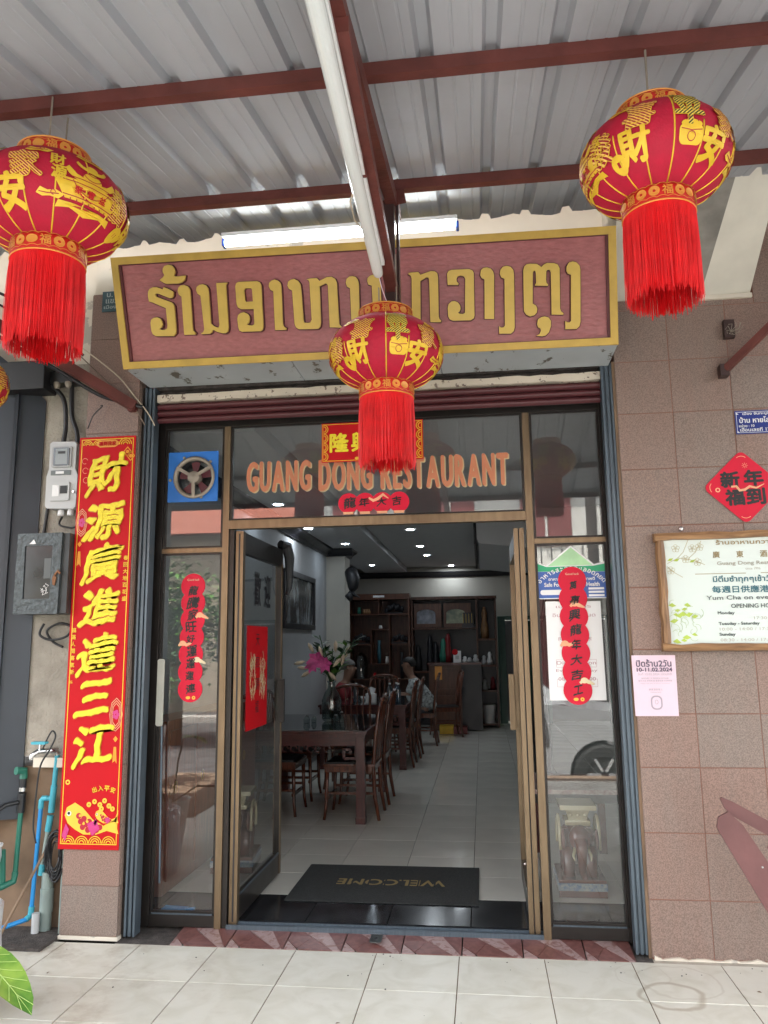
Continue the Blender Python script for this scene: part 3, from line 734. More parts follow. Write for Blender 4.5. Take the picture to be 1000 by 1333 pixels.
# ------------------------------------------------------------------ sign board
LET = [[[(-1598,446),(-1580,458),(-1569,469),(-1577,486),(-1575,502),(-1565,515),(-1545,520),(-1525,515),(-1514,500),(-1510,484),(-1515,471),(-1518,461),(-1501,458),(-1456,460),(-1463,440),(-1477,429),(-1495,423),(-1562,426),(-1576,431)]],[[(-1665,343),(-1667,372),(-1665,391),(-1655,406),(-1637,413),(-1616,412),(-1596,404),(-1585,399),(-1578,410),(-1561,403),(-1528,383),(-1530,365),(-1540,354),(-1554,354),(-1613,380),(-1624,381),(-1627,372),(-1621,363),(-1542,330),(-1530,314),(-1530,193),(-1533,173),(-1548,160),(-1645,165),(-1659,175),(-1665,192),(-1666,234),(-1661,250),(-1645,259),(-1627,260),(-1612,253),(-1603,238),(-1601,222),(-1608,208),(-1621,201),(-1610,194),(-1592,193),(-1578,201),(-1575,217),(-1576,303),(-1647,337),(-1659,341)]],[[(-1489,162),(-1487,355),(-1500,366),(-1505,386),(-1500,402),(-1485,413),(-1467,413),(-1450,406),(-1440,390),(-1439,373),(-1441,193),(-1438,179),(-1427,169),(-1429,161)]],[[(-1399,165),(-1386,170),(-1379,184),(-1385,353),(-1400,365),(-1406,382),(-1402,399),(-1386,409),(-1369,411),(-1352,404),(-1342,389),(-1340,367),(-1341,211),(-1328,198),(-1309,189),(-1300,190),(-1296,201),(-1296,402),(-1296,412),(-1237,410),(-1246,399),(-1249,181),(-1254,166),(-1268,158),(-1285,159),(-1311,167),(-1333,180),(-1340,167),(-1352,160),(-1395,161)]],[[(-1197,389),(-1191,404),(-1178,410),(-1081,407),(-1068,401),(-1061,386),(-1064,180),(-1068,165),(-1080,157),(-1180,160),(-1192,166),(-1197,183),(-1199,227),(-1193,245),(-1178,255),(-1161,257),(-1144,249),(-1134,234),(-1134,217),(-1141,201),(-1151,197),(-1143,191),(-1123,188),(-1111,194),(-1110,208),(-1109,270),(-1177,274),(-1191,283),(-1197,300)],[(-1152,367),(-1144,376),(-1118,375),(-1110,368),(-1110,308),(-1146,308),(-1151,316)]],[[(-1004,158),(-1000,352),(-1014,359),(-1022,375),(-1019,394),(-1005,405),(-988,409),(-971,402),(-960,390),(-957,371),(-961,185),(-956,171),(-944,165),(-946,156)]],[[(-902,349),(-918,358),(-925,374),(-920,393),(-907,403),(-887,405),(-868,395),(-857,378),(-855,356),(-852,197),(-849,186),(-833,184),(-818,185),(-810,198),(-810,385),(-815,395),(-824,400),(-800,402),(-770,401),(-758,387),(-719,403),(-694,403),(-678,392),(-670,373),(-669,168),(-664,161),(-657,155),(-662,150),(-719,155),(-716,360),(-721,371),(-729,373),(-759,361),(-763,179),(-767,162),(-779,151),(-880,155),(-894,165),(-900,181)]],[[(-606,175),(-604,341),(-619,350),(-624,368),(-619,387),(-605,398),(-588,399),(-572,394),(-562,380),(-558,361),(-563,173)]],[[(-493,168),(-493,347),(-510,353),(-515,369),(-512,385),(-498,396),(-481,399),(-462,392),(-450,378),(-448,357),(-449,166),(-428,150),(-406,148),(-405,163),(-401,343),(-400,353),(-355,352),(-357,340),(-360,128),(-366,110),(-380,103),(-396,108),(-429,124),(-451,112),(-497,114)]],[[(-313,197),(-298,207),(-296,220),(-291,367),(-294,382),(-307,390),(-304,396),(-256,397),(-246,383),(-194,397),(-175,395),(-162,385),(-159,364),(-163,175),(-160,162),(-151,154),(-153,147),(-206,150),(-204,357),(-208,367),(-219,368),(-248,353),(-255,154),(-315,152)]],[[(-113,325),(-114,379),(-106,391),(-92,396),(-4,394),(12,386),(18,373),(15,169),(11,156),(-4,147),(-93,150),(-109,158),(-116,172),(-117,214),(-112,232),(-97,244),(-81,245),(-65,237),(-54,221),(-53,205),(-59,192),(-67,188),(-59,182),(-43,179),(-32,185),(-25,350),(-32,362),(-47,366),(-61,364),(-68,353),(-67,337),(-58,329),(-60,322)]],[[(64,149),(69,341),(56,347),(49,363),(53,384),(65,395),(84,396),(102,389),(113,374),(117,356),(111,146)]],[[(134,73),(134,109),(145,102),(156,103),(163,110),(167,337),(152,344),(145,362),(148,380),(161,394),(180,397),(198,391),(211,375),(214,355),(211,100),(206,82),(192,70)]],[[(259,372),(264,387),(274,397),(293,399),(324,396),(337,388),(346,379),(357,390),(373,397),(407,394),(425,386),(434,368),(433,175),(439,161),(449,153),(447,146),(392,150),(392,353),(387,364),(378,365),(370,360),(368,319),(370,303),(379,294),(376,289),(315,294),(314,299),(320,306),(320,355),(316,364),(310,365),(305,356),(301,209),(304,206),(317,198),(323,182),(320,164),(308,152),(287,148),(269,158),(258,175)]],[[(316,52),(332,61),(339,76),(336,87),(325,93),(320,111),(326,132),(342,141),(358,143),(376,137),(388,120),(387,94),(377,66),(361,51),(345,48)]],[[(456,76),(457,115),(467,108),(477,107),(485,114),(488,334),(473,341),(466,356),(468,376),(479,392),(497,396),(515,390),(529,374),(533,354),(530,107),(525,86),(511,74)]]]
sg = thing('sign_board', (-.57, 3.75, 2.92), 'long pink red sign board with gold frame and gold Lao letters', 'sign')
SV = Vector((0, -.17, .54)).normalized(); SN = Vector((0, -.54, -.17)).normalized()
def sgn(b):
    """turn an upright XZ build (y = depth, front negative) into the tilted sign plane"""
    b.v = [tuple(Vector((x, 3.75, 2.92)) + SV * z + SN * (-y)) for (x, y, z) in b.v]; return b
HT = .563
def lft(z): return -1.840 - .017 * z / HT
def rgt(z): return .711 - .008 * z / HT
def quad(z0, z1, l0, l1, r0, r1): return [(l0, z0), (r0, z0), (r1, z1), (l1, z1)]
tl, tr = .577, .549
sgn(B().prism([(-1.81, .03), (.68, .02), (.672, .52), (-1.82, .545)], 0, .05)).build('panel', m_signpink, sg)
FR = .036
A = [(-1.840, .004), (.711, -.013), (.7036, tr), (-1.855, tl)]
I = [(-1.803, .040), (.674, .023), (.667, tr - .037), (-1.817, tl - .038)]
for i in range(4):
    j = (i + 1) % 4
    sgn(B().prism([A[i], A[j], I[j], I[i]] if i != 3 else [A[3], A[0], I[0], I[3]], -.022, .05)).build('frame_rail', m_gold, sg)
for i in range(4):
    j = (i + 1) % 4; f_ = lambda p, q, t: (p[0] + (q[0] - p[0]) * t, p[1] + (q[1] - p[1]) * t)
    sgn(B().prism([I[i], I[j], f_(I[j], I[(j + 2) % 4], .005), f_(I[i], I[(i + 2) % 4], .005)], -.014, .04)).build('frame_bead', m_maroonedge, sg)
for loops in LET:
    lp_ = [[(x / 1000, z / 1000) for x, z in l] for l in loops]
    # maroon outline a little larger, behind the gold face
    o_ = lp_[0]; big = []
    ar = sum(o_[i][0] * o_[(i + 1) % len(o_)][1] - o_[(i + 1) % len(o_)][0] * o_[i][1] for i in range(len(o_)))
    sgnm = 1 if ar > 0 else -1
    for i in range(len(o_)):
        a = Vector(o_[i - 1]); c = Vector(o_[(i + 1) % len(o_)]); d = (c - a)
        if d.length > 0: d.normalize()
        big.append((o_[i][0] + d.y * .0042 * sgnm, o_[i][1] - d.x * .0042 * sgnm))
    le = sgn(B().prism(lp_, -.026, -.004)).build('letter', m_goldlet, sg)
    bm = bmesh.new(); bm.from_mesh(le.data)
    bmesh.ops.remove_doubles(bm, verts=bm.verts[:], dist=.0004)
    bm.to_mesh(le.data); bm.free()
    if len(loops) == 1: sgn(B().prism(big, -.0145, .0)).build('letter_edge', m_maroonedge, le)
    else: sgn(B().prism([big, [(x, z) for x, z in lp_[1]]], -.0145, .0)).build('letter_edge', m_maroonedge, le)

# ------------------------------------------------------------------ roller shutter: guide rails, rolled curtain
rs = thing('roller_shutter', (-.56, 4.1, 0), 'raised maroon roller shutter with peeling paint and blue grey guide rails', 'shutter')
for (x0, x1) in ((-1.862, -1.806), (.672, .726)):
    b = B()
    b.box(x0, x1, 4.075, 4.13, .012, 2.925)
    b.box(x0 - .001, x0 + .010, 4.058, 4.075, .012, 2.925); b.box(x1 - .010, x1 + .001, 4.058, 4.075, .012, 2.925)
    b.box(x0 + .021, x0 + .035, 4.062, 4.075, .012, 2.925)
    b.build('guide_rail', m_rail, rs)
B().box(-1.882, -1.864, 4.07, 4.14, .0, 2.93).build('rail_edge', m_bronze_dk, rs)
B().box(.728, .742, 4.052, 4.14, .0, 2.93).build('rail_edge', m_oldtile, rs)
for k in range(3):   # curved slats of the rolled curtain
    z0 = 2.728 + k * .038; b = B()
    b.curve(lambda u, v, z0=z0: (-1.803 + 2.472 * u, 4.115 - .018 * math.sin(math.pi * v) - .004 * k, z0 + .037 * v), 1, 7)
    b.build('slat', m_shutter, rs, smooth=True)
b = B(); rnd = random.Random(3)
n = 40; lo = [(-1.80 + 2.47 * i / n, 2.846 + rnd.uniform(-.003, .003)) for i in range(n + 1)]; hi = [(-1.80 + 2.47 * i / n, 2.886 + rnd.uniform(-.004, .004)) for i in range(n + 1)]
b.prism(lo + hi[::-1], 4.078, 4.13); b.build('bottom_rail', m_peelcream, rs)
B().box(-1.805, .67, 4.135, 4.2, 2.80, 2.93).build('shutter_box', m_darkconc, rs)

# ------------------------------------------------------------------ shop front
sf = thing('shop_front', (-.56, 4.18, .02), 'bronze aluminium and glass shop front with side windows and a transom window', 'shop front')
Y = 4.18
def fb(nm, x0, x1, z0, z1, m, y0=Y, y1=Y + .06, parent=sf): return B().box(x0, x1, y0, y1, z0, z1, .0015).build(nm, m, parent)
fb('jamb', -1.832, -1.785, .02, 2.80, m_bronze_dk); fb('jamb', .668, .70, .02, 2.80, m_bronze_dk)
fb('head_bar', -1.7845, .6675, 2.712, 2.80, m_bronze_dk)
fb('head_bead', -1.7845, .6675, 2.745, 2.752, m_black, Y - .004, Y)
fb('mullion', -1.430, -1.3945, .02, 2.7115, m_bronze, Y, Y + .05)
fb('mullion', .255, .2925, .02, 2.7115, m_bronze, Y, Y + .05)
fb('mullion_side', -1.3940, -1.366, .02, 2.112, m_bronze_dk, Y + .012, Y + .07)
fb('transom', -1.3940, .2545, 2.1135, 2.162, m_bronze, Y - .006, Y + .05)
fb('transom', -1.7845, -1.4305, 1.985, 2.012, m_bronze, Y + .001, Y + .045)
fb('transom', .2930, .6675, 1.985, 2.012, m_bronze, Y + .001, Y + .045)
for (x0, x1) in ((-1.7845, -1.4305), (.2930, .6675)):
    fb('bottom_rail', x0, x1, .026, .082, m_bronze_dk, Y + .001, Y + .05)
    fb('glazing_bead', x0 + .01, x1 - .01, .0825, .089, m_rail, Y + .004, Y + .02)
for (x0, x1, z0, z1) in ((-1.783, -1.432, .09, 1.984), (.294, .666, .09, 1.984), (-1.783, -1.432, 2.013, 2.7115), (.294, .666, 2.013, 2.7115), (-1.393, .2535, 2.163, 2.7115)):
    B().box(x0, x1, Y + .024, Y + .029, z0, z1).build('pane', m_glass, sf)
    for (a0, a1, c0, c1) in ((x0, x0 + .012, z0, z1), (x1 - .012, x1, z0, z1), (x0 + .0125, x1 - .0125, z0, z0 + .010), (x0 + .0125, x1 - .0125, z1 - .010, z1)):
        B().box(a0, a1, Y + .008, Y + .023, c0, c1).build('glazing_bead', m_bronze_dk, sf)
b = B().box(-1.3655, .2545, Y + .0, Y + .05, .020, .036); b.box(-1.3655, .2545, Y + .05, Y + .056, .020, .044); b.box(-1.3655, .2545, Y + .002, Y + .008, .036, .042)
b.build('floor_track', m_rail, sf)
# vinyl lettering on the transom glass: orange face with a cream shadow edge
m_vin = M('vinyl orange', (.50, .175, .085), .5, var=.05); m_vin2 = M('vinyl cream', (.52, .42, .24), .5, var=.05)
def letters_row(word, x0, x1, zc, h):
    n = len(word); geos = [text_geo(c) for c in word]; wd = [max(g_[2], .12) * (.78 if c != 'I' else 1) for g_, c in zip(geos, word)]
    gap = .16; tot = sum(wd) + gap * (n - 1); s_ = (x1 - x0) / tot; x = x0
    for c, w in zip(word, wd):
        cx = x + w * s_ / 2
        le = B().text(c, cx, zc, h=h, w=w * s_, y=Y + .0215, bold=.0055).build('letter', m_vin, sf)
        B().text(c, cx + .007, zc - .005, h=h, w=w * s_, y=Y + .0238, bold=.0055, dy=.0001).build('letter_shadow', m_vin2, le)
        x += (w + gap) * s_
letters_row('GUANG', -1.298, -.935, 2.412, .168)
letters_row('DONG', -.880, -.585, 2.407, .168)
letters_row('RESTAURANT', -.528, .168, 2.405, .170)

# left door leaf, opened inwards
dl = thing('door_leaf', (-1.338, 4.24, .03), 'open left glass door leaf swung inwards with dark bottom rail', 'door')
x = -1.338
B().box(x - .022, x + .022, 4.206, 4.25, .03, 2.105, .002).build('stile', m_bronze, dl)
B().box(x - .004, x + .004, 4.2035, 4.2058, .05, 2.09).build('seam', m_black, dl)
B().box(x - .02, x + .02, 5.06, 5.105, .05, 2.10, .002).build('stile', m_bronze_dk, dl)
B().box(x + .0205, x + .024, 5.065, 5.10, .05, 2.0).build('stile_face', m_bronze, dl)
B().box(x - .019, x + .019, 4.2505, 5.0595, 1.985, 2.10).build('top_rail', m_bronze_dk, dl)
B().box(x - .019, x + .019, 4.2505, 5.0595, .05, .165).build('bottom_rail', m_bronze_dk, dl)
B().box(x - .003, x + .003, 4.2505, 5.0595, .1655, 1.9845).build('pane', m_glass, dl)
B().bar((x + .022, 4.26, .175), (x + .022, 5.05, .175), .006, .012).build('glazing_bead', m_rail, dl)
b = B().box(x + .02, x + .06, 5.0, 5.03, .98, 1.25, .004); b.build('handle', m_bronze_dk, dl)
b = B().tube([(x + .0, 5.1, 2.14), (x + .03, 5.15, 2.13), (x + .05, 5.16, 2.05), (x + .05, 5.16, 1.85), (x + .04, 5.14, 1.80)], [.03, .04, .035, .02, .012], 10); b.build('door_closer', m_blackpl, dl)
# right door leaf
dr = thing('door_leaf', (.212, 4.24, .03), 'open right door leaf seen nearly edge on beside the right window', 'door')
x = .212
B().box(x - .026, x - .002, 4.203, 4.25, .03, 2.075, .002).build('stile', m_bronze, dr)
B().box(x + .004, x + .030, 4.206, 4.25, .03, 2.075, .002).build('stile', m_bronze, dr)
B().box(x - .002, x + .004, 4.215, 4.25, .03, 2.07).build('seam', m_black, dr)
B().box(x - .02, x + .02, 5.06, 5.105, .05, 2.07, .002).build('stile', m_bronze, dr)
B().box(x - .019, x + .019, 4.2505, 5.0595, 1.96, 2.07).build('top_rail', m_bronze_dk, dr)
B().box(x - .019, x + .019, 4.2505, 5.0595, .05, .165).build('bottom_rail', m_bronze_dk, dr)
B().box(x - .003, x + .003, 4.2505, 5.0595, .1655, 1.9595).build('pane', m_glass, dr)
B().box(x - .056, x - .0195, 5.02, 5.05, .93, 1.27, .005).build('handle', m_bronze, dr)
B().lathe([(0, -.006), (.008, -.006), (.008, .006), (0, .006)], (x - .03, 4.30, .34), 10, 'X').build('lock', m_chrome, dr)
# sliding bolt and lock bar in the left window
lb = thing('lock_bar', (-1.755, 4.16, .24), 'pale grey lock plate on a long steel rod inside the left window frame', 'lock bar')
B().prism(rrect(-1.778, -1.738, 1.04, 1.40, .012), 4.165, 4.172).build('plate', M('pale plate', (.42, .43, .38), .5), lb)
B().tube([(-1.744, 4.17, 1.04), (-1.728, 4.172, .24)], .006, 8).build('rod', m_rail, lb)
# ------------------------------------------------------------------ lanterns
LR, LH, LCUT = .242, .160, .143
def lr_at(z):   # body radius at height z from its centre
    t = max(-1, min(1, z / LH)); return LR * math.sqrt(max(0, 1 - abs(t) ** 2.15)) ** .94
def wrap(b, body, a0, z0, h, w=None, bold=.0, off=.004, shear=0., rot=0.):
    """print a character on the lantern body; azimuth a0 measured from the side facing the street"""
    q = B(); q.text(body, 0, 0, h=h, w=w, y=0, bold=bold, dy=.0003, shear=shear, rot=rot)
    wrapb(b, q, a0, z0, off)
def wrapb(b, q, a0, z0, off=.004):
    bm = bmesh.new(); vs = [bm.verts.new(v) for v in q.v]
    for f in q.f:
        try: bm.faces.new([vs[i] for i in f])
        except ValueError: pass
    for _ in range(2):
        ed = [e for e in bm.edges if e.calc_length() > .022]
        if ed: bmesh.ops.subdivide_edges(bm, edges=ed, cuts=1)
    for v in bm.verts:
        x, y, z = v.co; zz = z0 + z; rr = lr_at(zz) + off - y; a = a0 + x / max(.08, lr_at(z0))
        v.co = Vector((rr * math.sin(a), -rr * math.cos(a), zz))
    b.bm(bm)
def band_print(b, chars, r, z, h, n):
    for i in range(n):
        c = chars[i % len(chars)]; a = 2 * math.pi * i / n
        q = B()
        if c == 'o': q.prism([circ(0, 0, h * .5), circ(0, 0, h * .14)[::-1]], -.001, 0)
        elif c == 'v': q.prism(circ(0, 0, h * .42, rx=h * .55), -.001, 0); 
        else: q.text(c, 0, 0, h=h * .95, y=-.0005, bold=.0006, dy=.0001)
        q.v = [((r + .0022 - y) * math.sin(a + x / r), -(r + .0022 - y) * math.cos(a + x / r), z + zz) for (x, y, zz) in q.v]
        b.add(q.v, q.f)
def scallop(b, r, z, amp, n=44, w=.006):
    b.curve(lambda u, v: ((r + .0016) * math.sin(2 * math.pi * u), -(r + .0016) * math.cos(2 * math.pi * u), z + amp * abs(math.sin(math.pi * u * n / 2)) + w * (v - .5)), n * 4, 1)
def ingot(b, a0, z0, s, kind):
    """gold ingots on a tray, a money bag, a coin"""
    q = B()
    if kind == 'tray':
        q.prism([(-.075, .008), (-.055, -.022), (.055, -.022), (.075, .008), (.068, .018), (-.068, .018)], -.001, 0)
        for dx, dz, k in ((0, .030, 1.), (0, .056, .62)):
            o = [(p[0] * 1.25 + dx, p[1] * .62 + dz) for p in arc((0, .018 * k), .045 * k, math.pi * 1.02, math.pi * 1.98, 14)] + [(.050 * k + dx, .016 * k + dz), (.034 * k + dx, .001 * k + dz), (.018 * k + dx, -.003 * k + dz), (-.018 * k + dx, -.003 * k + dz), (-.034 * k + dx, .001 * k + dz), (-.050 * k + dx, .016 * k + dz)]
            q.prism(o, -.0016, -.0006); q.prism(circ(dx, dz, .013 * k, 16, rx=.021 * k), -.0012, -.0004)
        q.prism([(-.066, -.028), (.066, -.028), (.072, -.040), (.04, -.036), (0, -.044), (-.04, -.036), (-.072, -.040)], -.001, 0)
    elif kind == 'bag':
        q.prism(rrect(-.030, .030, -.024, .018, .012), -.001, 0); q.prism(circ(0, .020, .010, rx=.026), -.0016, -.0004)
    elif kind == 'coin':
        q.prism([circ(0, 0, .026), rrect(-.007, .007, -.007, .007, .001)[::-1]], -.001, 0)
    else:
        q.prism([(-.05, -.004), (-.028, -.012), (0, -.008), (.03, -.012), (.05, .004), (.02, .014), (-.01, .008), (-.035, .016)], -.001, 0)
    q.v = [(x * s, y, z * s) for x, y, z in q.v]
    wrapb(b, q, a0, z0, .0035)
def make_lantern(loc, label, rot, sc_=1.):
    t = thing('red_lantern', loc, label, 'lantern', 'red palace lanterns hung under the awning')
    def rt(b): return b
    O = Vector(loc)
    def bl(nm, b, m, smooth=True, parent=t, kind=None):
        c, s_ = math.cos(rot), math.sin(rot)
        b.v = [(O.x + (x * c - y * s_) * sc_, O.y + (x * s_ + y * c) * sc_, O.z + z * sc_) for (x, y, z) in b.v]
        return b.build(nm, m, parent, smooth=smooth, kind=kind)
    prof = [(lr_at(-LCUT + 2 * LCUT * i / 24), -LCUT + 2 * LCUT * i / 24) for i in range(25)]
    N = 64; b = B()
    for (r, z) in prof:
        for k in range(N):
            a = 2 * math.pi * k / N; rr = r * (1 - .006 * abs(math.sin(a * 8)) ** .5 * 0 - .010 * (1 - abs(math.cos(a * 8))) * (1 - (z / LH) ** 2))
            b.v.append((rr * math.sin(a), -rr * math.cos(a), z))
    for i in range(24):
        for k in range(N): b.f.append((i * N + k, i * N + (k + 1) % N, (i + 1) * N + (k + 1) % N, (i + 1) * N + k)); b.m.append(0)
    body = bl('body', b, m_redln)
    b = B()
    for k in range(16):
        a = 2 * math.pi * (k + .5) / 16 + math.pi / 16
        full = k % 4 == 3
        zs = [(-LCUT + (2 * LCUT if full else LCUT * .95) * i / 14) for i in range(15)]
        b.tube([((lr_at(z) + .0005) * math.sin(a), -(lr_at(z) + .0005) * math.cos(a), z) for z in zs], .0026, 5)
    bl('piping', b, m_gilt, parent=body)
    # collars
    for nm, z0, z1, r in (('top_collar', .138, .190, .116), ('bottom_collar', -.200, -.136, .116)):
        b = B().lathe([(r, z0), (r + .001, (z0 + z1) / 2), (r, z1), (r - .004, z1), (r - .004, z0), (r, z0)], n=48)
        cl = bl(nm, b, m_redband)
        p = B(); zc = (z0 + z1) / 2
        band_print(p, ['福', 'o', 'v', '福', 'o', 'o'], r, zc, .034, 18)
        p.tube([(r * math.sin(2 * math.pi * i / 40), -r * math.cos(2 * math.pi * i / 40), z0) for i in range(41)], .003, 5)
        p.tube([(r * math.sin(2 * math.pi * i / 40), -r * math.cos(2 * math.pi * i / 40), z1) for i in range(41)], .003, 5)
        bl('collar_print', p, m_gilt2, parent=cl, smooth=False)
        p = B(); scallop(p, r, z1 - .012, .005, w=.0022); scallop(p, r, z0 + .009, .005, w=.0022); bl('collar_trim', p, m_gilt2, parent=cl, smooth=False)
    # printed characters and emblems, repeated on the four faces
    def ch(nm, m, *a_, **k_): q = B(); wrap(q, *a_, **k_); bl(nm, q, m, False, body)
    def hch(kd, *a_, **k_):
        q = B(); wrap(q, *a_, **k_); o_ = bl('hatched_character', q, m_hatch_y if kd == 'y' else m_hatch_r, False, body)
        k2 = dict(k_); k2['bold'] = k_['bold'] + .0020; k2['off'] = .0032; q = B(); wrap(q, *a_, **k2); bl('character_edge', q, m_gilt, False, body)
    def emb(*a_):
        q = B(); ingot(q, *a_); e_ = bl('emblem', q, m_gilt, False, body)
        if a_[3] in ('tray', 'bag', 'cloud'):
            s_ = a_[2]; q = B(); L_ = lambda pts, w=.0022: ribbon([(x * s_, z * s_) for x, z in pts], w, -.0024, -.0018, q)
            if a_[3] == 'tray':
                L_([(-.066, .012), (.066, .012)]); L_([(-.058, -.016), (.058, -.016)]); L_(arc((0, .036), .046, math.pi * 1.15, math.pi * 1.85, 8)); L_(arc((0, .052), .026, math.pi * 1.1, math.pi * 1.9, 8)); L_([(-.03, .044), (0, .038), (.03, .044)]); L_([(-.045, .022), (.045, .022)])
                for k in range(9): L_([(-.056 + .014 * k, -.020), (-.054 + .014 * k, -.0255)], .003)
            elif a_[3] == 'bag': L_([(-.026, .008), (0, .004), (.026, .008)]); L_(arc((0, -.008), .010, 0, 6.2, 10)); L_(arc((0, .022), .015, .2, 2.9, 6), .002)
            else: L_([(-.04, .0), (-.01, -.002), (.03, .002)]); L_(arc((.01, .004), .008, 0, 5, 8))
            q2 = B(); wrapb(q2, q, a_[0], a_[1], .0038); bl('emblem_line', q2, M('print crimson', (.42, .01, .03), .45, var=.05), False, e_)
    for k in range(2):
        a = k * math.pi
        ch('gilt_character', m_gilt, '財', a - .52, -.058, .090, bold=.0036); ch('gilt_character', m_gilt, '安', a + .60, -.066, .090, bold=.0042)
        hch('y', '平', a + .20, .014, .082, w=.088, bold=.0040)
        hch('r', '喜', a - .42, .030, .084, w=.09, bold=.0030, shear=.2); hch('r', '家', a + .80, .014, .088, bold=.0030, shear=-.2)
        hch('r', '發', a - 1.02, -.028, .090, bold=.0026)
        hch('y', '富', a + .20, .078, .045, w=.08, bold=.003)
        emb(a + .22, -.052, 1.25, 'bag'); emb(a - .80, -.092, .95, 'coin'); emb(a - .70, .075, .8, 'cloud'); emb(a + .95, .07, .8, 'cloud')
        emb(a + math.pi / 2 + .06, -.040, 1.45, 'tray'); emb(a + math.pi / 2 + .1, .085, 1.0, 'cloud'); emb(a + 1.12, -.07, .8, 'cloud')
        ch('gilt_character', m_gilt, '財', a + math.pi / 2 - .38, .040, .042, bold=.0016); ch('gilt_character', m_gilt, '源', a + math.pi / 2 - .36, -.004, .042, bold=.0016)
        ch('gilt_character', m_gilt, '廣', a + math.pi / 2 + .50, .010, .040, bold=.0016); ch('gilt_character', m_gilt, '進', a + math.pi / 2 + .50, -.034, .040, bold=.0016)
        for dx, c in ((-.17, '聚'), (0, '寶'), (.17, '盆')): ch('tray_character', m_redband, c, a + math.pi / 2 + .06 + dx, -.044, .022, off=.0060, bold=.0006)
    # fringe
    rnd = random.Random(int(loc[0] * 100)); b = B()
    for ly, (r, cnt) in enumerate(((.1145, 420), (.108, 260))):
        for i in range(cnt):
            a = 2 * math.pi * (i + rnd.random() * .8) / cnt; ln = .292 + rnd.gauss(0, .009) - (.03 if rnd.random() < .06 else 0)
            w = .0015; sw = rnd.gauss(0, .012); rw_ = rnd.gauss(0, .003); fl_ = rnd.gauss(.001, .003)
            pts = []
            for j in range(5):
                tt = j / 4; aa = a + sw * tt * tt; rr = r + fl_ * tt + rw_ * math.sin(3 * tt)
                z = -.197 - ln * tt
                pts.append((rr, aa, z))
            vs = []
            for (rr, aa, z) in pts:
                da = w / r * (1. if z > -.45 else .7)
                vs += [(rr * math.sin(aa - da), -rr * math.cos(aa - da), z), ((rr + .0012) * math.sin(aa), -(rr + .0012) * math.cos(aa), z), (rr * math.sin(aa + da), -rr * math.cos(aa + da), z)]
            b.add(vs, [(j * 3, j * 3 + 1, j * 3 + 4, j * 3 + 3) for j in range(4)] + [(j * 3 + 1, j * 3 + 2, j * 3 + 5, j * 3 + 4) for j in range(4)])
    bl('fringe', b, m_tassel, False, kind='stuff')
    return t
LZ = {'R': (.566, 2.23, 2.895), 'L': (-1.378, 2.23, 2.910), 'C': (-.372, 3.17, 2.700)}
lan_r = make_lantern(LZ['R'], 'red velvet lantern hanging highest, on the right in front of the white plastered beam', .03, .90)
lan_l = make_lantern(LZ['L'], 'red velvet lantern on the left showing the gold ingot tray emblem', -.60)
lan_c = make_lantern(LZ['C'], 'red velvet lantern hanging from the truss post, in front of the sign board', .12)
lan_n = make_lantern((-2.425, 3.2, 2.700), 'red lantern mostly cut off by the left edge, above the slate door', .9)
def wires(t, pts_list, r=.0035):
    for pts in pts_list: B().tube(pts, r, 6).build('hanging_wire', m_fangrey, t)
wires(lan_r, [[(.560, 2.215, 3.36), (.562, 2.235, 3.07)]])
B().tube([(.57, 2.23, 3.06), (.56, 2.18, 3.075), (.6, 2.28, 3.075)], .003, 5).build('hook', m_fangrey, lan_r)
wires(lan_l, [[(-1.385, 2.205, 3.31), (-1.392, 2.21, 3.08)], [(-1.352, 2.25, 3.26), (-1.352, 2.24, 3.08)]])
wires(lan_c, [[(-.398, 3.15, 3.0), (-.396, 3.15, 2.86)], [(-.396, 3.15, 2.865), (-.378, 3.14, 2.888), (-.358, 3.15, 2.888), (-.352, 3.16, 2.86)], [(-.32, 3.13, 3.14), (-.318, 3.13, 2.86)]], .003)

# ------------------------------------------------------------------ exhaust fan
fn = thing('exhaust_fan', (-1.60, 4.17, 2.27), 'blue square exhaust fan mounted in the upper left window', 'fan')
B().prism([rrect(-1.748, -1.455, 2.272, 2.562, .004), circ(-1.590, 2.410, .104, 32)[::-1]], 4.150, 4.160).build('plate', m_fanblue, fn)
b = B().lathe([(.100, 0), (.118, -.004), (.122, -.014), (.112, -.020), (.102, -.012), (.100, 0)], (-1.590, 4.150, 2.410), 36, 'Y'); b.build('ring', m_fangrey, fn, smooth=True)
b = B().lathe([(.102, 0), (.102, .05), (.1, .05), (.1, 0)], (-1.59, 4.152, 2.41), 30, 'Y'); b.build('duct', m_black, fn, smooth=True)
b = B().lathe([(0, -.028), (.022, -.027), (.034, -.020), (.036, 0), (.036, .03), (0, .03)], (-1.59, 4.145, 2.41), 24, 'Y'); b.build('motor', m_fangrey, fn, smooth='auto')
for a in (90 + 180, 30, 150):
    ca, sa = math.cos(R(a)), math.sin(R(a))
    B().bar((-1.59 + .03 * ca, 4.128, 2.41 + .03 * sa), (-1.59 + .118 * ca, 4.134, 2.41 + .118 * sa), .018, .010, (0, 1, 0)).build('bracket_arm', m_fangrey, fn)
for k in range(5):
    a = R(72 * k + 20); b = B()
    b.prism([(-1.59 + r_ * math.cos(a + d), 2.41 + r_ * math.sin(a + d)) for r_, d in ((.03, -.3), (.094, -.30), (.098, .0), (.094, .28), (.03, .4))], 4.168, 4.171)
    b.build('blade', M('fan blade maroon', (.10, .02, .03), .4), fn)
for (x, z) in ((-1.655, 2.527), (-1.50, 2.500), (-1.735, 2.40), (-1.55, 2.297)):
    B().lathe([(0, -.008), (.006, -.008), (.009, -.004), (.009, 0)], (x, 4.150, z), 10, 'Y').build('bolt', m_fangrey, fn)

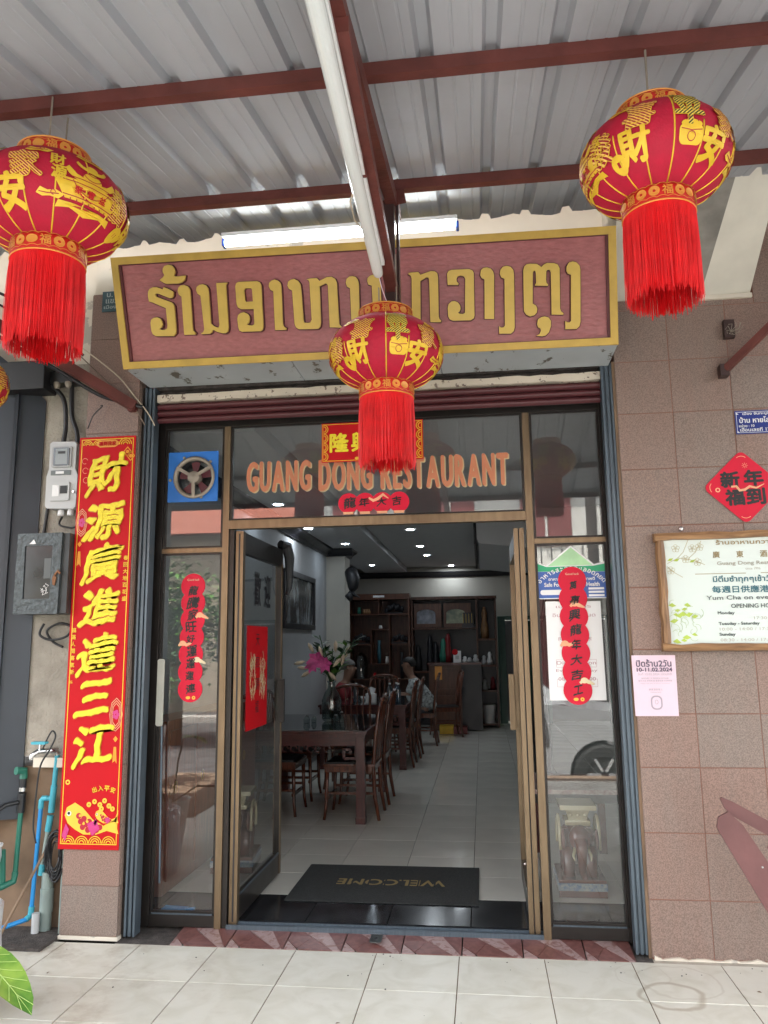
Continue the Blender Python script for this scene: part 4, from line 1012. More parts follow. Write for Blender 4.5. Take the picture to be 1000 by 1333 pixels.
# ------------------------------------------------------------------ flat prints and stickers
def flat(b, outline, y, t=.0012): return b.prism(outline, y - t, y)
def brush(b, cx, cz, h, rise=.16):
    """brush-written feel: strokes rise to the right, swell and waver"""
    bm = bmesh.new(); vs = [bm.verts.new(v) for v in b.v]
    for f in b.f:
        try: bm.faces.new([vs[i] for i in f])
        except ValueError: pass
    for _ in range(3):
        ed = [e for e in bm.edges if e.calc_length() > h * .07]
        if ed: bmesh.ops.subdivide_edges(bm, edges=ed, cuts=1)
    k = 1 / h
    for v in bm.verts:
        u, w = (v.co.x - cx) * k, (v.co.z - cz) * k; ph = cx * 7 + cz * 13
        v.co.x += h * (.022 * math.sin(9 * w + ph) + .012 * math.sin(23 * w + 11 * u + ph) - .05 * w * w)
        v.co.z += h * (rise * u + .020 * math.sin(8 * u + 5 * w + ph) + .012 * math.sin(25 * u + ph) - .10 * u * u)
    q = B(); q.bm(bm); return q
# gold and red couplet on the pillar
cp = thing('couplet_banner', (-2.056, 4.02, .434), 'tall red New Year banner with seven gold brush characters on the left pillar', 'banner')
cx0, cx1, cz0, cz1 = -2.222, -1.890, .437, 2.637
YB = 4.022
flat(B(), [(cx0, cz0), (cx1, cz0), (cx1, cz1), (cx0, cz1)], YB, .003).build('sheet', m_red, cp)
def border(b, x0, x1, z0, z1, w, y):
    b.prism([[(x0, z0), (x1, z0), (x1, z1), (x0, z1)], [(x0 + w, z0 + w), (x0 + w, z1 - w), (x1 - w, z1 - w), (x1 - w, z0 + w)]], y - .001, y)
b = B(); border(b, cx0 + .012, cx1 - .012, cz0 + .025, cz1 - .012, .0045, YB - .0032); b.build('border', m_gilt, cp)
y1 = YB - .004
for c, z, h, dx in (('財', 2.425, .235, .004), ('源', 2.155, .22, .004), ('廣', 1.925, .215, 0), ('進', 1.685, .21, .006), ('達', 1.435, .215, .002), ('三', 1.205, .185, -.002), ('江', .965, .225, .002)):
    o = brush(B().text(c, -2.056 + dx, z, h=h * .88, w=min(.215, h * .98), y=y1 - .004, bold=.0062, dy=.0003, shear=.16), -2.056, z, h).build('character', m_yellow, cp)
    brush(B().text(c, -2.056 + dx, z, h=h * .88, w=min(.215, h * .98), y=y1 - .0005, bold=.0100, dy=.0002, shear=.16), -2.056, z, h).build('character_edge', M('character edge', (.60, .24, .02), .5), o)
for i, c in enumerate('春回大地百花盛'): B().text(c, -1.918, 1.948 - .037 * i, h=.024, y=y1, bold=.0006).build('small_character', m_gilt, cp)
for i, c in enumerate('福滿人間喜氣新'): B().text(c, -2.196, 1.56 - .037 * i, h=.024, y=y1, bold=.0006).build('small_character', m_gilt, cp)
B().text('福', -2.198, 1.285, h=.016, y=y1).build('small_character', m_gilt, cp)
for i, c in enumerate('出入平安'): B().text(c, -2.035 + .034 * i, .728 + .014 * math.sin(math.pi * (i + .5) / 4), h=.026, y=y1, bold=.001, rot=.35 - .23 * i).build('small_character', m_gilt, cp)
b = B(); b.prism([(-2.10, 2.575), (-2.01, 2.575), (-1.99, 2.588), (-1.99, 2.606), (-2.01, 2.618), (-2.10, 2.618), (-2.12, 2.606), (-2.12, 2.588)], y1 - .0012, y1); b.build('header_plaque', m_gilt2, cp)
B().text('福到我家', -2.055, 2.597, h=.024, y=y1 - .0015, bold=.001).build('header_lettering', m_red, cp)
b = B()
def waves(b, x0, x1, z, y, n, r):
    for k in range(n):
        c = (x0 + (x1 - x0) * (k + .5) / n, z)
        for q in (1., .68, .36):
            pts = arc(c, r * q, 0, math.pi, 9); ribbon(pts, r * .13, y - .001 - .0005 * q, y - .0005 * q, b)
for a_ in ((cx0 + .02, cx1 - .02, cz0 + .032, y1, 4, .034), (cx0 + .02, cx0 + .14, cz1 - .048, y1, 2, .028), (cx1 - .10, cx1 - .02, cz1 - .048, y1, 1, .036)):
    b = B(); waves(b, *a_); b.build('wave_border', m_gilt, cp)
m_fx = {k: M('print ' + k, c, .45, var=.05) for k, c in dict(orange=(.78, .30, .02), amber=(.84, .50, .05), magenta=(.55, .04, .20), crimson=(.42, .01, .03), peach=(.80, .40, .22), green=(.10, .30, .10), white=(.8, .78, .72)).items()}
def carp(px, pz, s, flip=1):
    f = B(); P = lambda u, v: (px + flip * u * s, pz + v * s)
    f.prism([P(*q) for q in ((-.13, .02), (-.12, .06), (-.075, .085), (-.03, .06), (.03, .0), (.09, -.03), (.15, .0), (.17, .05), (.16, -.02), (.175, -.07), (.11, -.055), (.05, -.075), (-.02, -.075), (-.07, -.05), (-.11, -.02))][::flip], y1 - .0012, y1); f.build('carp_body', m_fx['amber'], cp)
    f = B()
    for r_ in range(3):
        for c in range(5 - r_):
            q = P(-.05 + c * .03 + r_ * .012, .018 - r_ * .028 - c * .014); f.prism(arc(q, .0155 * s, 0, 2 * math.pi, 12)[:-1], y1 - .0016 - .0002 * c, y1 - .0012)
    f.build('carp_scales', m_fx['crimson'], cp)
    f = B(); 
    for q in ((-.042, .02), (.0, -.01), (.04, -.03), (-.02, -.02), (.02, -.045)): f.prism(circ(*P(*q), .007 * s, 10), y1 - .0028, y1 - .0024)
    f.build('carp_spots', m_fx['amber'], cp)
    f = B(); f.prism([P(*q) for q in ((.0, -.02), (.05, .0), (.07, -.045), (.03, -.08), (.01, -.05))][::flip], y1 - .003, y1 - .0026); f.prism([P(*q) for q in ((-.12, -.02), (-.14, -.08), (-.12, -.11), (-.10, -.05))][::flip], y1 - .003, y1 - .0026); f.build('carp_fin', m_fx['magenta'], cp)
    f = B(); f.prism(circ(*P(-.105, .03), .013 * s, 14), y1 - .0026, y1 - .0020); e = f.build('carp_eye', m_fx['white'], cp)
    B().prism(circ(*P(-.106, .031), .008 * s, 12), y1 - .0032, y1 - .0027).build('carp_pupil', m_ink, e)
carp(-2.065, .585, .98); carp(-1.97, .60, .42)
f = B()
for i, (u, v) in enumerate(((-2.06, .66), (-2.03, .675), (-2.0, .66), (-1.975, .68), (-1.95, .655), (-1.99, .64), (-1.93, .64))): f.prism([circ(u, v, .013, 14), rrect(u - .003, u + .003, v - .003, v + .003, .0005)[::-1]], y1 - .0036 - .0002 * i, y1 - .0032)
f.prism([circ(-2.185, .77, .013, 14), circ(-2.185, .77, .006, 8)[::-1]], y1 - .001, y1)
f.build('coins', m_fx['amber'], cp)
f = B()
for cx_, cz_, s_ in ((-2.185, 2.15, 1.), (-1.935, 1.115, 1.1)):
    for i in range(3):
        f.prism([[(cx_ + (.026 + .008 * i) * s_ * math.cos(a) * .8, cz_ + (.055 + .012 * i) * s_ * math.sin(a)) for a in [2 * math.pi * k / 8 for k in range(8)]], [(cx_ + (.023 + .008 * i) * s_ * math.cos(a) * .8, cz_ + (.051 + .012 * i) * s_ * math.sin(a)) for a in [-2 * math.pi * k / 8 for k in range(8)]]], y1 - .0012 - .0002 * i, y1)
f.build('medallion', m_fx['peach'], cp)
for cx_, cz_ in ((-2.185, 2.15), (-1.935, 1.115)):
    f = B()
    for k in range(5): f.prism(circ(cx_ + .011 * math.cos(k * 1.26), cz_ + .016 * math.sin(k * 1.26), .010, 10), y1 - .0020 - .0002 * k, y1 - .0016)
    f.build('medallion_flower', m_fx['magenta'], cp)
f = B()
for cx_, cz_ in ((-2.19, 2.03), (-1.932, .99)):
    f = B(); f.prism([(cx_ - .013, cz_), (cx_, cz_ - .016), (cx_ + .013, cz_), (cx_, cz_ + .016)], y1 - .001, y1)
    f.prism([(cx_ - .008, cz_ - .04), (cx_ + .006, cz_ - .04), (cx_ + .012, cz_ - .125), (cx_ + .002, cz_ - .11), (cx_ - .012, cz_ - .12)], y1 - .001, y1); f.build('tassel_charm', m_fx['orange'], cp)
for cx_, cz_ in ((-1.935, 2.545), (-1.915, 2.52)):
    f = B(); f.prism([[(cx_ - .026, cz_), (cx_, cz_ - .03), (cx_ + .026, cz_), (cx_, cz_ + .03)], [(cx_ - .018, cz_), (cx_, cz_ + .022), (cx_ + .018, cz_), (cx_, cz_ - .022)]], y1 - .002, y1 - .001)
    f.prism(circ(cx_, cz_, .01), y1 - .002, y1 - .001); f.build('knot_charm', m_fx['orange'], cp)
f = B()
for i in range(3): ribbon(arc((-2.185 + .006 * i, 2.50 - .055 * i), .016, .3, 5.2, 14), .002, y1 - .0008, y1 - .0002, f)
f.build('cloud_scrolls', m_fx['peach'], cp)

# red rectangular banner 興隆 on the transom glass
def px_sheet(nm, loc, label, cat, outline, y, mat, t=.002): 
    t_ = thing(nm, loc, label, cat); flat(B(), outline, y, t).build('sheet', mat, t_); return t_
hb = px_sheet('lintel_banner', (-.575, 4.178, 2.476), 'small horizontal red banner with gold characters behind the middle lantern', 'banner', [(-.863, 2.474), (-.289, 2.474), (-.289, 2.70), (-.863, 2.70)], 4.180, m_red)
b = B()
for i, c in enumerate('隆興業大'): b.text(c, -.762 + .125 * i, 2.585, h=.105, y=4.176, bold=.004, dy=.0003)
b.build('characters', m_yellow, hb)
b = B(); border(b, -.857, -.295, 2.480, 2.694, .003, 4.1775)
for s_ in (0, 1):
    for k in range(4):
        c = ((-.852, 2.507 + .053 * k) if s_ == 0 else (-.300, 2.507 + .053 * k))
        for q in (1., .6): ribbon(arc(c, .026 * q, -1.5 if s_ == 0 else 1.64, 1.5 if s_ == 0 else 4.64, 8), .004, 4.1762 - .0003 * q, 4.1768, b)
for k in range(3): b.prism(circ(-.66 + .03 * k, 2.492, .008, 10, rx=.014), 4.176, 4.177); 
b.build('wave_border', m_gilt, hb)

def blob_strip(nm, loc, label, centres, r, y, chars, up=True, extras=()):
    t_ = thing(nm, loc, label, 'sticker')
    b = B()
    for i, (x, z) in enumerate(centres): b.prism(circ(x, z, r, 28), y - .0012 - .00008 * i, y)
    b.build('sheet', m_redpk, t_)
    b = B(); rnd = random.Random(len(chars) * 7 + 1)
    for (c, x, z, h) in chars:
        h *= rnd.uniform(.78, 1.18); x += rnd.uniform(-.006, .006)
        brush(B().text(c, x, z, h=h, w=h * rnd.uniform(.85, 1.2), y=y - .0022, bold=h * .03, dy=.0002, shear=rnd.uniform(-.05, .25)), x, z, h, rnd.uniform(.05, .25)).build('ink_character', m_ink, t_)
    return t_
zs = [1.800 - .0945 * i for i in range(7)]
lstk = blob_strip('wavy_couplet', (-1.60, 4.166, 1.18), 'scalloped red sticker strip with ink characters on the left window', [(-1.601 + .003 * math.sin(i), z) for i, z in enumerate(zs)], .070, 4.1665 + .036,
    [(c, -1.60, 1.775 - .067 * i, .052) for i, c in enumerate('龍騰家旺好運運運連'[:9])])
zr = [1.785 - .0945 * i for i in range(7)]
rstk = blob_strip('wavy_couplet', (.483, 4.166, 1.16), 'scalloped red sticker strip with ink characters on the right window', [(.482, z) for z in zr], .073, 4.1665 + .030,
    [(c, .485, 1.76 - .077 * i, .050) for i, c in enumerate('萬事興龍年大吉工')])
ys = 4.1665 + .036 - .004
for (t_, y_, sp) in ((lstk, 4.2005, ((-1.545, 1.63), (-1.64, 1.475), (-1.555, 1.385))), (rstk, 4.1945, ((.50, 1.655), (.44, 1.45), (.53, 1.26)))):
    for i, (x, z) in enumerate(sp):
        b = B(); 
        ribbon([(x - .035, z - .006), (x - .015, z + .012), (x + .010, z), (x + .038, z - .012 + .02 * (i % 2))], [.012, .022, .020, .008], y_ - .0010, y_ - .0002, b)
        b.prism(circ(x - .012, z + .008, .015, 14, rx=.019), y_ - .0014, y_ - .0010)
        b.build('dragon_print', m_fx['peach'] if i != 2 else M('cream print', (.72, .60, .38), .5), t_)
    x = sp[0][0]; b = B(); cx_ = -1.60 if t_ is lstk else .483; z0_ = zs[0] if t_ is lstk else zr[0]
    b.text('Good luck', cx_, z0_ + .035, w=.07, y=y_); 
    b.build('small_lettering', M('cream print', (.72, .60, .38), .5), t_)
    b = B(); zz = zs[-1] if t_ is lstk else zr[-1]
    b.prism(circ(cx_ - .012, zz - .045, .008, 12, rx=.013), y_ - .001, y_); b.prism([circ(cx_ + .02, zz - .045, .010, 12), circ(cx_ + .02, zz - .045, .004, 8)[::-1]], y_ - .001, y_)
    b.build('coin_print', m_fx['amber'], t_)
hs = blob_strip('wavy_sticker', (-.574, 4.178, 2.176), 'small horizontal scalloped red sticker reading four ink characters below the lantern fringe', [(-.715, 2.241), (-.622, 2.241), (-.526, 2.241), (-.432, 2.241)], .058, 4.2015,
    [('龍', -.705, 2.245, .058), ('年', -.625, 2.245, .052), ('大', -.527, 2.245, .052), ('吉', -.447, 2.247, .052)])
b = B()
for x in (-.715, -.622, -.526, -.432): b.prism([(x - .028, 2.178), (x + .028, 2.178), (x + .03, 2.192), (x - .03, 2.192)], 4.198, 4.2)
ribbon([(-.60, 2.268), (-.575, 2.252), (-.55, 2.262), (-.52, 2.285), (-.49, 2.262)], [.010, .016, .016, .016, .004], 4.198, 4.1988, b)
b.build('print', m_fx['peach'], hs)

# hygiene certificate and white poster behind the right window
YG = 4.2035
m_cblue = M('certificate blue', (.045, .12, .42), .4, var=.1, scale=3); m_cgreen = M('certificate green', (.02, .36, .16), .4, var=.1); m_cmint = M('certificate mint', (.42, .70, .40), .4, var=.2, scale=6)
ce = thing('hygiene_certificate', (.48, YG, 1.69), 'blue and green house shaped food safety certificate inside the right window', 'certificate')
flat(B(), [(.298, 1.690), (.660, 1.690), (.664, 1.885), (.600, 1.870), (.483, 1.972), (.350, 1.866), (.296, 1.890)], YG, .0015).build('edge', m_white, ce)
flat(B(), [(.303, 1.695), (.655, 1.695), (.658, 1.83), (.30, 1.835)], YG - .0016, .0008).build('field', m_cblue, ce)
flat(B(), [(.3005, 1.836), (.6575, 1.831), (.659, 1.872), (.600, 1.862), (.352, 1.860), (.2995, 1.880)], YG - .0016, .0008).build('band', m_cgreen, ce)
flat(B(), [(.360, 1.864), (.592, 1.866), (.483, 1.962)], YG - .0016, .0008).build('gable', m_cmint, ce)
b = B(); b.text('Safe Food for Good Health', .480, 1.765, h=.021, w=.285, y=YG - .003, bold=.0008); b.text('อาหารปลอดภัย สุขภาพดี', .480, 1.792, h=.022, w=.24, y=YG - .003, bold=.0006)
n_ = 18; word = ''
for i, c in enumerate(('อาหารสะอาดปลอดภยด')): 
    a = 2.55 - 1.95 * i / 16; b.text(c, .480 + .20 * math.cos(a), 1.70 + .150 * math.sin(a), h=.020, y=YG - .003, bold=.0007, rot=a - math.pi / 2)
b.prism(rrect(.315, .432, 1.711, 1.738, .0125), YG - .003, YG - .0026)
for k in range(3): b.prism([(.565, 1.70 + .018 * k), (.645, 1.70 + .018 * k), (.645, 1.711 + .018 * k), (.565, 1.711 + .018 * k)], YG - .003, YG - .0026)
b.build('lettering', m_white, ce)
wp = px_sheet('paper_poster', (.482, YG, 1.167), 'white paper poster with faint dark red text inside the right window', 'poster', [(.338, 1.167), (.625, 1.167), (.622, 1.675), (.338, 1.677)], YG - .0, m_paper)
b = B(); 
for i, (s_, w_) in enumerate((('เมนูอาหาร', .18), ('อินเดเชอยวนด', .22), ('เมนู', .12), ('เปิด', .12), ('限時供應', .17), ('', 0), ('', 0), ('Dim Sum on', .20), ('Every Sunday', .21), ('08:30 - 14:00', .19))):
    if s_: b.text(s_, .482, 1.645 - .041 * i, w=w_, h=.018, y=YG - .0022)
for k in (0, 1): border(b, .38, .585, 1.335 + .0 - k * .10, 1.375 - k * .10, .0012, YG - .0022)
b.build('lettering', M('faded red print', (.45, .25, .28), .6), wp)

# red paper with two door guardians pasted on the open door
dg_ = thing('door_paper', (-1.31, 4.57, .99), 'narrow red paper with painted fans pasted on the open left door', 'poster')
def side(b, x=-1.3305): b.v = [(x + (y * 1.), 4.57 + xx, z) for (xx, y, z) in b.v]; b.v = [(a, b_, c) for (a, b_, c) in b.v]; return b
def onside(b): b.v = [(-1.3335 - y, 4.575 + xx, z) for (xx, y, z) in b.v]; return b
onside(B().prism([(-.215, .99), (.215, .99), (.215, 1.58), (-.215, 1.58)], -.0015, 0)).build('sheet', m_red, dg_)
b = B(); 
for i, c in enumerate('天官賜福'): b.text(c, 0, 1.50 - .13 * i, h=.07, y=-.002)
onside(b).build('ink_characters', m_ink, dg_)
for c_, yy_ in (('歡', -.02), ('迎', .20)):
    vb = B().text(c_, yy_, 1.80, h=.20, w=.13, y=-.001, bold=.004); vb.v = [(-1.334 - y, 4.575 + xx, z) for (xx, y, z) in vb.v]; vb.build('vinyl_character', m_ink, dl)
b = B(); rnd = random.Random(5)
for s_ in (-1, 1):
    for k in range(44):
        u = s_ * (.10 + rnd.uniform(-.05, .05)); v = 1.14 + rnd.uniform(0, .26) * (1 - abs(abs(u) - .10) * 6)
        ribbon([(u, v), (u + rnd.uniform(-.03, .03), v + .03), (u + rnd.uniform(-.03, .03), v + .06)], .006, -.0024 - .0001 * k, -.0022 - .0001 * k, b)
onside(b).build('guardian_print', M('guardian print', (.72, .66, .50), .35, var=.5, scale=60, col2=(.60, .32, .08)), dg_)
# ------------------------------------------------------------------ right wall: diamond, notice board, pink notice, plate
di = thing('diamond_sticker', (1.333, 4.03, 2.04), 'red diamond sticker with black New Year characters above the notice board', 'sticker')
cx, cz, h_ = 1.333, 2.226, .187
def rdia(s, r=.03):
    pts = []
    for (ux, uz) in ((0, -1), (1, 0), (0, 1), (-1, 0)):
        a0 = math.atan2(uz, ux); c = (cx + ux * (s - r * 1.414) * 1.03, cz + uz * (s - r * 1.414)); pts += arc(c, r, a0 - math.pi / 4, a0 + math.pi / 4, 5)
    return pts
flat(B(), rdia(h_ * 1.02), 4.036, .0015).build('sheet', m_redpk, di)
b = B()
for c, x, z in (('新', -.062, .040), ('年', .052, .045), ('福', -.045, -.052), ('到', .055, -.050)): b.text(c, cx + x, cz + z, h=.078, w=.088, y=4.0340, bold=.0040, dy=.0002, rot=.03)
b.build('ink_characters', m_ink, di)
b = B()
ribbon([(cx - .06, cz + .002), (cx - .035, cz + .004), (cx - .02, cz - .018), (cx + .005, cz - .015), (cx + .03, cz + .002), (cx + .06, cz - .008), (cx + .10, cz + .012)], [.010, .012, .013, .012, .012, .009, .003], 4.0308, 4.0314, b)
b.build('dragon_print', m_fx['peach'], di)
b = B()
for a in (0, math.pi / 2, math.pi, 1.5 * math.pi):
    c = (cx + math.cos(a) * .125 * 1.03, cz + math.sin(a) * .125); ribbon(arc(c, .034, a - .7, a + .7, 8), .003, 4.0335, 4.0342, b)
b.prism([circ(cx - .125, cz - .012, .012, 12), circ(cx - .125, cz - .012, .007, 8)[::-1]], 4.0335, 4.0342)
for k in range(8): ribbon([(cx + .015 + .004 * math.cos(k * .785), cz + .11 + .004 * math.sin(k * .785)), (cx + .015 + .015 * math.cos(k * .785), cz + .11 + .015 * math.sin(k * .785))], .0015, 4.0335, 4.0342, b)
b.build('line_print', m_fx['peach'], di)

nb = thing('notice_board', (1.33, 4.02, 1.42), 'wood framed white board with opening hours and green flower drawings', 'notice board')
bx0, bx1, bz0, bz1 = .905, 1.76, 1.440, 1.972
m_board = M('board sheet', (.66, .74, .70), .3, var=.02, scale=2)
B().box(bx0, bx1, 4.012, 4.03, bz0, bz1).build('sheet', m_board, nb)
def log(nm, p0, p1, w, m, seed):
    rnd = random.Random(seed); b = B(); n = 10; a, c = Vector(p0), Vector(p1); vs = []; fs = []
    d = (c - a); hor = abs(d.x) > abs(d.z)
    for i in range(n + 1):
        q = a + d * i / n; j = rnd.uniform(-.003, .003); ww = w / 2 + rnd.uniform(-.003, .003)
        if hor: pr = [(q.x, 4.03, q.z - ww + j), (q.x, 3.990 + j * .5, q.z - ww * .8 + j), (q.x, 3.982 + j, q.z + j), (q.x, 3.990, q.z + ww * .8 + j), (q.x, 4.03, q.z + ww + j)]
        else: pr = [(q.x + ww + j, 4.03, q.z), (q.x + ww * .8 + j, 3.990, q.z), (q.x + j, 3.982 + j, q.z), (q.x - ww * .8 + j, 3.990, q.z), (q.x - ww + j, 4.03, q.z)]
        vs += pr
    for i in range(n):
        for k in range(4): fs.append((i * 5 + k, i * 5 + k + 1, (i + 1) * 5 + k + 1, (i + 1) * 5 + k))
    fs.append((0, 1, 2, 3, 4)); fs.append(tuple(n * 5 + k for k in (4, 3, 2, 1, 0)))
    if not hor: fs = [tuple(reversed(f)) for f in fs]
    fs = [tuple(reversed(f)) for f in fs]
    b.add(vs, fs); return b.build(nm, m, nb)
log('frame_top', (.872, 4, 1.979), (1.80, 4, 1.984), .042, m_framewood, 1)
log('frame_bottom', (.878, 4, 1.432), (1.80, 4, 1.430), .040, m_framewood, 2)
log('frame_side', (.903, 4, 1.452), (.900, 4, 1.96), .040, m_framewoodz, 3)
log('frame_side', (1.775, 4, 1.452), (1.775, 4, 1.96), .040, m_framewoodz, 4)
B().lathe([(0, -.006), (.009, -.005), (.012, 0)], (1.015, 4.036, 2.022), 12, 'Y').build('screw', m_chrome, nb)
yb_ = 4.0115
X0 = 1.335
ln = [('ร้านอาหานกวางตุง', 1.940, .026, .31, m_gilt2, X0)]
tx = {}
def tline(body, z, h, w, col, x=X0, bold=.0006, al='C'):
    tx.setdefault(col, B()).text(body, x, z, h=h, w=w, y=yb_, bold=bold, al=al)
tline('ร้านอาหานกวางตุง', 1.942, .030, .33, 'gold', bold=.0009)
for i, c in enumerate('廣東酒家'): tline(c, 1.884, .032, None, 'gold', X0 - .168 + .112 * i, .0009)
tline('Guang Dong Restaurant', 1.838, .023, .335, 'grey', bold=.0003); tline('since 1996', 1.812, .011, .07, 'grey', bold=.0)
tx.setdefault('gold', B()).prism([(1.06, 1.788), (1.30, 1.788), (1.30, 1.791), (1.06, 1.791)], yb_ - .0006, yb_); tx['gold'].prism([(1.37, 1.788), (1.61, 1.788), (1.61, 1.791), (1.37, 1.791)], yb_ - .0006, yb_)
tline('มีติ่มซำทุกๆเช้าวันอาทิด', 1.760, .040, .385, 'teal', bold=.0009)
tline('每週日供應港式飲茶', 1.712, .034, .40, 'teal', bold=.0009)
tline('Yum Cha on every Sunday', 1.668, .026, .46, 'dark', bold=.0005)
tline('OPENING HOURS', 1.630, .020, .235, 'dark', bold=.0004)
for i, (a_, c_) in enumerate((('Monday', '17:30 - 21:00'), ('Tuesday - Saturday', '10:00 - 14:00 / 17:30 - 21:00'), ('Sunday', '08:30 - 14:00 / 17:30 - 21:00'))):
    tline(a_, 1.595 - .052 * i, .018, (.078, .19, .074)[i], 'dark', 1.152, .0006, 'L')
    tline(c_, 1.570 - .052 * i, .014, (.15, .34, .34)[i], 'grey', (1.32, 1.155, 1.155)[i], .0, 'L')
for k, c in dict(gold=(.34, .27, .14), grey=(.42, .40, .34), teal=(.04, .16, .20), dark=(.10, .13, .13)).items():
    tx[k].build('lettering', M('board text ' + k, c, .5, var=.0), nb)
# plum branch and chrysanthemums in line work
b = B(); rnd = random.Random(11)
def flower(b, x, z, r, n=5):
    for k in range(n):
        a = 2 * math.pi * k / n + .3; c = (x + r * .6 * math.cos(a), z + r * .6 * math.sin(a)); ribbon(circ(c[0], c[1], r * .5, 9) + [circ(c[0], c[1], r * .5, 9)[0]], .0014, yb_ - .0006, yb_, b)
for pts in ([(.93, 1.845), (.98, 1.87), (1.01, 1.90), (1.04, 1.965)], [(.98, 1.872), (1.03, 1.865), (1.09, 1.845), (1.11, 1.835)], [(1.03, 1.865), (1.07, 1.90), (1.10, 1.955)], [(.93, 1.83), (.96, 1.80), (1.0, 1.775)]):
    ribbon(pts, .0022, yb_ - .0005, yb_, b)
for q in ((.975, 1.92), (1.055, 1.918), (1.02, 1.865), (1.075, 1.85), (.945, 1.81), (1.09, 1.925)): flower(b, *q, .018)
b.build('plum_branch', M('branch gold', (.42, .36, .18), .5, var=0), nb)
b = B(); g2 = B()
for k in range(30):
    x = .93 + rnd.uniform(0, .13); z = 1.455 + rnd.uniform(0, .20) * (1 - (x - .93) * 2.2)
    a = rnd.uniform(0, 6); r = rnd.uniform(.012, .03); ribbon(arc((x, z), r, a, a + 2.2, 7), .0014, yb_ - .0006 - .00002 * k, yb_, b)
for k in range(14):
    x = .935 + rnd.uniform(0, .11); z = 1.455 + rnd.uniform(0, .19); a = rnd.uniform(-.4, .6); r = rnd.uniform(.012, .022)
    g2.prism([(x - r, z), (x, z - r * .5), (x + r, z + r * a), (x, z + r * .6)], yb_ - .0004 - .00001 * k, yb_ - .0001)
for q in ((.945, 1.865), (.975, 1.862), (1.05, 1.855)): g2.prism([(q[0] - .014, q[1] - .006), (q[0] + .004, q[1] - .007), (q[0] + .016, q[1] + .006), (q[0] - .002, q[1] + .005)], yb_ - .0006, yb_ - .0001)
b.build('flower_drawing', M('drawing green', (.36, .48, .22), .5, var=0), nb); g2.build('flower_leaves', M('drawing lime', (.42, .56, .08), .5, var=.1), nb)

pn = px_sheet('paper_notice', (.836, 4.03, 1.104), 'pink paper closing notice dated 10-11.02.2024 below the notice board', 'notice', [(.734, 1.103), (.939, 1.103), (.941, 1.395), (.732, 1.396)], 4.0385, m_pink, .001)
for v in pn.children[0].data.vertices: pass
yp = 4.0372
b = B(); b.text('ปิดร้าน2วัน', .836, 1.358, h=.035, w=.168, y=yp, bold=.0009); b.text('10-11.02.2024', .838, 1.326, h=.018, w=.168, y=yp, bold=.0009); b.build('lettering', m_printdk, pn)
b = B(); b.text('วันที่ 12.02.2024 เปิดปกติ', .838, 1.305, h=.013, w=.162, y=yp)
b.text('春節休假二天 敬請見諒 新年快樂', .838, 1.284, h=.008, w=.13, y=yp); b.text('龍年大吉 恭賀新禧 萬事如意 生意興隆', .838, 1.272, h=.008, w=.16, y=yp); b.text('happy new year to all our customers', .838, 1.259, h=.005, w=.14, y=yp)
b.text('廣東酒家敬上', .838, 1.230, h=.010, w=.066, y=yp); b.text('restaurant', .838, 1.217, h=.005, w=.05, y=yp)
oc = rrect(.811, .866, 1.133, 1.201, .022); ic = rrect(.818, .859, 1.140, 1.194, .017); b.prism([oc, ic[::-1]], yp - .0004, yp)
b.prism([circ(.8385, 1.170, .011, 12, rx=.008), circ(.8385, 1.170, .009, 10, rx=.006)[::-1]], yp - .0004, yp)
b.build('faint_lettering', m_printgy, pn)

pl = thing('address_plate', (1.42, 4.03, 2.50), 'blue enamel street address plate with white text near the right edge', 'plate')
flat(B(), rrect(1.322, 1.522, 2.500, 2.622, .004), 4.0372, .003).build('plate', m_blue, pl)
b = B(); border(b, 1.328, 1.516, 2.506, 2.616, .002, 4.0340); 
b.text('เมือง จันทะบูลี', 1.425, 2.604, h=.018, w=.13, y=4.0340, bold=.0005); b.text('บ้าน หายโสก', 1.425, 2.573, h=.030, w=.165, y=4.0340, bold=.0010)
b.text('หน่วย : 10', 1.375, 2.543, h=.016, w=.075, y=4.0340, bold=.0005); b.text('เฮือนเลขที 12', 1.415, 2.522, h=.019, w=.145, y=4.0340, bold=.0006)
for (x, z) in ((1.333, 2.609), (1.333, 2.512)): b.prism([(x - .006, z - .006), (x + .008, z - .006), (x - .006, z + .008)], 4.0330, 4.0338)
b.build('lettering', m_white, pl)
p2 = thing('address_plate', (-2.05, 4.0, 3.38), 'old grey blue address plate half hidden behind the sign board', 'plate')
m_oldplate = M('old plate', (.06, .11, .13), .5, var=.3)
B().box(-2.128, -1.91, 4.012, 4.02, 3.385, 3.508).build('plate', m_oldplate, p2)
b = B(); b.text('บ. พะ', -2.05, 3.485, h=.024, w=.10, y=4.0115, bold=.0008); b.text('แขวง', -2.055, 3.447, h=.026, w=.10, y=4.0115, bold=.0006); b.text('เมืองจัน', -2.055, 3.412, h=.022, w=.12, y=4.0115, bold=.0006); b.build('lettering', M('old white print', (.4, .45, .45), .6), p2)

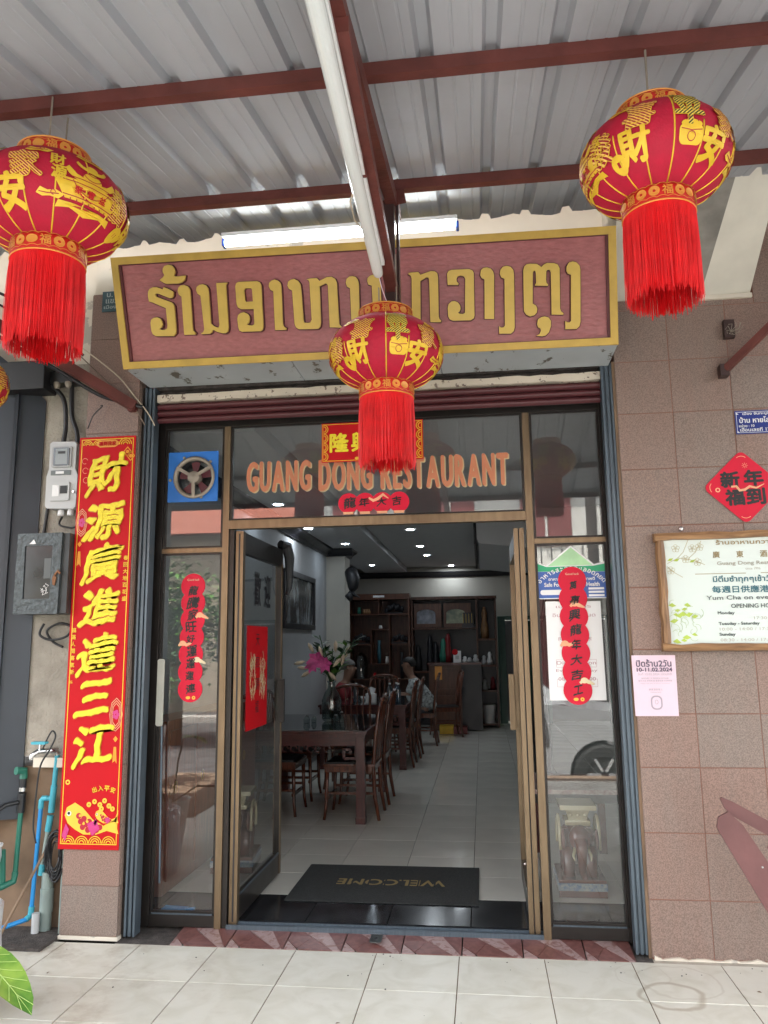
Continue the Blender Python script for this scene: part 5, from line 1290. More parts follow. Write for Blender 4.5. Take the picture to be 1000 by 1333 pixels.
# ------------------------------------------------------------------ left wall services
mt = thing('electricity_meter', (-2.335, 4.05, 2.235), 'grey plastic electricity meter box with clear window above the cabinet', 'electricity meter')
B().prism([(-2.432, 2.26), (-2.42, 2.245), (-2.262, 2.238), (-2.248, 2.25), (-2.245, 2.43), (-2.262, 2.47), (-2.262, 2.615), (-2.272, 2.628), (-2.408, 2.632), (-2.422, 2.62), (-2.420, 2.47), (-2.432, 2.43)], 4.055, 4.13).build('case', m_metergrey, mt)
B().prism(rrect(-2.402, -2.284, 2.478, 2.600, .008), 4.045, 4.055).build('window_frame', M('meter frame', (.36, .37, .37), .4), mt)
B().prism(rrect(-2.390, -2.296, 2.488, 2.592, .004), 4.040, 4.0448).build('window', M('meter glass', (.05, .06, .07), .1, var=.2), mt)
b = B().box(-2.376, -2.305, 4.0385, 4.0398, 2.495, 2.585); b.build('dial_face', M('dial', (.30, .33, .34), .5), mt)
B().box(-2.362, -2.318, 4.0372, 4.0384, 2.556, 2.570).build('display', m_black, mt)
B().box(-2.405, -2.285, 4.050, 4.0548, 2.435, 2.462).build('name_strip', M('strip', (.12, .14, .14), .4), mt)
B().box(-2.375, -2.325, 4.047, 4.0498, 2.441, 2.456).build('strip_label', m_paper, mt)
B().prism(rrect(-2.408, -2.285, 2.285, 2.395, .012), 4.043, 4.0548).build('breaker_cover', m_metergrey, mt)
B().box(-2.385, -2.345, 4.040, 4.0428, 2.31, 2.375).build('breaker_label', m_paper, mt)
B().box(-2.338, -2.296, 4.040, 4.0428, 2.325, 2.37).build('breaker', m_black, mt)
for x in (-2.352, -2.295): B().lathe([(.0, -.035), (.014, -.035), (.018, -.03), (.018, -.01), (.014, 0)], (x, 4.09, 2.24), 12).build('cable_gland', m_white, mt)
B().lathe([(0, -.01), (.006, -.01), (.008, 0)], (-2.262, 4.053, 2.335), 10, 'Y').build('screw', m_chrome, mt)

ca = thing('meter_cabinet', (-2.38, 4.0, 1.63), 'hammered grey steel cabinet with glass window and rusty latch', 'cabinet')
B().box(-2.520, -2.225, 3.975, 4.13, 1.650, 2.088, .003).build('case', M('cabinet side', (.035, .04, .042), .5, var=.4, dirt=.5, dcol=(.10, .07, .05)), ca)
B().prism([[(-2.523, 1.648), (-2.268, 1.648), (-2.262, 2.090), (-2.523, 2.090)], [(-2.472, 1.730), (-2.476, 2.020), (-2.315, 2.020), (-2.318, 1.730)]], 3.960, 3.974).build('door', m_hammer, ca)
B().box(-2.478, -2.312, 3.967, 3.970, 1.728, 2.022).build('window', M('cabinet glass', (.018, .024, .028), .12, var=.5, scale=6), ca)
B().box(-2.36, -2.32, 3.964, 3.9665, 1.84, 1.95).build('meter_behind', M('dim meter', (.09, .10, .10), .5), ca)
b = B(); b.text('大 Z S', -2.352, 1.79, h=.03, w=.05, y=3.966, rot=.9); b.text('ZZ', -2.35, 1.765, h=.02, y=3.966, rot=.4); b.build('scribble', m_paper, ca)
b = B().prism([(-2.300, 1.805), (-2.288, 1.80), (-2.280, 1.84), (-2.292, 1.86), (-2.302, 1.84)], 3.952, 3.959); b.prism([(-2.292, 1.862), (-2.272, 1.885), (-2.255, 1.868), (-2.262, 1.86), (-2.274, 1.872), (-2.285, 1.855)], 3.950, 3.957)
b.build('latch', M('rust', (.25, .11, .05), .8, var=.3), ca)
B().prism([(-2.45, 2.03), (-2.425, 2.055), (-2.41, 2.03)], 3.957, 3.9595).build('paper_scrap', m_paper, ca)

def cable(nm, pts, r, m, label, cat='cable', n=6): 
    p_ = []
    for i in range(len(pts) - 1):
        a = Vector(pts[max(i - 1, 0)]); b_ = Vector(pts[i]); c = Vector(pts[i + 1]); d = Vector(pts[min(i + 2, len(pts) - 1)])
        for k in range(6):
            t = k / 6; p_.append(tuple(.5 * ((2 * b_) + (c - a) * t + (2 * a - 5 * b_ + 4 * c - d) * t * t + (-a + 3 * b_ - 3 * c + d) * t ** 3)))
    p_.append(pts[-1]); o = B().tube(p_, r, n).build(nm, m, smooth=True); tag(o, label, cat); return o
cable('black_cable', [(-2.60, 4.08, 3.02), (-2.47, 4.06, 2.99), (-2.375, 4.08, 2.90), (-2.36, 4.1, 2.75), (-2.37, 4.1, 2.62)], .013, m_blackpl, 'thick black cable curving down into the meter top, nearer the slate door')
cable('black_cable', [(-2.33, 4.08, 3.12), (-2.335, 4.1, 2.95), (-2.325, 4.1, 2.80), (-2.29, 4.1, 2.70), (-2.28, 4.1, 2.62)], .013, m_blackpl, 'thick black cable running down into the meter top, nearer the pillar')
cable('black_cable', [(-2.44, 4.12, 2.5), (-2.45, 4.12, 2.3), (-2.47, 4.12, 2.08)], .010, m_blackpl, 'black cable running from the meter side down to the steel cabinet')
cable('bundled_cables', [(-2.8, 3.7, 3.28), (-2.52, 3.75, 3.12), (-2.28, 3.85, 2.98), (-2.1, 3.96, 2.87), (-1.98, 3.98, 2.83), (-1.86, 4.02, 2.80)], .012, m_blackpl, 'bundle of black cables lashed along the left strut')
cable('twin_wire', [(-2.3, 3.9, 3.22), (-2.02, 3.98, 3.0), (-1.90, 4.0, 2.86), (-1.835, 4.04, 2.77), (-1.80, 4.06, 2.70)], .004, M('pale wire', (.55, .47, .36), .5), 'pale twisted wire drooping from the strut to the shutter rail')
cable('twin_wire', [(-2.3, 3.9, 3.19), (-2.06, 3.98, 2.95), (-1.92, 4.0, 2.82), (-1.85, 4.04, 2.70)], .0035, M('brown wire', (.20, .15, .11), .5), 'brown wire drooping just below the pale twisted wire')
cable('black_wire', [(-2.75, 3.6, 3.45), (-2.5, 3.75, 3.36), (-2.3, 3.95, 3.2), (-2.22, 4.0, 3.12)], .008, m_blackpl, 'black drop wire crossing behind the left lantern fringe')
cable('black_wire', [(-2.75, 3.6, 3.40), (-2.52, 3.75, 3.30), (-2.36, 3.9, 3.15)], .006, m_blackpl, 'thin black drop wire just under the thicker one at upper left')
cable('black_wire', [(-1.86, 3.98, 3.60), (-1.90, 3.9, 3.56), (-1.865, 3.8, 3.52)], .005, m_blackpl, 'short black wire loop at the top left corner of the sign')
cable('black_wire', [(-2.20, 4.10, 3.1), (-2.205, 4.1, 2.9), (-2.21, 4.1, 2.7), (-2.20, 4.1, 2.62)], .006, m_blackpl, 'black wire running down the left edge of the granite pillar')
cable('black_wire', [(-2.18, 4.02, 2.69), (-2.14, 4.0, 2.76), (-2.09, 4.0, 2.81), (-2.10, 4.0, 2.815)], .0035, m_blackpl, 'thin black wire bent over the pillar just above the banner')
cable('black_wire', [(-2.35, 4.10, 2.20), (-2.34, 4.06, 2.15), (-2.27, 4.06, 2.13), (-2.23, 4.06, 2.14)], .006, m_blackpl, 'short black wire between the meter glands and the cabinet')
jb = thing('junction_block', (-2.36, 4.05, 2.98), 'dark junction block with two cable clamps below the left strut', 'junction box')
B().box(-2.44, -2.30, 4.04, 4.13, 2.98, 3.05, .006).build('block', m_blackpl, jb)
for x in (-2.40, -2.33): B().lathe([(0, 0), (.018, 0), (.02, -.015), (.012, -.035), (0, -.035)], (x, 4.05, 2.985), 10).build('clamp', m_fangrey, jb)
bb_ = thing('black_bracket_box', (-2.55, 3.8, 2.86), 'black steel box on top of the slate door', 'box')
B().box(-2.72, -2.44, 3.98, 4.12, 2.93, 3.10, .006).build('case', m_black, bb_)
cable('wire_coil', [(-2.42, 4.1, 1.60), (-2.43, 4.08, 1.54), (-2.36, 4.08, 1.51), (-2.27, 4.08, 1.53), (-2.26, 4.1, 1.58), (-2.33, 4.1, 1.60), (-2.40, 4.1, 1.56), (-2.36, 4.1, 1.50), (-2.3, 4.1, 1.47)], .007, m_blackpl, 'loop of black wires hanging under the steel cabinet')

sd_ = thing('slate_door', (-2.3, 3.5, .72), 'dark slate painted metal folding door at the left edge', 'door')
def slp(nm, x0, y0, x1, y1, z0, z1, t, m): 
    return B().bar(((x0), y0, (z0 + z1) / 2), (x1, y1, (z0 + z1) / 2), t, z1 - z0).build(nm, m, sd_)
def sp_(nm, p0, p1, z0, zt0, zt1, m, t=.03):
    b = B(); n_ = Vector((p1[1] - p0[1], -(p1[0] - p0[0]), 0)).normalized() * t
    q = [(p0[0], p0[1], z0), (p1[0], p1[1], z0), (p1[0], p1[1], zt1), (p0[0], p0[1], zt0)]
    b.add(q + [(x - n_.x, y - n_.y, z) for x, y, z in q], [(0, 1, 2, 3), (7, 6, 5, 4), (0, 4, 5, 1), (1, 5, 6, 2), (2, 6, 7, 3), (3, 7, 4, 0)]); b.build(nm, m, sd_)
sp_('door_panel', (-2.64, 4.075), (-2.502, 4.118), .56, 3.06, 2.90, m_slate)
sp_('door_panel', (-3.10, 3.99), (-2.655, 4.07), .50, 3.45, 3.075, m_slate)
sp_('door_rib', (-2.656, 4.052), (-2.636, 4.058), .54, 3.09, 3.065, m_slate, .045)
for z in (.80, .70): B().box(-2.502, -2.478, 4.09, 4.12, z - .035, z).build('hinge', m_slate, sd_)

# pipes
def pipe(nm, segs, label, cat='pipe'):
    t = thing(nm, segs[0][1][0], label, cat)
    for (pn_, pts, r, m) in segs: B().tube(pts, r, 12).build(pn_, m, t, smooth='auto')
    return t
pb = pipe('blue_water_pipe', [('pipe_run', [(-2.395, 4.10, .10), (-2.375, 4.10, .62)], .011, m_pvcblue), ('elbow', [(-2.375, 4.10, .62), (-2.374, 4.10, .66), (-2.365, 4.10, .672), (-2.34, 4.10, .672)], .0145, m_pvccyan),
    ('tee', [(-2.315, 4.10, .60), (-2.306, 4.10, .74)], .0165, m_pvccyan), ('branch', [(-2.345, 4.10, .672), (-2.315, 4.10, .672)], .012, m_pvccyan), ('riser', [(-2.306, 4.10, .74), (-2.298, 4.10, .90)], .013, m_pvccyan),
    ('lower_coupling', [(-2.327, 4.10, .505), (-2.317, 4.10, .585)], .0165, m_pvccyan), ('drop', [(-2.348, 4.10, .33), (-2.327, 4.10, .505)], .012, m_pvcgrey), ('end_cap', [(-2.352, 4.10, .285), (-2.347, 4.10, .34)], .016, m_pvccyan),
    ('foot_elbow', [(-2.393, 4.10, .13), (-2.397, 4.10, .085), (-2.41, 4.08, .07)], .0155, m_pvccyan), ('floor_run', [(-2.41, 4.08, .07), (-2.56, 3.86, .05)], .0115, m_pvcblue)], 'bright blue water pipe with a tee rising to the brass tap')
gp = pipe('green_water_pipe', [('pipe_run', [(-2.492, 4.09, .30), (-2.482, 4.09, .60)], .013, m_pvcgreen), ('valve_body', [(-2.484, 4.09, .60), (-2.481, 4.09, .70)], .021, m_blackpl), ('union_ring', [(-2.481, 4.09, .71), (-2.480, 4.09, .73)], .022, m_chrome),
    ('valve_neck', [(-2.480, 4.09, .73), (-2.479, 4.09, .775)], .019, m_blackpl), ('top_elbow', [(-2.479, 4.09, .775), (-2.478, 4.09, .815), (-2.50, 4.05, .82)], .021, m_pvcgreen),
    ('bottom_elbow', [(-2.492, 4.09, .30), (-2.495, 4.085, .255), (-2.53, 4.05, .24), (-2.60, 4.0, .22)], .017, m_pvcgreen), ('cross_run', [(-2.54, 4.06, .24), (-2.545, 4.05, .42)], .014, m_pvcgreen),
    ('hose', [(-2.49, 4.07, .655), (-2.53, 4.02, .65), (-2.58, 3.95, .60), (-2.66, 3.9, .50)], .012, m_blackpl)], 'dark green water pipe with black valve and black hose')
dp = pipe('drain_pipe', [('pipe_run', [(-2.318, 4.11, .0), (-2.318, 4.11, .30)], .030, m_pvcgrey), ('coupling', [(-2.318, 4.11, .10), (-2.318, 4.11, .22)], .034, m_pvcgrey), ('stub', [(-2.345, 4.06, .015), (-2.345, 4.06, .08), (-2.345, 4.06, .11)], .019, m_metergrey)], 'grey plastic drain pipe standing beside the granite pillar')
gc = pipe('conduit', [('conduit_run', [(-2.215, 4.07, .0), (-2.215, 4.07, .42)], .008, m_pvcgrey)], 'thin pale conduit along the foot of the granite pillar')
tp = thing('water_tap', (-2.36, 4.05, .9), 'chrome garden tap with teal handle above the blue pipe', 'tap')
b = B().tube([(-2.298, 4.10, .90), (-2.300, 4.09, .925), (-2.33, 4.05, .925), (-2.365, 4.02, .925), (-2.385, 4.0, .905), (-2.388, 4.0, .885)], [.016, .018, .015, .014, .014, .011], 10); b.build('spout', m_chrome, tp, smooth='auto')
B().prism(rrect(-2.395, -2.315, .962, .976, .006), 4.0, 4.035).build('handle', m_pvccyan, tp); B().tube([(-2.355, 4.02, .93), (-2.355, 4.02, .965)], .008, 8).build('stem', m_chrome, tp)
cable('thin_hose', [(-2.35, 4.04, .93), (-2.32, 4.02, .98), (-2.29, 4.02, 1.03), (-2.275, 4.03, 1.0), (-2.30, 4.02, .93), (-2.345, 4.02, .85), (-2.36, 4.02, .7), (-2.365, 4.02, .55), (-2.35, 4.03, .46)], .0045, m_blackpl, 'thin black hose looped over the tap')
t = thing('hose_coil', (-2.27, 4.03, .3), 'tangled coil of black hose hung behind the banner corner', 'hose')
for k in range(9):
    rr = .060 + .005 * (k % 4); b = B()
    b.tube([(-2.262 + rr * .62 * math.cos(a) + .008 * math.sin(k), 4.06 + .004 * (k % 5) + .01 * math.sin(a * 2 + k), .42 + 1.55 * rr * math.sin(a) - .01 * k * .6) for a in [2 * math.pi * i / 20 for i in range(21)]], .0055, 6)
    b.build('coil', m_blackpl, t, smooth=True)
wm = thing('water_meter', (-2.56, 3.98, .26), 'clear plastic water meter at the left edge above the leaf', 'water meter')
B().lathe([(0, -.03), (.045, -.03), (.05, .0), (.048, .04), (.04, .05), (0, .052)], (-2.565, 3.98, .40), 20).build('body', m_metergrey, wm, smooth='auto')
B().lathe([(.0, .05), (.052, .05), (.055, .062), (.0, .066)], (-2.565, 3.98, .40), 20).build('lid', m_white, wm)
B().tube([(-2.565, 3.98, .26), (-2.565, 3.98, .38)], .02, 10).build('stem', m_metergrey, wm)
st = thing('wooden_stick', (-2.40, 3.9, .0), 'thin brown stick leaning against the wall between the pipes', 'stick')
B().tube([(-2.44, 3.86, .015), (-2.31, 4.06, .42)], .007, 6).build('rod', m_oldtile, st)
br = thing('floor_bracket', (-2.40, 3.80, .0), 'small rusty steel strip standing at the foot of the stick', 'bracket')
B().box(-2.404, -2.396, 3.80, 3.82, .0, .12).build('strip', m_fangrey, br); B().box(-2.50, -2.40, 3.80, 3.82, .0, .004).build('foot', m_fangrey, br)

# leaning maroon boards at lower right
mb = thing('folded_stand', (1.05, 3.55, .0), 'maroon painted steel stand with crossed flat bars at the right edge', 'stand')
b = B(); b.prism([(.955, .690), (.965, .730), (1.005, .752), (1.060, .70), (1.42, .10), (1.42, -.0), (1.32, .0), (.962, .672)], 3.585, 3.60); b.build('flat_bar', m_maroonwood, mb)
b = B(); b.prism([(.985, .800), (.993, .805), (1.03, .79), (1.62, .47), (1.62, .40), (1.02, .735), (1.0, .76)], 3.612, 3.625); b.build('flat_bar', m_maroonwood, mb)
b = B(); b.prism([(1.16, .60), (1.18, .62), (1.6, .385), (1.6, .365)], 3.628, 3.634); b.build('tie_rod', m_maroonwood, mb)
B().box(1.3, 1.36, 3.56, 3.72, .0, .02).build('foot', m_maroonwood, mb)
B().lathe([(0, -.003), (.004, -.003), (.006, 0)], (1.123, 3.585, .535), 8, 'Y').build('rivet', m_chrome, mb)
# ------------------------------------------------------------------ dining room shell
FZ = .03; YW0, YB0 = 4.25, 14.5
fl_ = bpy.data.objects.new('floor', None); COL.objects.link(fl_); tag(fl_, kind='structure')
B().box(-3.2, 3.2, 4.25, 16.5, -.3, FZ - .012).build('bed', m_ingrout, fl_)
TI = .435; tmi = simple_tile('tile', TI - .003, TI - .003, .012, m_intile, .0008); tmb = simple_tile('tile', TI - .004, .425, .012, m_blacktile, .0008)
for k in range(-5, 6):
    o = bpy.data.objects.new('tile', tmb); COL.objects.link(o); o.parent = fl_; o.location = (-.10 + TI * (k + .5) - .005, 4.515, FZ)
for j in range(27):
    y = 4.73 + TI * (j + .5)
    for k in range(-5, 6):
        o = bpy.data.objects.new('tile', tmi); COL.objects.link(o); o.parent = fl_; o.location = (-.10 + TI * (k + .5), y, FZ + random.uniform(-.0004, .0004))
        o.rotation_euler = (random.uniform(-.0012, .0012), random.uniform(-.0012, .0012), 0)
XL, XLN, XR, ZC = -2.12, -2.35, 2.45, 2.86
struct('interior_wall', B().box(XL - .3, XL, 4.5, 10.6, 0, ZC), m_wallin)
struct('interior_wall', B().box(XL - .3, XL, 4.25, 4.5, 0, ZC), m_wallin)
struct('interior_wall', B().box(XL - .3, -1.86, 10.6, 11.0, 0, ZC), m_wallcream)
struct('interior_wall', B().box(XLN - .3, XLN, 11.0, YB0, 0, ZC), m_wallin)
struct('interior_wall', B().box(XLN - .3, XR + .3, YB0, YB0 + .2, 1.92, ZC), m_wallcream)
struct('interior_wall', B().box(XLN - .3, .30, YB0, YB0 + .2, 0, 1.92), m_wallcream)
struct('interior_wall', B().box(XR, XR + .3, 4.25, YB0, 0, ZC), m_wallin)
struct('interior_wall', B().box(.735, XR, 4.25, 4.27, 0, ZC), m_wallin)
struct('interior_wall', B().box(.20, XR, 16.2, 16.3, 0, ZC), m_wallin)
struct('ceiling', B().box(XLN - .3, XR + .3, 4.2, 16.3, ZC + .0, ZC + .2), m_ceil)
struct('ceiling_soffit', B().box(XL, -1.35, 4.5, 14.4, ZC - .09, ZC - .001), m_ceil)
b = B(); b.prism([(-.02, 2.55), (.0, 2.50), (.5, 2.44), (1.6, 2.40), (1.6, 2.858), (-.02, 2.858)], 8.2, 11.2)
bk = struct('ceiling_bulkhead', b, m_ceil)
def crown(nm, p0, p1, up=.0):
    a, c = Vector(p0), Vector(p1); d = (c - a).normalized(); nrm = Vector((d.y, -d.x, 0)); b = B()
    pr = [(0, 0), (.03, 0), (.045, .03), (.07, .05), (.11, .075), (.12, .10), (0, .10)]
    vs = []
    for q in (a, c):
        for (u, v) in pr: vs.append(tuple(q + nrm * u + Vector((0, 0, v))))
    n = len(pr); fs = [(i, (i + 1) % n, n + (i + 1) % n, n + i) for i in range(n)] + [tuple(range(n)), tuple(range(2 * n - 1, n - 1, -1))]
    b.add(vs, fs); return struct(nm, b, m_crown)
zc = ZC - .19
crown('crown_moulding', (XL, 4.5, zc), (XL, 10.6, zc)); crown('crown_moulding', (XL, 10.6, zc), (-1.74, 10.6, zc))
crown('crown_moulding', (-1.86, 10.6, zc), (-1.86, 11.0, zc)); crown('crown_moulding', (XLN, 11.0, zc), (XLN, YB0, zc)); crown('crown_moulding', (XLN, YB0, zc), (XR, YB0, zc))
# downlights
m_dl = M('downlight glow', (1, 1, 1), .5, var=0, emis=(.85, .93, 1.0), es=27.0)
m_dl2 = M('downlight dim', (1, 1, 1), .5, var=0, emis=(.75, .88, 1.0), es=10)
DL = [(-.842, 9.5, 1), (-.853, 11.2, 1), (-.834, 12.4, 1), (-1.92, 8.55, 0), (-1.75, 10.0, 0), (-1.80, 12.9, 0), (-.52, 14.18, 0), (-1.86, 7.0, 0), (-.84, 7.4, 0), (-.84, 5.6, 0)]
for i, (x, y, br_) in enumerate(DL):
    z = ZC - .091 if x < -1.35 else ZC - .001
    where = ['over the dining tables, nearest of the bright row', 'in the middle of the bright row', 'farthest of the bright row', 'above the framed landscape painting', 'just before the wall pillar', 'in the far left corner', 'beside the back wall above the cupboard', 'near the left wall behind the transom', 'above the first dining table', 'just inside the doorway'][i]
    br_ = br_ or i in (3, 6); t = thing('downlight', (x, y, z), 'round recessed ceiling downlight ' + where, 'downlight', 'recessed downlights in the dining room')
    B().lathe([(.045, -.002), (.062, -.008), (.066, 0)], (x, y, z), 20).build('trim_ring', m_white, t, smooth=True)
    B().lathe([(0, -.004), (.045, -.004)], (x, y, z), 20).build('diffuser', m_dl if br_ else m_dl2, t)

# ------------------------------------------------------------------ dining furniture
def table(loc, sx, sy, h, label):
    t = thing('dining_table', loc, label, 'table', 'rosewood dining tables'); O = Vector(loc)
    def b_(nm, b, m=m_rose): b.v = [(O.x + x, O.y + y, O.z + z) for x, y, z in b.v]; return b.build(nm, m, t)
    X, Yh = sx / 2, sy / 2; L_ = .075
    b_('table_top', B().box(-X, X, -Yh, Yh, h - .032, h - .006, .004)); b_('top_glass', B().box(-X + .012, X - .012, -Yh + .012, Yh - .012, h - .0055, h), m_tabletop)
    b_('table_top_waist', B().box(-X + .015, X - .015, -Yh + .015, Yh - .015, h - .055, h - .0325))
    for sx_ in (-1, 1):
        for sy_ in (-1, 1):
            cx, cy = sx_ * (X - .02 - L_ / 2), sy_ * (Yh - .02 - L_ / 2)
            b_('leg', B().box(cx - L_ / 2, cx + L_ / 2, cy - L_ / 2, cy + L_ / 2, 0, h - .0555, .004))
            b_('foot_block', B().box(cx - L_ / 2 - .004, cx + L_ / 2 + .004, cy - L_ / 2 - .004, cy + L_ / 2 + .004, 0, .05, .003))
    for s_ in (-1, 1):
        b_('apron', B().box(-X + .095, X - .095, s_ * (Yh - .045) - .012, s_ * (Yh - .045) + .012, h - .125, h - .056), m_rosex)
        b_('apron', B().box(s_ * (X - .045) - .012, s_ * (X - .045) + .012, -Yh + .095, Yh - .095, h - .125, h - .056))
        for q in (-1, 1):   # fretwork corner
            x0 = q * (X - .095); y0 = s_ * (Yh - .045); z0 = h - .126
            w = B()
            for (a, c) in (((0, 0), (0, -.10)), ((0, -.10), (-.10, -.10)), ((-.10, -.10), (-.10, -.03)), ((-.10, -.03), (-.045, -.03)), ((-.045, -.03), (-.045, -.065))):
                w.bar((x0 + q * a[0], y0, z0 + a[1]), (x0 + q * c[0], y0, z0 + c[1]), .022, .018, (0, 1, 0))
            b_('fretwork', w, m_rosex)
        w = B()
        for k in range(7): ribbon(arc(((k - 3) * .07, h - .15), .026, 0, 5.0, 8), .012, s_ * (Yh - .045) - .008, s_ * (Yh - .045) + .008, w)
        b_('scroll_carving', w, m_rosex)
    return t
tb1 = table((-1.515, 7.25, FZ), 1.10, 1.50, .735, 'rosewood dining table nearest the door, carrying the lily vase')
tb2 = table((-1.42, 10.0, FZ), 1.05, 1.55, .735, 'second rosewood dining table behind the first, set with cups and bottles')

def chair(loc, rz, label):
    """rosewood chair, back towards -y local, seat towards +y"""
    t = thing('dining_chair', loc, label, 'chair', 'rosewood dining chairs', rz)
    O = Vector(loc)
    def b_(nm, b, m=m_chairwood, smooth=False): b.v = [(O.x + x, O.y + y, O.z + z) for x, y, z in b.v]; return b.build(nm, m, t, smooth=smooth)
    b_('seat', B().box(-.22, .22, -.02, .42, .425, .448, .006)); b_('seat_pad', B().box(-.20, .20, .0, .40, .4485, .462, .004), m_black)
    b_('seat_rail', B().box(-.21, .21, -.01, .41, .385, .4245))
    for s_ in (-1, 1):
        b_('leg', B().tube([(s_ * .19, .39, .40), (s_ * .185, .395, .25), (s_ * .19, .40, .1), (s_ * .205, .415, .0)], [.018, .016, .014, .013], 8), smooth=True)
        b_('back_post', B().tube([(s_ * .20, .0 - .045, .0), (s_ * .195, -.01, .2), (s_ * .195, .0, .42), (s_ * .20, -.02, .65), (s_ * .205, -.055, .88), (s_ * .18, -.075, .955)], [.015, .018, .019, .017, .015, .014], 8), smooth=True)
    b_('top_rail', B().tube([(-.18, -.075, .955), (-.1, -.085, .985), (0, -.09, .995), (.1, -.085, .985), (.18, -.075, .955)], [.016, .018, .019, .018, .016], 8), smooth=True)
    for k in range(5):
        x = -.12 + .06 * k
        b_('spindle', B().tube([(x * .8, -.002, .44), (x, -.028, .65), (x * 1.15, -.082, .985)], .0075, 6), smooth=True)
    b_('stretcher', B().box(-.185, .185, .375, .395, .16, .185)); b_('stretcher', B().box(-.19, -.175, .0, .38, .20, .222)); b_('stretcher', B().box(.175, .19, .0, .38, .20, .222))
    return t
c1 = chair((-.935, 6.86, FZ), math.pi / 2, 'dark rosewood chair at the near right side of the first table')
for (x, y, rz, lb_) in ((-.925, 7.50, math.pi / 2, 'dark rosewood chair at the far right side of the first table'), (-2.03, 6.95, -math.pi / 2, 'dark rosewood chair at the near left side of the first table'),
                        (-2.03, 7.6, -math.pi / 2, 'dark rosewood chair at the far left side of the first table'), (-1.42, 8.42, math.pi, 'spindle backed chair at the head of the first table, facing the door'),
                        (-.885, 9.62, math.pi / 2, 'dark rosewood chair at the near right side of the second table'), (-.86, 10.35, math.pi / 2, 'dark rosewood chair at the far right side of the second table'),
                        (-1.40, 11.15, math.pi, 'spindle backed chair at the head of the second table'), (-.72, 11.55, math.pi / 2, 'rosewood chair under the seated person in the patterned shirt'),
                        (-.42, 12.6, math.pi / 2 + .2, 'empty rosewood chair in front of the wooden counter')):
    dup(c1, (x, y, FZ), rz, lb_)

# vase of lilies
vs_ = thing('lily_vase', (-1.40, 7.25, .765), 'clear glass vase of pink and white lilies on the first table', 'vase')
O = Vector((-1.40, 7.25, .765))
m_vase = glass_mat('vase glass', (.75, .82, .82), .10, .03)
B().lathe([(.0, .004), (.055, .004), (.07, .02), (.072, .16), (.050, .215), (.028, .25), (.026, .28), (.036, .30), (.034, .30), (.023, .28), (.025, .25), (.047, .215), (.068, .16), (.066, .024), (0, .02)], O, 28).build('vase', m_vase, vs_, smooth=True)
rnd = random.Random(21)
for k in range(11):
    a = rnd.uniform(0, 6.28); sp = rnd.uniform(.06, .24); h = rnd.uniform(.44, .66)
    tip = O + Vector((sp * math.cos(a), sp * math.sin(a) * .8, h)); base = O + Vector((-.02 * math.cos(a), -.02 * math.sin(a), .03)); nk = O + Vector((.012 * math.cos(a), .012 * math.sin(a), .29))
    B().tube([base, nk, (nk + tip) / 2 + Vector((0, 0, .03)), tip], .004, 6).build('stem', m_leafdk, vs_, smooth=True)
    b = B()
    for j in range(13):
        q = nk + (tip - nk) * rnd.uniform(.2, 1.0); aa = rnd.uniform(0, 6.28); ln = rnd.uniform(.08, .14); dr = Vector((math.cos(aa), math.sin(aa), rnd.uniform(.2, .9))).normalized(); sd_v = dr.cross(Vector((0, 0, 1))).normalized() * .019
        b.add([q, q + dr * ln * .45 + sd_v, q + dr * ln + Vector((0, 0, -.01)), q + dr * ln * .45 - sd_v, q + dr * ln * .45 + Vector((0, 0, .004))], [(0, 1, 4), (1, 2, 4), (2, 3, 4), (3, 0, 4)])
    b.build('leaves', m_leafdk if k % 3 else m_leaf, vs_)
m_petal = M('pink petal', (.62, .09, .30), .5, var=.25, scale=20); m_bud = M('pale bud', (.62, .50, .36), .5, var=.2)
for (dx, dy, dz, m, s_) in ((-.08, -.13, .46, m_petal, .085), (-.02, -.15, .43, m_petal, .07), (-.12, -.11, .42, m_petal, .06)):
    c = O + Vector((dx, dy, dz)); fw_ = B()
    for k in range(6):
        a = k * 1.047 + .2; d = Vector((math.cos(a), -.45, math.sin(a))).normalized(); sd_v = d.cross(Vector((0, 1, 0))).normalized() * s_ * .28
        fw_.add([c, c + d * s_ * .55 + sd_v, c + d * s_ + Vector((0, -.004, -.01)), c + d * s_ * .55 - sd_v], [(0, 1, 2, 3)])
    fw_.build('lily_flower', m, vs_)
for (dx, dy, dz, tx_, tz) in ((-.06, -.10, .52, -.3, 1), (-.14, -.06, .55, -.5, .9), (.06, -.12, .44, .5, .6), (.045, -.08, .56, .0, 1), (.13, -.06, .52, .4, .9), (-.22, -.08, .44, -.9, -.2), (-.16, -.12, .36, -.8, -.5), (.03, -.12, .34, .6, -.7), (-.20, -.05, .40, -.9, .1), (.10, -.1, .46, .2, 1)):
    c = O + Vector((dx, dy, dz)); d = Vector((tx_, 0, tz)).normalized() * .085
    B().tube([c - d / 2, c - d * .2, c + d * .2, c + d / 2], [.004, .013, .015, .003], 8).build('lily_bud', m_bud, vs_, smooth=True)
for (dx, dy, r, h, lb_) in ((.0, 0, .028, .06, 'small cut glass jar farthest left of the lily vase'), (.055, .05, .022, .05, 'smallest cut glass jar just left of the lily vase'), (.27, -.02, .026, .07, 'squat cut glass jar just right of the lily vase'), (.31, .05, .022, .09, 'slim tall glass jar right of the lily vase')):
    t = thing('glass_jar', (-1.60 + dx, 7.1 + dy, .765), lb_, 'jar', 'cut glass jars on the first table')
    B().lathe([(0, 0), (r, 0), (r * 1.1, h * .6), (r * .7, h), (0, h)], (-1.60 + dx, 7.1 + dy, .765), 10).build('jar', m_vase, t); B().lathe([(0, h + .012), (r * .5, h + .008), (r * .74, h), (0, h)], (-1.60 + dx, 7.1 + dy, .765), 10).build('lid', m_chrome, t)
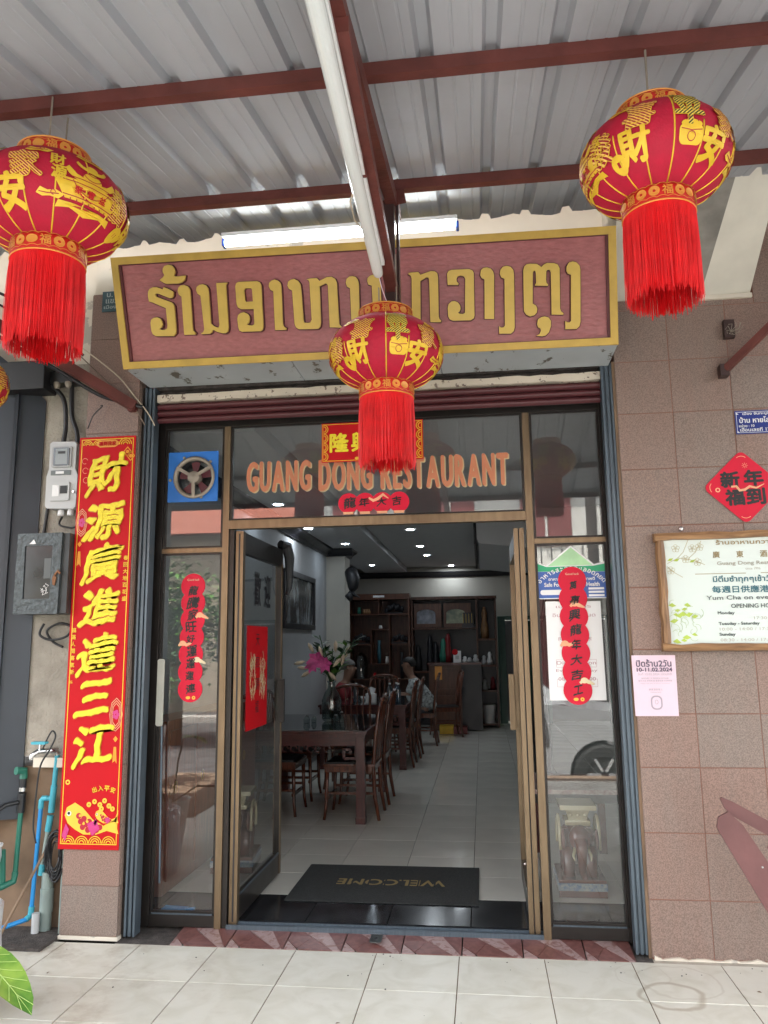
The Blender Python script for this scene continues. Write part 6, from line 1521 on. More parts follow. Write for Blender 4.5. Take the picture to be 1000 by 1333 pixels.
# things on the second table
m_btl = glass_mat('blue bottle', (.45, .65, .80), .12, .05)
for i, (x, y, s_) in enumerate(((-1.13, 9.55, 1.), (-1.06, 9.68, 1.), (-1.55, 9.6, .9), (-1.02, 9.5, 1.05))):
    t = thing('water_bottle', (x, y, .765), ['clear blue water bottle standing leftmost on the right half of the second table', 'clear blue water bottle at the back right of the second table', 'clear blue water bottle beside the tissue box', 'clear blue water bottle at the front right corner of the second table'][i], 'bottle', 'water bottles on the second table')
    B().lathe([(0, 0), (.031, 0), (.033, .01), (.033, .14), (.028, .17), (.013, .20), (.013, .215)], (x, y, .765), 14).build('body', m_btl, t, smooth=True); B().lathe([(0, .23), (.015, .23), (.015, .213), (0, .213)], (x, y, .765), 10).build('cap', m_white, t)
t = thing('tissue_box', (-1.36, 9.55, .765), 'white tissue box with a pulled tissue on the second table', 'tissue box')
B().box(-1.42, -1.30, 9.5, 9.62, .765, .87, .005).build('box', m_paper, t); B().add([(-1.40, 9.56, .87), (-1.32, 9.56, .87), (-1.30, 9.54, .93), (-1.36, 9.56, .95), (-1.41, 9.57, .92)], [(0, 1, 2, 3, 4)]).build('tissue', m_white, t)
for i, (x, y) in enumerate(((-1.5, 9.85), (-1.2, 9.9), (-1.25, 10.1))):
    t = thing('tea_cup', (x, y, .765), ['small white tea cup at the left of the second table', 'small white tea cup near the middle of the second table', 'small white tea cup farthest back on the second table'][i], 'cup', 'tea cups on the second table')
    B().lathe([(0, .0), (.02, 0), (.034, .05), (.031, .05), (.018, .008), (0, .008)], (x, y, .765), 14).build('cup', m_white, t, smooth=True)

vs_.scale = (1.28, 1.28, 1.22)
# people at the second table
m_skin = M('skin', (.30, .17, .115), .6, var=.08); m_hair = M('black hair', (.012, .01, .01), .5, bump=.4, bscale=150); m_hairg = M('grey hair', (.16, .15, .14), .6, bump=.4, bscale=150)
m_patt = M('patterned shirt', (.05, .06, .06), .8, scale=26, col2=(.62, .68, .68)); m_trs = M('dark trousers', (.02, .022, .03), .8)
m_redsh = M('dark red shirt', (.22, .015, .02), .8, var=.1)
def person(loc, face, shirt, hairm, label, lean=.12, fat=1.):
    """seated figure facing +x*face, hips on the chair seat"""
    t = thing('person', loc, label, 'person'); X, Y0, Z = loc
    P = lambda f, l, z, r: (X + f * face, Y0 + l, Z + z, r)
    J = [P(0, 0, .50, .105), P(.03, 0, .66, .10), P(lean, 0, .88, .115), P(lean + .04, 0, .98, .060), P(lean + .06, 0, 1.03, .056), P(lean + .09, 0, 1.10, .082), P(lean + .10, 0, 1.18, .088), P(lean + .09, 0, 1.24, .06)]
    E = [(0, 1), (1, 2), (2, 3), (3, 4), (4, 5), (5, 6), (6, 7)]
    def limb(a, pts):
        i = a
        for p in pts: J.append(p); E.append((i, len(J) - 1)); i = len(J) - 1
        return i
    hands = []
    for s_ in (-1, 1):
        limb(0, [P(.06, s_ * .10, .49, .085), P(.40, s_ * .12, .50, .062), P(.42, s_ * .12, .28, .050), P(.40, s_ * .12, .08, .036), P(.50, s_ * .12, .03, .03)])
        h = limb(2, [P(lean + .0, s_ * .17, .92, .055), P(lean + .10, s_ * .21, .72, .043), P(lean + .30, s_ * .15, .755, .032), P(lean + .38, s_ * .12, .77, .026)]); hands.append((s_, h))
        for k in range(4): limb(h, [P(lean + .42, s_ * (.10 + .014 * k), .772, .0085), P(lean + .455, s_ * (.095 + .014 * k), .762, .0075)])
        limb(h, [P(lean + .40, s_ * .085, .78, .009)])
    bd = skin('body', J, E, m_skin, t, levels=1)
    K = [P(0, 0, .47, .135 * fat), P(.03, 0, .66, .135 * fat), P(lean, 0, .88, .135 * fat), P(lean + .035, 0, .975, .07)]; EK = [(0, 1), (1, 2), (2, 3)]
    for s_ in (-1, 1):
        K += [P(lean, s_ * .17, .92, .072), P(lean + .08, s_ * .21, .76, .060)]; n = len(K); EK += [(2, n - 2), (n - 2, n - 1)]
    skin('shirt', K, EK, shirt, t)
    K = [P(-.01, 0, .46, .125)]; EK = []
    for s_ in (-1, 1):
        K += [P(.08, s_ * .10, .48, .10), P(.40, s_ * .12, .50, .075), P(.42, s_ * .12, .28, .062), P(.40, s_ * .12, .10, .052)]; n = len(K); EK += [(0, n - 4), (n - 4, n - 3), (n - 3, n - 2), (n - 2, n - 1)]
    skin('trousers', K, EK, m_trs, t)
    b = B(); hx = X + (lean + .085) * face; b.ell((hx - .012 * face, Y0, Z + 1.205), .100, .088, .085, 18, 12); b.v = [(x + (-.02 * face if z < Z + 1.18 else 0), y, max(z, Z + 1.15 if (x - hx) * face < 0 else Z + 1.21)) for x, y, z in b.v]
    b.build('hair', hairm, t, smooth=True)
    fc = B(); nx = X + (lean + .175) * face
    fc.ell((nx, Y0, Z + 1.165), .016, .012, .018, 8, 6); fc.build('nose', m_skin, t, smooth=True)
    for s_ in (-1, 1):
        B().ell((X + (lean + .165) * face, Y0 + s_ * .03, Z + 1.19), .008, .010, .006, 8, 6).build('eye', m_black, t); B().ell((X + (lean + .09) * face, Y0 + s_ * .085, Z + 1.17), .016, .009, .028, 8, 6).build('ear', m_skin, t, smooth=True)
    B().ell((X + (lean + .160) * face, Y0, Z + 1.125), .006, .022, .005, 8, 6).build('mouth', M('lips', (.25, .09, .07), .6), t)
    return t
pA = person((-.80, 11.55, -.02), -1, m_patt, m_hair, 'seated person with black hair in a patterned shirt at the second table', .20, 1.22)
pB = person((-2.0, 10.35, -.02), 1, m_redsh, m_hairg, 'seated person in a dark red shirt behind the lilies', .15, 1.15)

# landscape painting
pt = thing('framed_painting', (-2.10, 8.9, 1.64), 'large black framed ink landscape painting on the left wall', 'painting')
xp = XL + .002
for (y0, y1_, z0, z1) in ((8.12, 9.68, 1.640, 1.70), (8.12, 9.68, 2.225, 2.285), (8.12, 8.18, 1.7002, 2.2248), (9.62, 9.68, 1.7002, 2.2248)): B().box(xp, xp + .045, y0, y1_, z0, z1).build('frame_rail', m_crown, pt)
m_ptg = bpy.data.materials.new('ink landscape'); m_ptg.use_nodes = True; nt = m_ptg.node_tree; p_ = nt.nodes['Principled BSDF']
tc = nt.nodes.new('ShaderNodeTexCoord'); mp_ = nt.nodes.new('ShaderNodeMapping'); mp_.inputs['Scale'].default_value = (1, 2.2, 1.1); mp_.inputs['Rotation'].default_value = (.5, 0, 0); nz = nt.nodes.new('ShaderNodeTexNoise'); nz.inputs['Scale'].default_value = 2.6; nz.inputs['Detail'].default_value = 9; nz.inputs['Roughness'].default_value = .66
cr = nt.nodes.new('ShaderNodeValToRGB'); e = cr.color_ramp.elements; e[0].position = .44; e[0].color = (.015, .018, .020, 1); e[1].position = .68; e[1].color = (.36, .40, .42, 1)
nt.links.new(tc.outputs['Object'], mp_.inputs[0]); nt.links.new(mp_.outputs[0], nz.inputs['Vector']); nt.links.new(nz.outputs[0], cr.inputs[0]); nt.links.new(cr.outputs[0], p_.inputs['Base Color']); p_.inputs['Roughness'].default_value = .2
B().box(xp, xp + .02, 8.1802, 9.6198, 1.7002, 2.2248).build('canvas', m_ptg, pt)
hn = thing('carved_horn', (-1.86, 10.4, 2.1), 'black carved animal head ornament on the wall pillar', 'ornament')
b = B().tube([(-1.80, 10.57, 2.45), (-1.76, 10.50, 2.44), (-1.72, 10.45, 2.34), (-1.72, 10.44, 2.22), (-1.74, 10.45, 2.16)], [.05, .09, .095, .07, .03], 12); b.build('head', m_black, hn, smooth=True)
B().tube([(-1.74, 10.45, 2.17), (-1.77, 10.42, 2.10), (-1.74, 10.40, 2.05)], [.03, .06, .03], 10).build('muzzle', m_black, hn, smooth=True); B().tube([(-1.73, 10.42, 2.14), (-1.62, 10.4, 2.08)], [.03, .006], 8).build('horn', m_black, hn, smooth=True)

# shelf and cupboard at the back
sh = thing('display_shelf', (-1.79, 13.8, FZ), 'tall brown display shelf with ornaments left of the cupboard at the back', 'shelf')
def sb(nm, x0, x1, y0, y1, z0, z1, m=m_brownwood, p=None): return B().box(x0, x1, y0, y1, z0, z1).build(nm, m, p or sh)
sb('back_panel', -2.31, -1.262, 14.0, 14.02, .03, 2.23); sb('top_board', -2.33, -1.245, 13.6, 14.0, 2.23, 2.33); sb('side', -2.33, -2.30, 13.6, 13.9995, .03, 2.2295); sb('side', -1.275, -1.245, 13.6, 13.9995, .03, 2.2295)
for (x0, x1, z) in ((-2.2995, -1.2755, .50), (-2.2995, -1.2755, .84), (-2.2995, -1.95, 1.44), (-1.60, -1.2755, 1.44), (-2.2995, -1.2755, 1.96), (-1.92, -1.63, 1.10), (-1.92, -1.63, 1.70)): sb('shelf_board', x0, x1, 13.62, 13.9995, z, z + .02)
for (x, z0, z1) in ((-1.80, 1.9805, 2.2295), (-1.94, 1.1205, 1.70), (-1.62, .8605, 1.9595), (-1.80, .5205, .8395)): sb('divider', x, x + .02, 13.62, 13.9995, z0, z1)
B().box(-1.88, -1.68, 13.59, 13.598, 2.265, 2.30).build('name_strip', m_paper, sh)
def orn(nm, label, cat, b, m, extra=None): o = b.build(nm, m, smooth=True); tag(o, label, cat); return o
def ship(x, z, s_, label):
    t = thing('model_ship', (x, 13.75, z), label, 'ornament')
    b = B()
    for k in range(9): b.ell((x + (k - 4) * .035 * s_, 13.75 + .02 * math.sin(k * 2), z + (.05 + .04 * abs(math.sin(k * 1.3)) + .03 * (4 - abs(k - 4)) / 2) * s_), .035 * s_, .03, .055 * s_, 8, 6)
    b.build('carving', m_crown, t, smooth=True); B().box(x - .15 * s_, x + .15 * s_, 13.69, 13.81, z, z + .025).build('base', m_crown, t)
ship(-1.53, 1.981, 1., 'dark carved ornament on the upper right shelf'); ship(-1.44, 1.461, .9, 'dark carved ornament on the middle right shelf'); ship(-2.12, 1.461, .95, 'dark carved ornament on the middle left shelf')
for i, (x, z, h, m, lb_) in enumerate(((-2.15, 1.981, .12, m_pvcgreen, 'small green jar on the upper left shelf'), (-2.06, 1.981, .09, m_framewoodz, 'first of three small figurines on the upper left shelf'), (-2.02, 1.981, .09, m_framewoodz, 'middle of three small figurines on the upper left shelf'), (-1.98, 1.981, .09, m_framewoodz, 'last of three small figurines on the upper left shelf'),
                                      (-1.77, 1.721, .06, m_paper, 'white cup on top of the shelf niche'), (-1.66, 1.121, .12, m_paper, 'small cream box in the shelf niche'), (-1.80, 1.121, .40, M('teal tower', (.03, .12, .16), .4), 'tall teal pagoda ornament in the shelf niche'), (-1.88, .861, .10, m_red, 'small red tin on the lower shelf'), (-1.55, .521, .07, m_red, 'low red box on the bottom shelf'),
                                      (-1.40, .861, .45, m_crown, 'tall black statue on the lower right shelf'), (-2.17, 1.0, .0, m_paper, ''))):
    if h > 0: orn('ornament', lb_, 'ornament', B().lathe([(0, 0), (.03, 0), (.034, h * .5), (.022, h * .8), (.026, h), (0, h)], (x, 13.72, z), 10), m)
gd = thing('glass_dome', (-2.13, 13.72, .861), 'pale glass dome on the lower left shelf', 'dome'); B().lathe([(.12, 0), (.12, .3), (.10, .38), (.06, .43), (0, .45)], (-2.13, 13.75, .861), 16).build('dome', m_vase, gd, smooth=True); B().lathe([(0, 0), (.13, 0), (.13, -.0), (.0, .02)], (-2.13, 13.75, .863), 16).build('base', m_crown, gd)

cu = thing('display_cupboard', (-.5, 13.9, FZ), 'dark wooden cupboard with arched glass doors and open shelves at the back', 'cupboard')
cb = lambda nm, x0, x1, y0, y1, z0, z1, m=m_brownwood: B().box(x0, x1, y0, y1, z0, z1).build(nm, m, cu)
cb('top_board', -1.235, .27, 13.75, 14.2, 2.22, 2.27); cb('back_panel', -1.235, .25, 14.2, 14.22, .03, 2.2195, m_crown)
for x in (-1.235, -.10, .23): cb('side', x, x + .03, 13.8, 14.1995, .03, 2.2195)
for (x0, x1, z) in ((-1.2045, -.1005, 1.70), (-1.2045, -.1005, .95), (-.0695, .2295, 1.50), (-.0695, .2295, 1.05), (-.0695, .2295, .62), (-.0695, .2295, .06)): cb('shelf_board', x0, x1, 13.82, 14.1995, z, z + .03)
for i, x in enumerate((-1.18, -.66)):
    w = .42; cx_ = x + w / 2
    inner = [(cx_ + .165, 1.80)] + [(cx_ + .165 * math.cos(a), 1.98 + .07 * math.sin(a)) for a in [math.pi * k / 8 for k in range(9)]] + [(cx_ - .165, 1.80)]
    B().prism([[(x, 1.735), (x + w + .06, 1.735), (x + w + .06, 2.15), (x, 2.15)], inner], 13.80, 13.82).build('arched_door', m_brownwood, cu)
    B().prism(inner, 13.822, 13.825).build('picture_pane', M('photo pane', (.30, .33, .40), .3, scale=9, col2=(.10, .11, .13)) if i == 0 else M('photo pane two', (.45, .47, .30), .3, scale=8, col2=(.12, .16, .12)), cu)
cb('counter_top', -.92, -.02, 13.15, 13.75, 1.105, 1.135, m_rose)
ct = thing('wood_counter', (-.6, 13.45, FZ), 'dark carved counter with panelled doors standing before the cupboard', 'counter')
B().box(-.90, -.36, 13.22, 13.72, .05, 1.10).build('body', m_brownwood, ct); B().box(-.3595, -.03, 13.20, 13.72, .05, 1.102).build('dark_side', m_crown, ct)
for (z0, z1) in ((.14, .60), (.66, 1.04)):
    B().prism([[(-.86, z0), (-.41, z0), (-.41, z1), (-.86, z1)], rrect(-.81, -.46, z0 + .05, z1 - .05, .04)[::-1]], 13.205, 13.2195).build('door_panel', m_brownwood, ct)
# people clutter on the shelves of the cupboard
stuff = [(-1.13, .981, .45, m_black, 'tall black statue at the left of the open cupboard shelf'), (-.92, .981, .62, m_crown, 'large black carved statue in the open cupboard shelf'), (-.82, .981, .50, m_crown, 'stepped black carving beside the large statue'), (-.66, 1.136, .40, m_pvcgreen, 'dark green bottle on the counter'), (-.58, 1.136, .48, m_darkred, 'red cone ornament in the cupboard'),
         (-.46, .981, .30, m_crown, 'black jar behind the payment sign'), (.05, 1.531, .55, m_framewoodz, 'gilded standing figure on the right shelf'), (.12, 1.081, .22, m_paper, 'white bottle on the right shelf'), (.02, 1.081, .16, m_metergrey, 'grey can on the right shelf'), (.16, .651, .22, m_darkred, 'stack of red packets on the right shelf'), (.02, .651, .18, m_metergrey, 'pale bundle on the right shelf'),
         (-.30, 1.136, .10, m_paper, 'white mug on the counter'), (-.22, 1.136, .08, m_metergrey, 'small grey mug on the counter'), (-.12, 1.136, .13, m_metergrey, 'steel tumbler at the counter end')]
for i, (x, z, h, m, lb_) in enumerate(stuff):
    r = .05 if h < .3 else .07; y = 13.45 if abs(z - 1.136) < .01 else 13.95
    o = orn('ornament', lb_, 'ornament', B().lathe([(0, 0), (r * .9, 0), (r, h * .3), (r * .6, h * .6), (r * .7, h * .8), (r * .3, h), (0, h)], (x, y, z), 10), m)
qs = thing('payment_sign', (-.42, 13.3, 1.137), 'small white stand-up card with a red heading on the counter', 'sign'); B().box(-.49, -.36, 13.28, 13.29, 1.137, 1.33).build('card', m_paper, qs); B().lathe([(0, -.004), (.05, -.004), (.05, 0)], (-.46, 13.278, 1.31), 14, 'Y').build('red_disc', m_red, qs); B().box(-.455, -.395, 13.2785, 13.2795, 1.19, 1.25).build('grey_square', m_metergrey, qs)
bx = thing('white_bucket', (.09, 13.75, .10), 'white plastic tub on the bottom right shelf', 'tub'); B().lathe([(0, 0), (.10, 0), (.12, .30), (.115, .31), (0, .31)], (.08, 13.95, .09), 16).build('tub', m_paper, bx)
hc = thing('model_ship', (-.15, 13.9, 1.9), 'black model ship with gold trim on top of the middle cupboard', 'ornament')
b = B().box(-.34, -.12, 13.7, 13.9, 1.72, 1.78); b.box(-.32, -.14, 13.72, 13.88, 1.7802, 1.98); b.build('hull', m_crown, hc)
for k in range(4): B().box(-.32 + .05 * k, -.315 + .05 * k, 13.70, 13.71, 1.80, 1.96).build('gold_post', m_gilt, hc)
wl = thing('leaflet', (-.78, 13.18, .9), 'gold framed leaflet on the counter front', 'leaflet'); B().box(-.80, -.68, 13.19, 13.2, .86, 1.08).build('leaflet', m_gilt2, wl)
tag(B().box(-.72, -.5, 12.8, 13.0, FZ, .16, .004).build('carton', m_gilt), 'yellow carton on the floor before the wooden counter', 'carton'); tag(B().box(-.495, -.28, 12.8, 13.0, FZ, .14, .004).build('carton', m_darkred), 'red carton on the floor beside the yellow carton', 'carton')
# green panelled doorway at the back right
gdw = thing('green_doorway', (1.3, 14.45, FZ), 'dark green curtained doorway right of the cupboard', 'doorway')
m_green = M('dark green', (.02, .075, .055), .4, var=.3, scale=3, stretch=(6, 1, .5))
B().box(.285, XR, 14.42, 14.46, 1.86, 1.93).build('lintel', m_green, gdw)
for (x0, x1) in ((.285, .42), (.62, .66), (1.1, 1.2), (2.2, 2.45)): B().box(x0, x1, 14.43, 14.47, .03, 1.8595).build('post', m_green, gdw)
b = B(); b.curve(lambda u, v: (.64 + .5 * u, 14.50 + .03 * math.sin(u * 40), .05 + 1.8 * v), 60, 1); b.build('curtain', m_green, gdw, smooth=True)
B().box(.42, XR, 14.9, 14.92, .03, 1.86).build('dark_backing', m_crown, gdw)
# bare twig arrangement on right
tw = thing('twig_branch', (.8, 9.2, 1.2), 'bare twigs rising beside the right door leaf', 'branch')
rnd = random.Random(4)
for k in range(4):
    x, z = .62, 1.5; pts = [(x, 9.2, z)]
    for j in range(6): x += rnd.uniform(-.03, .06); z += .13; pts.append((x, 9.2 + rnd.uniform(-.05, .05), z))
    B().tube(pts, .006, 5).build('twig', m_crown, tw)
B().lathe([(0, 0), (.10, 0), (.13, .3), (.08, .8), (.05, 1.3), (.06, 1.47), (0, 1.47)], (.62, 9.2, FZ), 16).build('tall_vase', m_crown, tw, smooth=True)
# AC blade
ab_ = thing('ceiling_vent', (-.03, 9.0, 2.55), 'long dark ventilation strip hanging edge on from the ceiling', 'vent')
B().box(-.055, -.025, 8.25, 11.1, 2.50, 2.80, .006).build('case', m_crown, ab_)
for k in range(8): B().box(-.058, -.0555, 8.4 + .33 * k, 8.65 + .33 * k, 2.56, 2.72).build('slot', m_metergrey, ab_)

# ------------------------------------------------------------------ things just inside the windows
def elephant(loc, rz, label):
    t = thing('elephant_stool', loc, label, 'stool', 'ceramic elephant stools', rz); O = Vector(loc)
    m1 = _mats.get('elephant glaze') or M('elephant glaze', (.115, .030, .020), .12, var=.35, scale=7, coat=.6)
    m2 = M('cream glaze', (.55, .48, .30), .15, var=.08, coat=.5); m3 = M('blue white glaze', (.50, .52, .48), .2, scale=60, col2=(.12, .22, .38))
    def b_(nm, b, m, smooth=False, p=None): b.v = [(O.x + x, O.y + y, O.z + z) for x, y, z in b.v]; return b.build(nm, m, p or t, smooth=smooth)
    base = b_('base', B().box(-.135, .135, -.17, .17, 0, .036, .004), m1); b_('base_band', B().box(-.138, .138, -.173, .173, .0365, .076, .003), m3); b_('base_top', B().box(-.133, .133, -.168, .168, .0765, .095, .004), m1)
    E = B()
    for (x, y) in ((-.065, -.07), (.065, -.07), (-.065, .09), (.065, .09)): E.tube([(x, y, .095), (x, y, .13), (x * .95, y, .26)], [.040, .034, .046], 14)
    b_('legs', E, m1, True)
    E = B().ell((0, .01, .29), .108, .155, .092, 20, 14); b_('body', E, m1, True)
    E = B().ell((0, -.135, .31), .068, .062, .078, 18, 12); b_('head', E, m1, True)
    E = B().tube([(0, -.175, .31), (0, -.205, .26), (0, -.20, .20), (0, -.185, .145), (.01, -.17, .11), (.03, -.178, .105)], [.042, .034, .027, .021, .017, .015], 12); b_('trunk', E, m1, True)
    for s_ in (-1, 1):
        b_('tusk', B().tube([(s_ * .035, -.18, .27), (s_ * .05, -.215, .235), (s_ * .045, -.235, .215)], [.011, .008, .003], 8), m2, True)
        E = B().ell((s_ * .095, -.11, .30), .016, .045, .062, 12, 10); b_('ear', E, m1, True)
        E = B().tube([(s_ * .112, -.02 + .10 * math.cos(a), .30 + .12 * math.sin(a)) for a in [math.pi * (-.15 + 1.3 * i / 12) for i in range(13)]], .010, 8); b_('saddle_trim', E, m2, True)
    b_('saddle', B().box(-.075, .075, -.06, .10, .365, .395, .01), m2)
    vs = B(); q = []
    vs.lathe([(.075, .395), (.082, .42), (.10, .455), (.105, .46), (.0, .46)], n=4); vs.v = [((x * math.cos(math.pi / 4) - y * math.sin(math.pi / 4)), (x * math.sin(math.pi / 4) + y * math.cos(math.pi / 4)) * 1.1 + .01, z) for x, y, z in vs.v]
    b_('seat_support', vs, m2); b_('seat_top', B().box(-.105, .105, -.11, .13, .4605, .488, .004), m2)
    pr = B()
    for k in range(3): pr.ell((-.04 + .04 * k, -.088, .43), .011, .008, .009, 8, 6)
    b_('relief', pr, m2, True)
    return t
el = elephant((.525, 4.98, FZ), 0, 'glazed brown ceramic elephant stool inside the right window')
dup(el, (-1.66, 5.28, FZ), .12, 'glazed brown ceramic elephant stool inside the left window')
bn = thing('low_bench', (.62, 5.95, FZ), 'low dark bench with pink marble top behind the right elephant stool', 'bench')
m_pmarb = marble_mat('pink marble', (.42, .26, .24), (.60, .48, .44), (.50, .36, .33))
B().box(.30, 1.9, 5.75, 6.45, .42, .45, .003).build('marble_top', m_pmarb, bn); B().box(.30, 1.9, 5.752, 6.448, .36, .4195).build('apron', m_crown, bn)
for (x, y) in ((.33, 5.79), (.33, 6.41), (.78, 5.79), (1.87, 5.79), (1.87, 6.41)): B().box(x - .025, x + .025, y - .025, y + .025, FZ, .3595).build('leg', m_rose, bn)
wc = thing('side_cabinet', (-2.0, 5.3, FZ), 'reddish brown low cabinet with brass ring pulls along the left wall', 'cabinet')
B().box(-2.11, -1.90, 4.62, 6.5, FZ, 1.02, .004).build('body', wood_mat('red cabinet wood', (.13, .030, .014), (.22, .06, .03), .3, 4, 'Z', .2), wc)
for k in range(4):
    B().box(-1.8995, -1.888, 4.66 + .46 * k, 5.08 + .46 * k, .10, .96, .003).build('door', _mats['red cabinet wood'], wc)
    B().tube([(-1.882, 4.75 + .46 * k + .022 * math.cos(a), .62 + .034 * math.sin(a)) for a in [2 * math.pi * i / 12 for i in range(13)]], .004, 6).build('ring_pull', M('brass', (.6, .42, .14), .3, 1., var=0), wc)
dm = thing('door_mat', (-.62, 4.98, FZ), 'dark grey rubber mat reading WELCOME upside down just inside the door', 'mat')
B().box(-1.168, -.066, 4.615, 5.342, FZ + .001, .038, .004).build('pile', m_mat, dm)
b = B(); gs = text_geo('WELCOME')
q = B(); q.text('WELCOME', 0, 0, h=.11, w=.66, y=0, bold=.003, dy=.0001)
b.add([(-.60 - x, 4.98 - z, .0386 - y) for (x, y, z) in q.v], q.f); lo = b.build('lettering', M('mat gold', (.30, .22, .08), .7, var=.15), dm)
cutb = B()
for k in range(7): cutb.box(-.935 + .1 * k, -.925 + .1 * k, 4.92, 5.04, .0387, .0405)
cutb.build('letter_gaps', m_mat, dm)
B().prism(circ(0, 0, .02, 12, rx=.03), 0, .001)
# daylight-side shelf items seen through left window
bs = thing('blue_dustpan', (-1.72, 4.36, FZ), 'bright blue plastic dustpan on the black tiles inside the left window', 'dustpan'); B().prism([(-1.78, .035), (-1.66, .035), (-1.65, .055), (-1.78, .06)], 4.32, 4.40).build('pan', m_pvcblue, bs); B().tube([(-1.66, 4.36, .05), (-1.60, 4.36, .06)], .008, 6).build('handle', m_pvcblue, bs)
# ------------------------------------------------------------------ plants beside the entrance
def big_leaf(b, base, tip, w, droop=.05, fold=.15):
    a, c = Vector(base), Vector(tip); d = c - a; side_ = d.cross(Vector((0, 0, 1)));
    if side_.length < .01: side_ = Vector((1, 0, 0))
    side_.normalize(); upv = side_.cross(d).normalized(); n = 8; vs = []
    for i in range(n + 1):
        t = i / n; ww = w * math.sin(math.pi * min(1, (t * .92 + .06))) ** .7 * (1 - .25 * t) if t < 1 else 0.0
        m = a + d * t - Vector((0, 0, droop * t * t)) + upv * 0
        vs += [m - side_ * ww / 2 + upv * ww * fold, m - side_ * ww / 4 + upv * ww * fold * .35, m, m + side_ * ww / 4 + upv * ww * fold * .35, m + side_ * ww / 2 + upv * ww * fold]
    b.add(vs, [(i * 5 + k, i * 5 + k + 1, (i + 1) * 5 + k + 1, (i + 1) * 5 + k) for i in range(n) for k in range(4)])
m_bigleaf = bpy.data.materials.new('variegated leaf'); m_bigleaf.use_nodes = True; _nt = m_bigleaf.node_tree; _p = _nt.nodes['Principled BSDF']
_tc = _nt.nodes.new('ShaderNodeTexCoord'); _nz = _nt.nodes.new('ShaderNodeTexNoise'); _nz.inputs['Scale'].default_value = 9; _nz.inputs['Detail'].default_value = 5; _cr = _nt.nodes.new('ShaderNodeValToRGB'); _e = _cr.color_ramp.elements
_e[0].position = .38; _e[0].color = (.075, .21, .03, 1); _e[1].position = .66; _e[1].color = (.27, .42, .07, 1)
_nt.links.new(_tc.outputs['Object'], _nz.inputs['Vector']); _nt.links.new(_nz.outputs[0], _cr.inputs[0]); _nt.links.new(_cr.outputs[0], _p.inputs['Base Color']); _p.inputs['Roughness'].default_value = .35
m_pot = M('white pot', (.55, .54, .50), .4, var=.1)
pp = thing('potted_plant', (-1.98, 2.75, .0), 'potted plant at the lower left corner with a large yellow green leaf', 'potted plant')
B().lathe([(0, 0), (.12, 0), (.165, .34), (.175, .35), (.16, .35), (.15, .32), (0, .30)], (-2.36, 2.62, .0), 24).build('pot', m_pot, pp, smooth='auto')
B().lathe([(0, .30), (.155, .305)], (-2.36, 2.62, .0), 20).build('soil', m_darkconc, pp)
b = B(); big_leaf(b, (-1.82, 2.72, .455), (-1.455, 2.53, .37), .165, .05, .10); b.build('leaf', m_bigleaf, pp, smooth=True)
m_vein = M('leaf vein', (.40, .55, .16), .5, var=.05)
A_, C_ = Vector((-1.82, 2.72, .455)), Vector((-1.455, 2.53, .37)); P_t = lambda t: A_ + (C_ - A_) * t - Vector((0, 0, .05 * t * t)) + Vector((0, 0, .003))
sd2 = (C_ - A_).cross(Vector((0, 0, 1))).normalized(); up2 = sd2.cross((C_ - A_).normalized())
b = B(); b.tube([P_t(i / 8) for i in range(9)], [.0035 - .003 * i / 8 for i in range(9)], 6)
for k in range(1, 8):
    for s_ in (-1, 1):
        t0 = k / 9; t1 = t0 + .16; w_ = .165 * math.sin(math.pi * min(1, t1 * .92 + .06)) ** .7 * (1 - .25 * t1) * .44
        b.tube([P_t(t0), P_t((t0 + t1) / 2) + sd2 * s_ * w_ * .5 + up2 * w_ * .06, P_t(t1) + sd2 * s_ * w_ + up2 * w_ * .2], .0011, 4)
b.build('veins', m_vein, pp)
rnd = random.Random(8)
for k in range(7):
    a = rnd.uniform(1.6, 5.2); r = rnd.uniform(.2, .38); h = rnd.uniform(.45, .95); bx_, by_ = -2.36 + .05 * math.cos(a), 2.62 + .05 * math.sin(a); tx_, ty_ = -2.4 + r * math.cos(a), 2.72 + r * math.sin(a)
    B().tube([(bx_, by_, .30), ((bx_ + tx_) / 2, (by_ + ty_) / 2, h * .8), (tx_, ty_, h)], .006, 6).build('stem', m_leafdk, pp)
    b = B(); big_leaf(b, (tx_, ty_, h), (tx_ + .24 * math.cos(a), ty_ + .24 * math.sin(a), h + .02), .15, .09); b.build('leaf', m_bigleaf if k % 2 else m_leaf, pp, smooth=True)
b = B().tube([(-2.36, 2.62, .3), (-2.1, 2.70, .46), (-1.80, 2.72, .46)], .006, 6); b.build('stem', m_leafdk, pp)
pg = thing('plastic_sack', (-2.0, 3.25, .0), 'white plastic sack of soil with a dark opening at the left edge', 'sack')
B().lathe([(0, 0), (.16, .0), (.18, .12), (.165, .30), (.17, .40), (.155, .41), (.14, .36), (0, .33)], (-2.20, 3.22, .0), 18).build('sack', M('sack plastic', (.52, .55, .56), .35, var=.15, scale=5, bump=.5, bscale=12), pg, smooth=True)
pl2 = thing('potted_plant', (-3.75, .2, .0), 'leafy shrub in a dark pot, mirrored in the left window', 'potted plant')
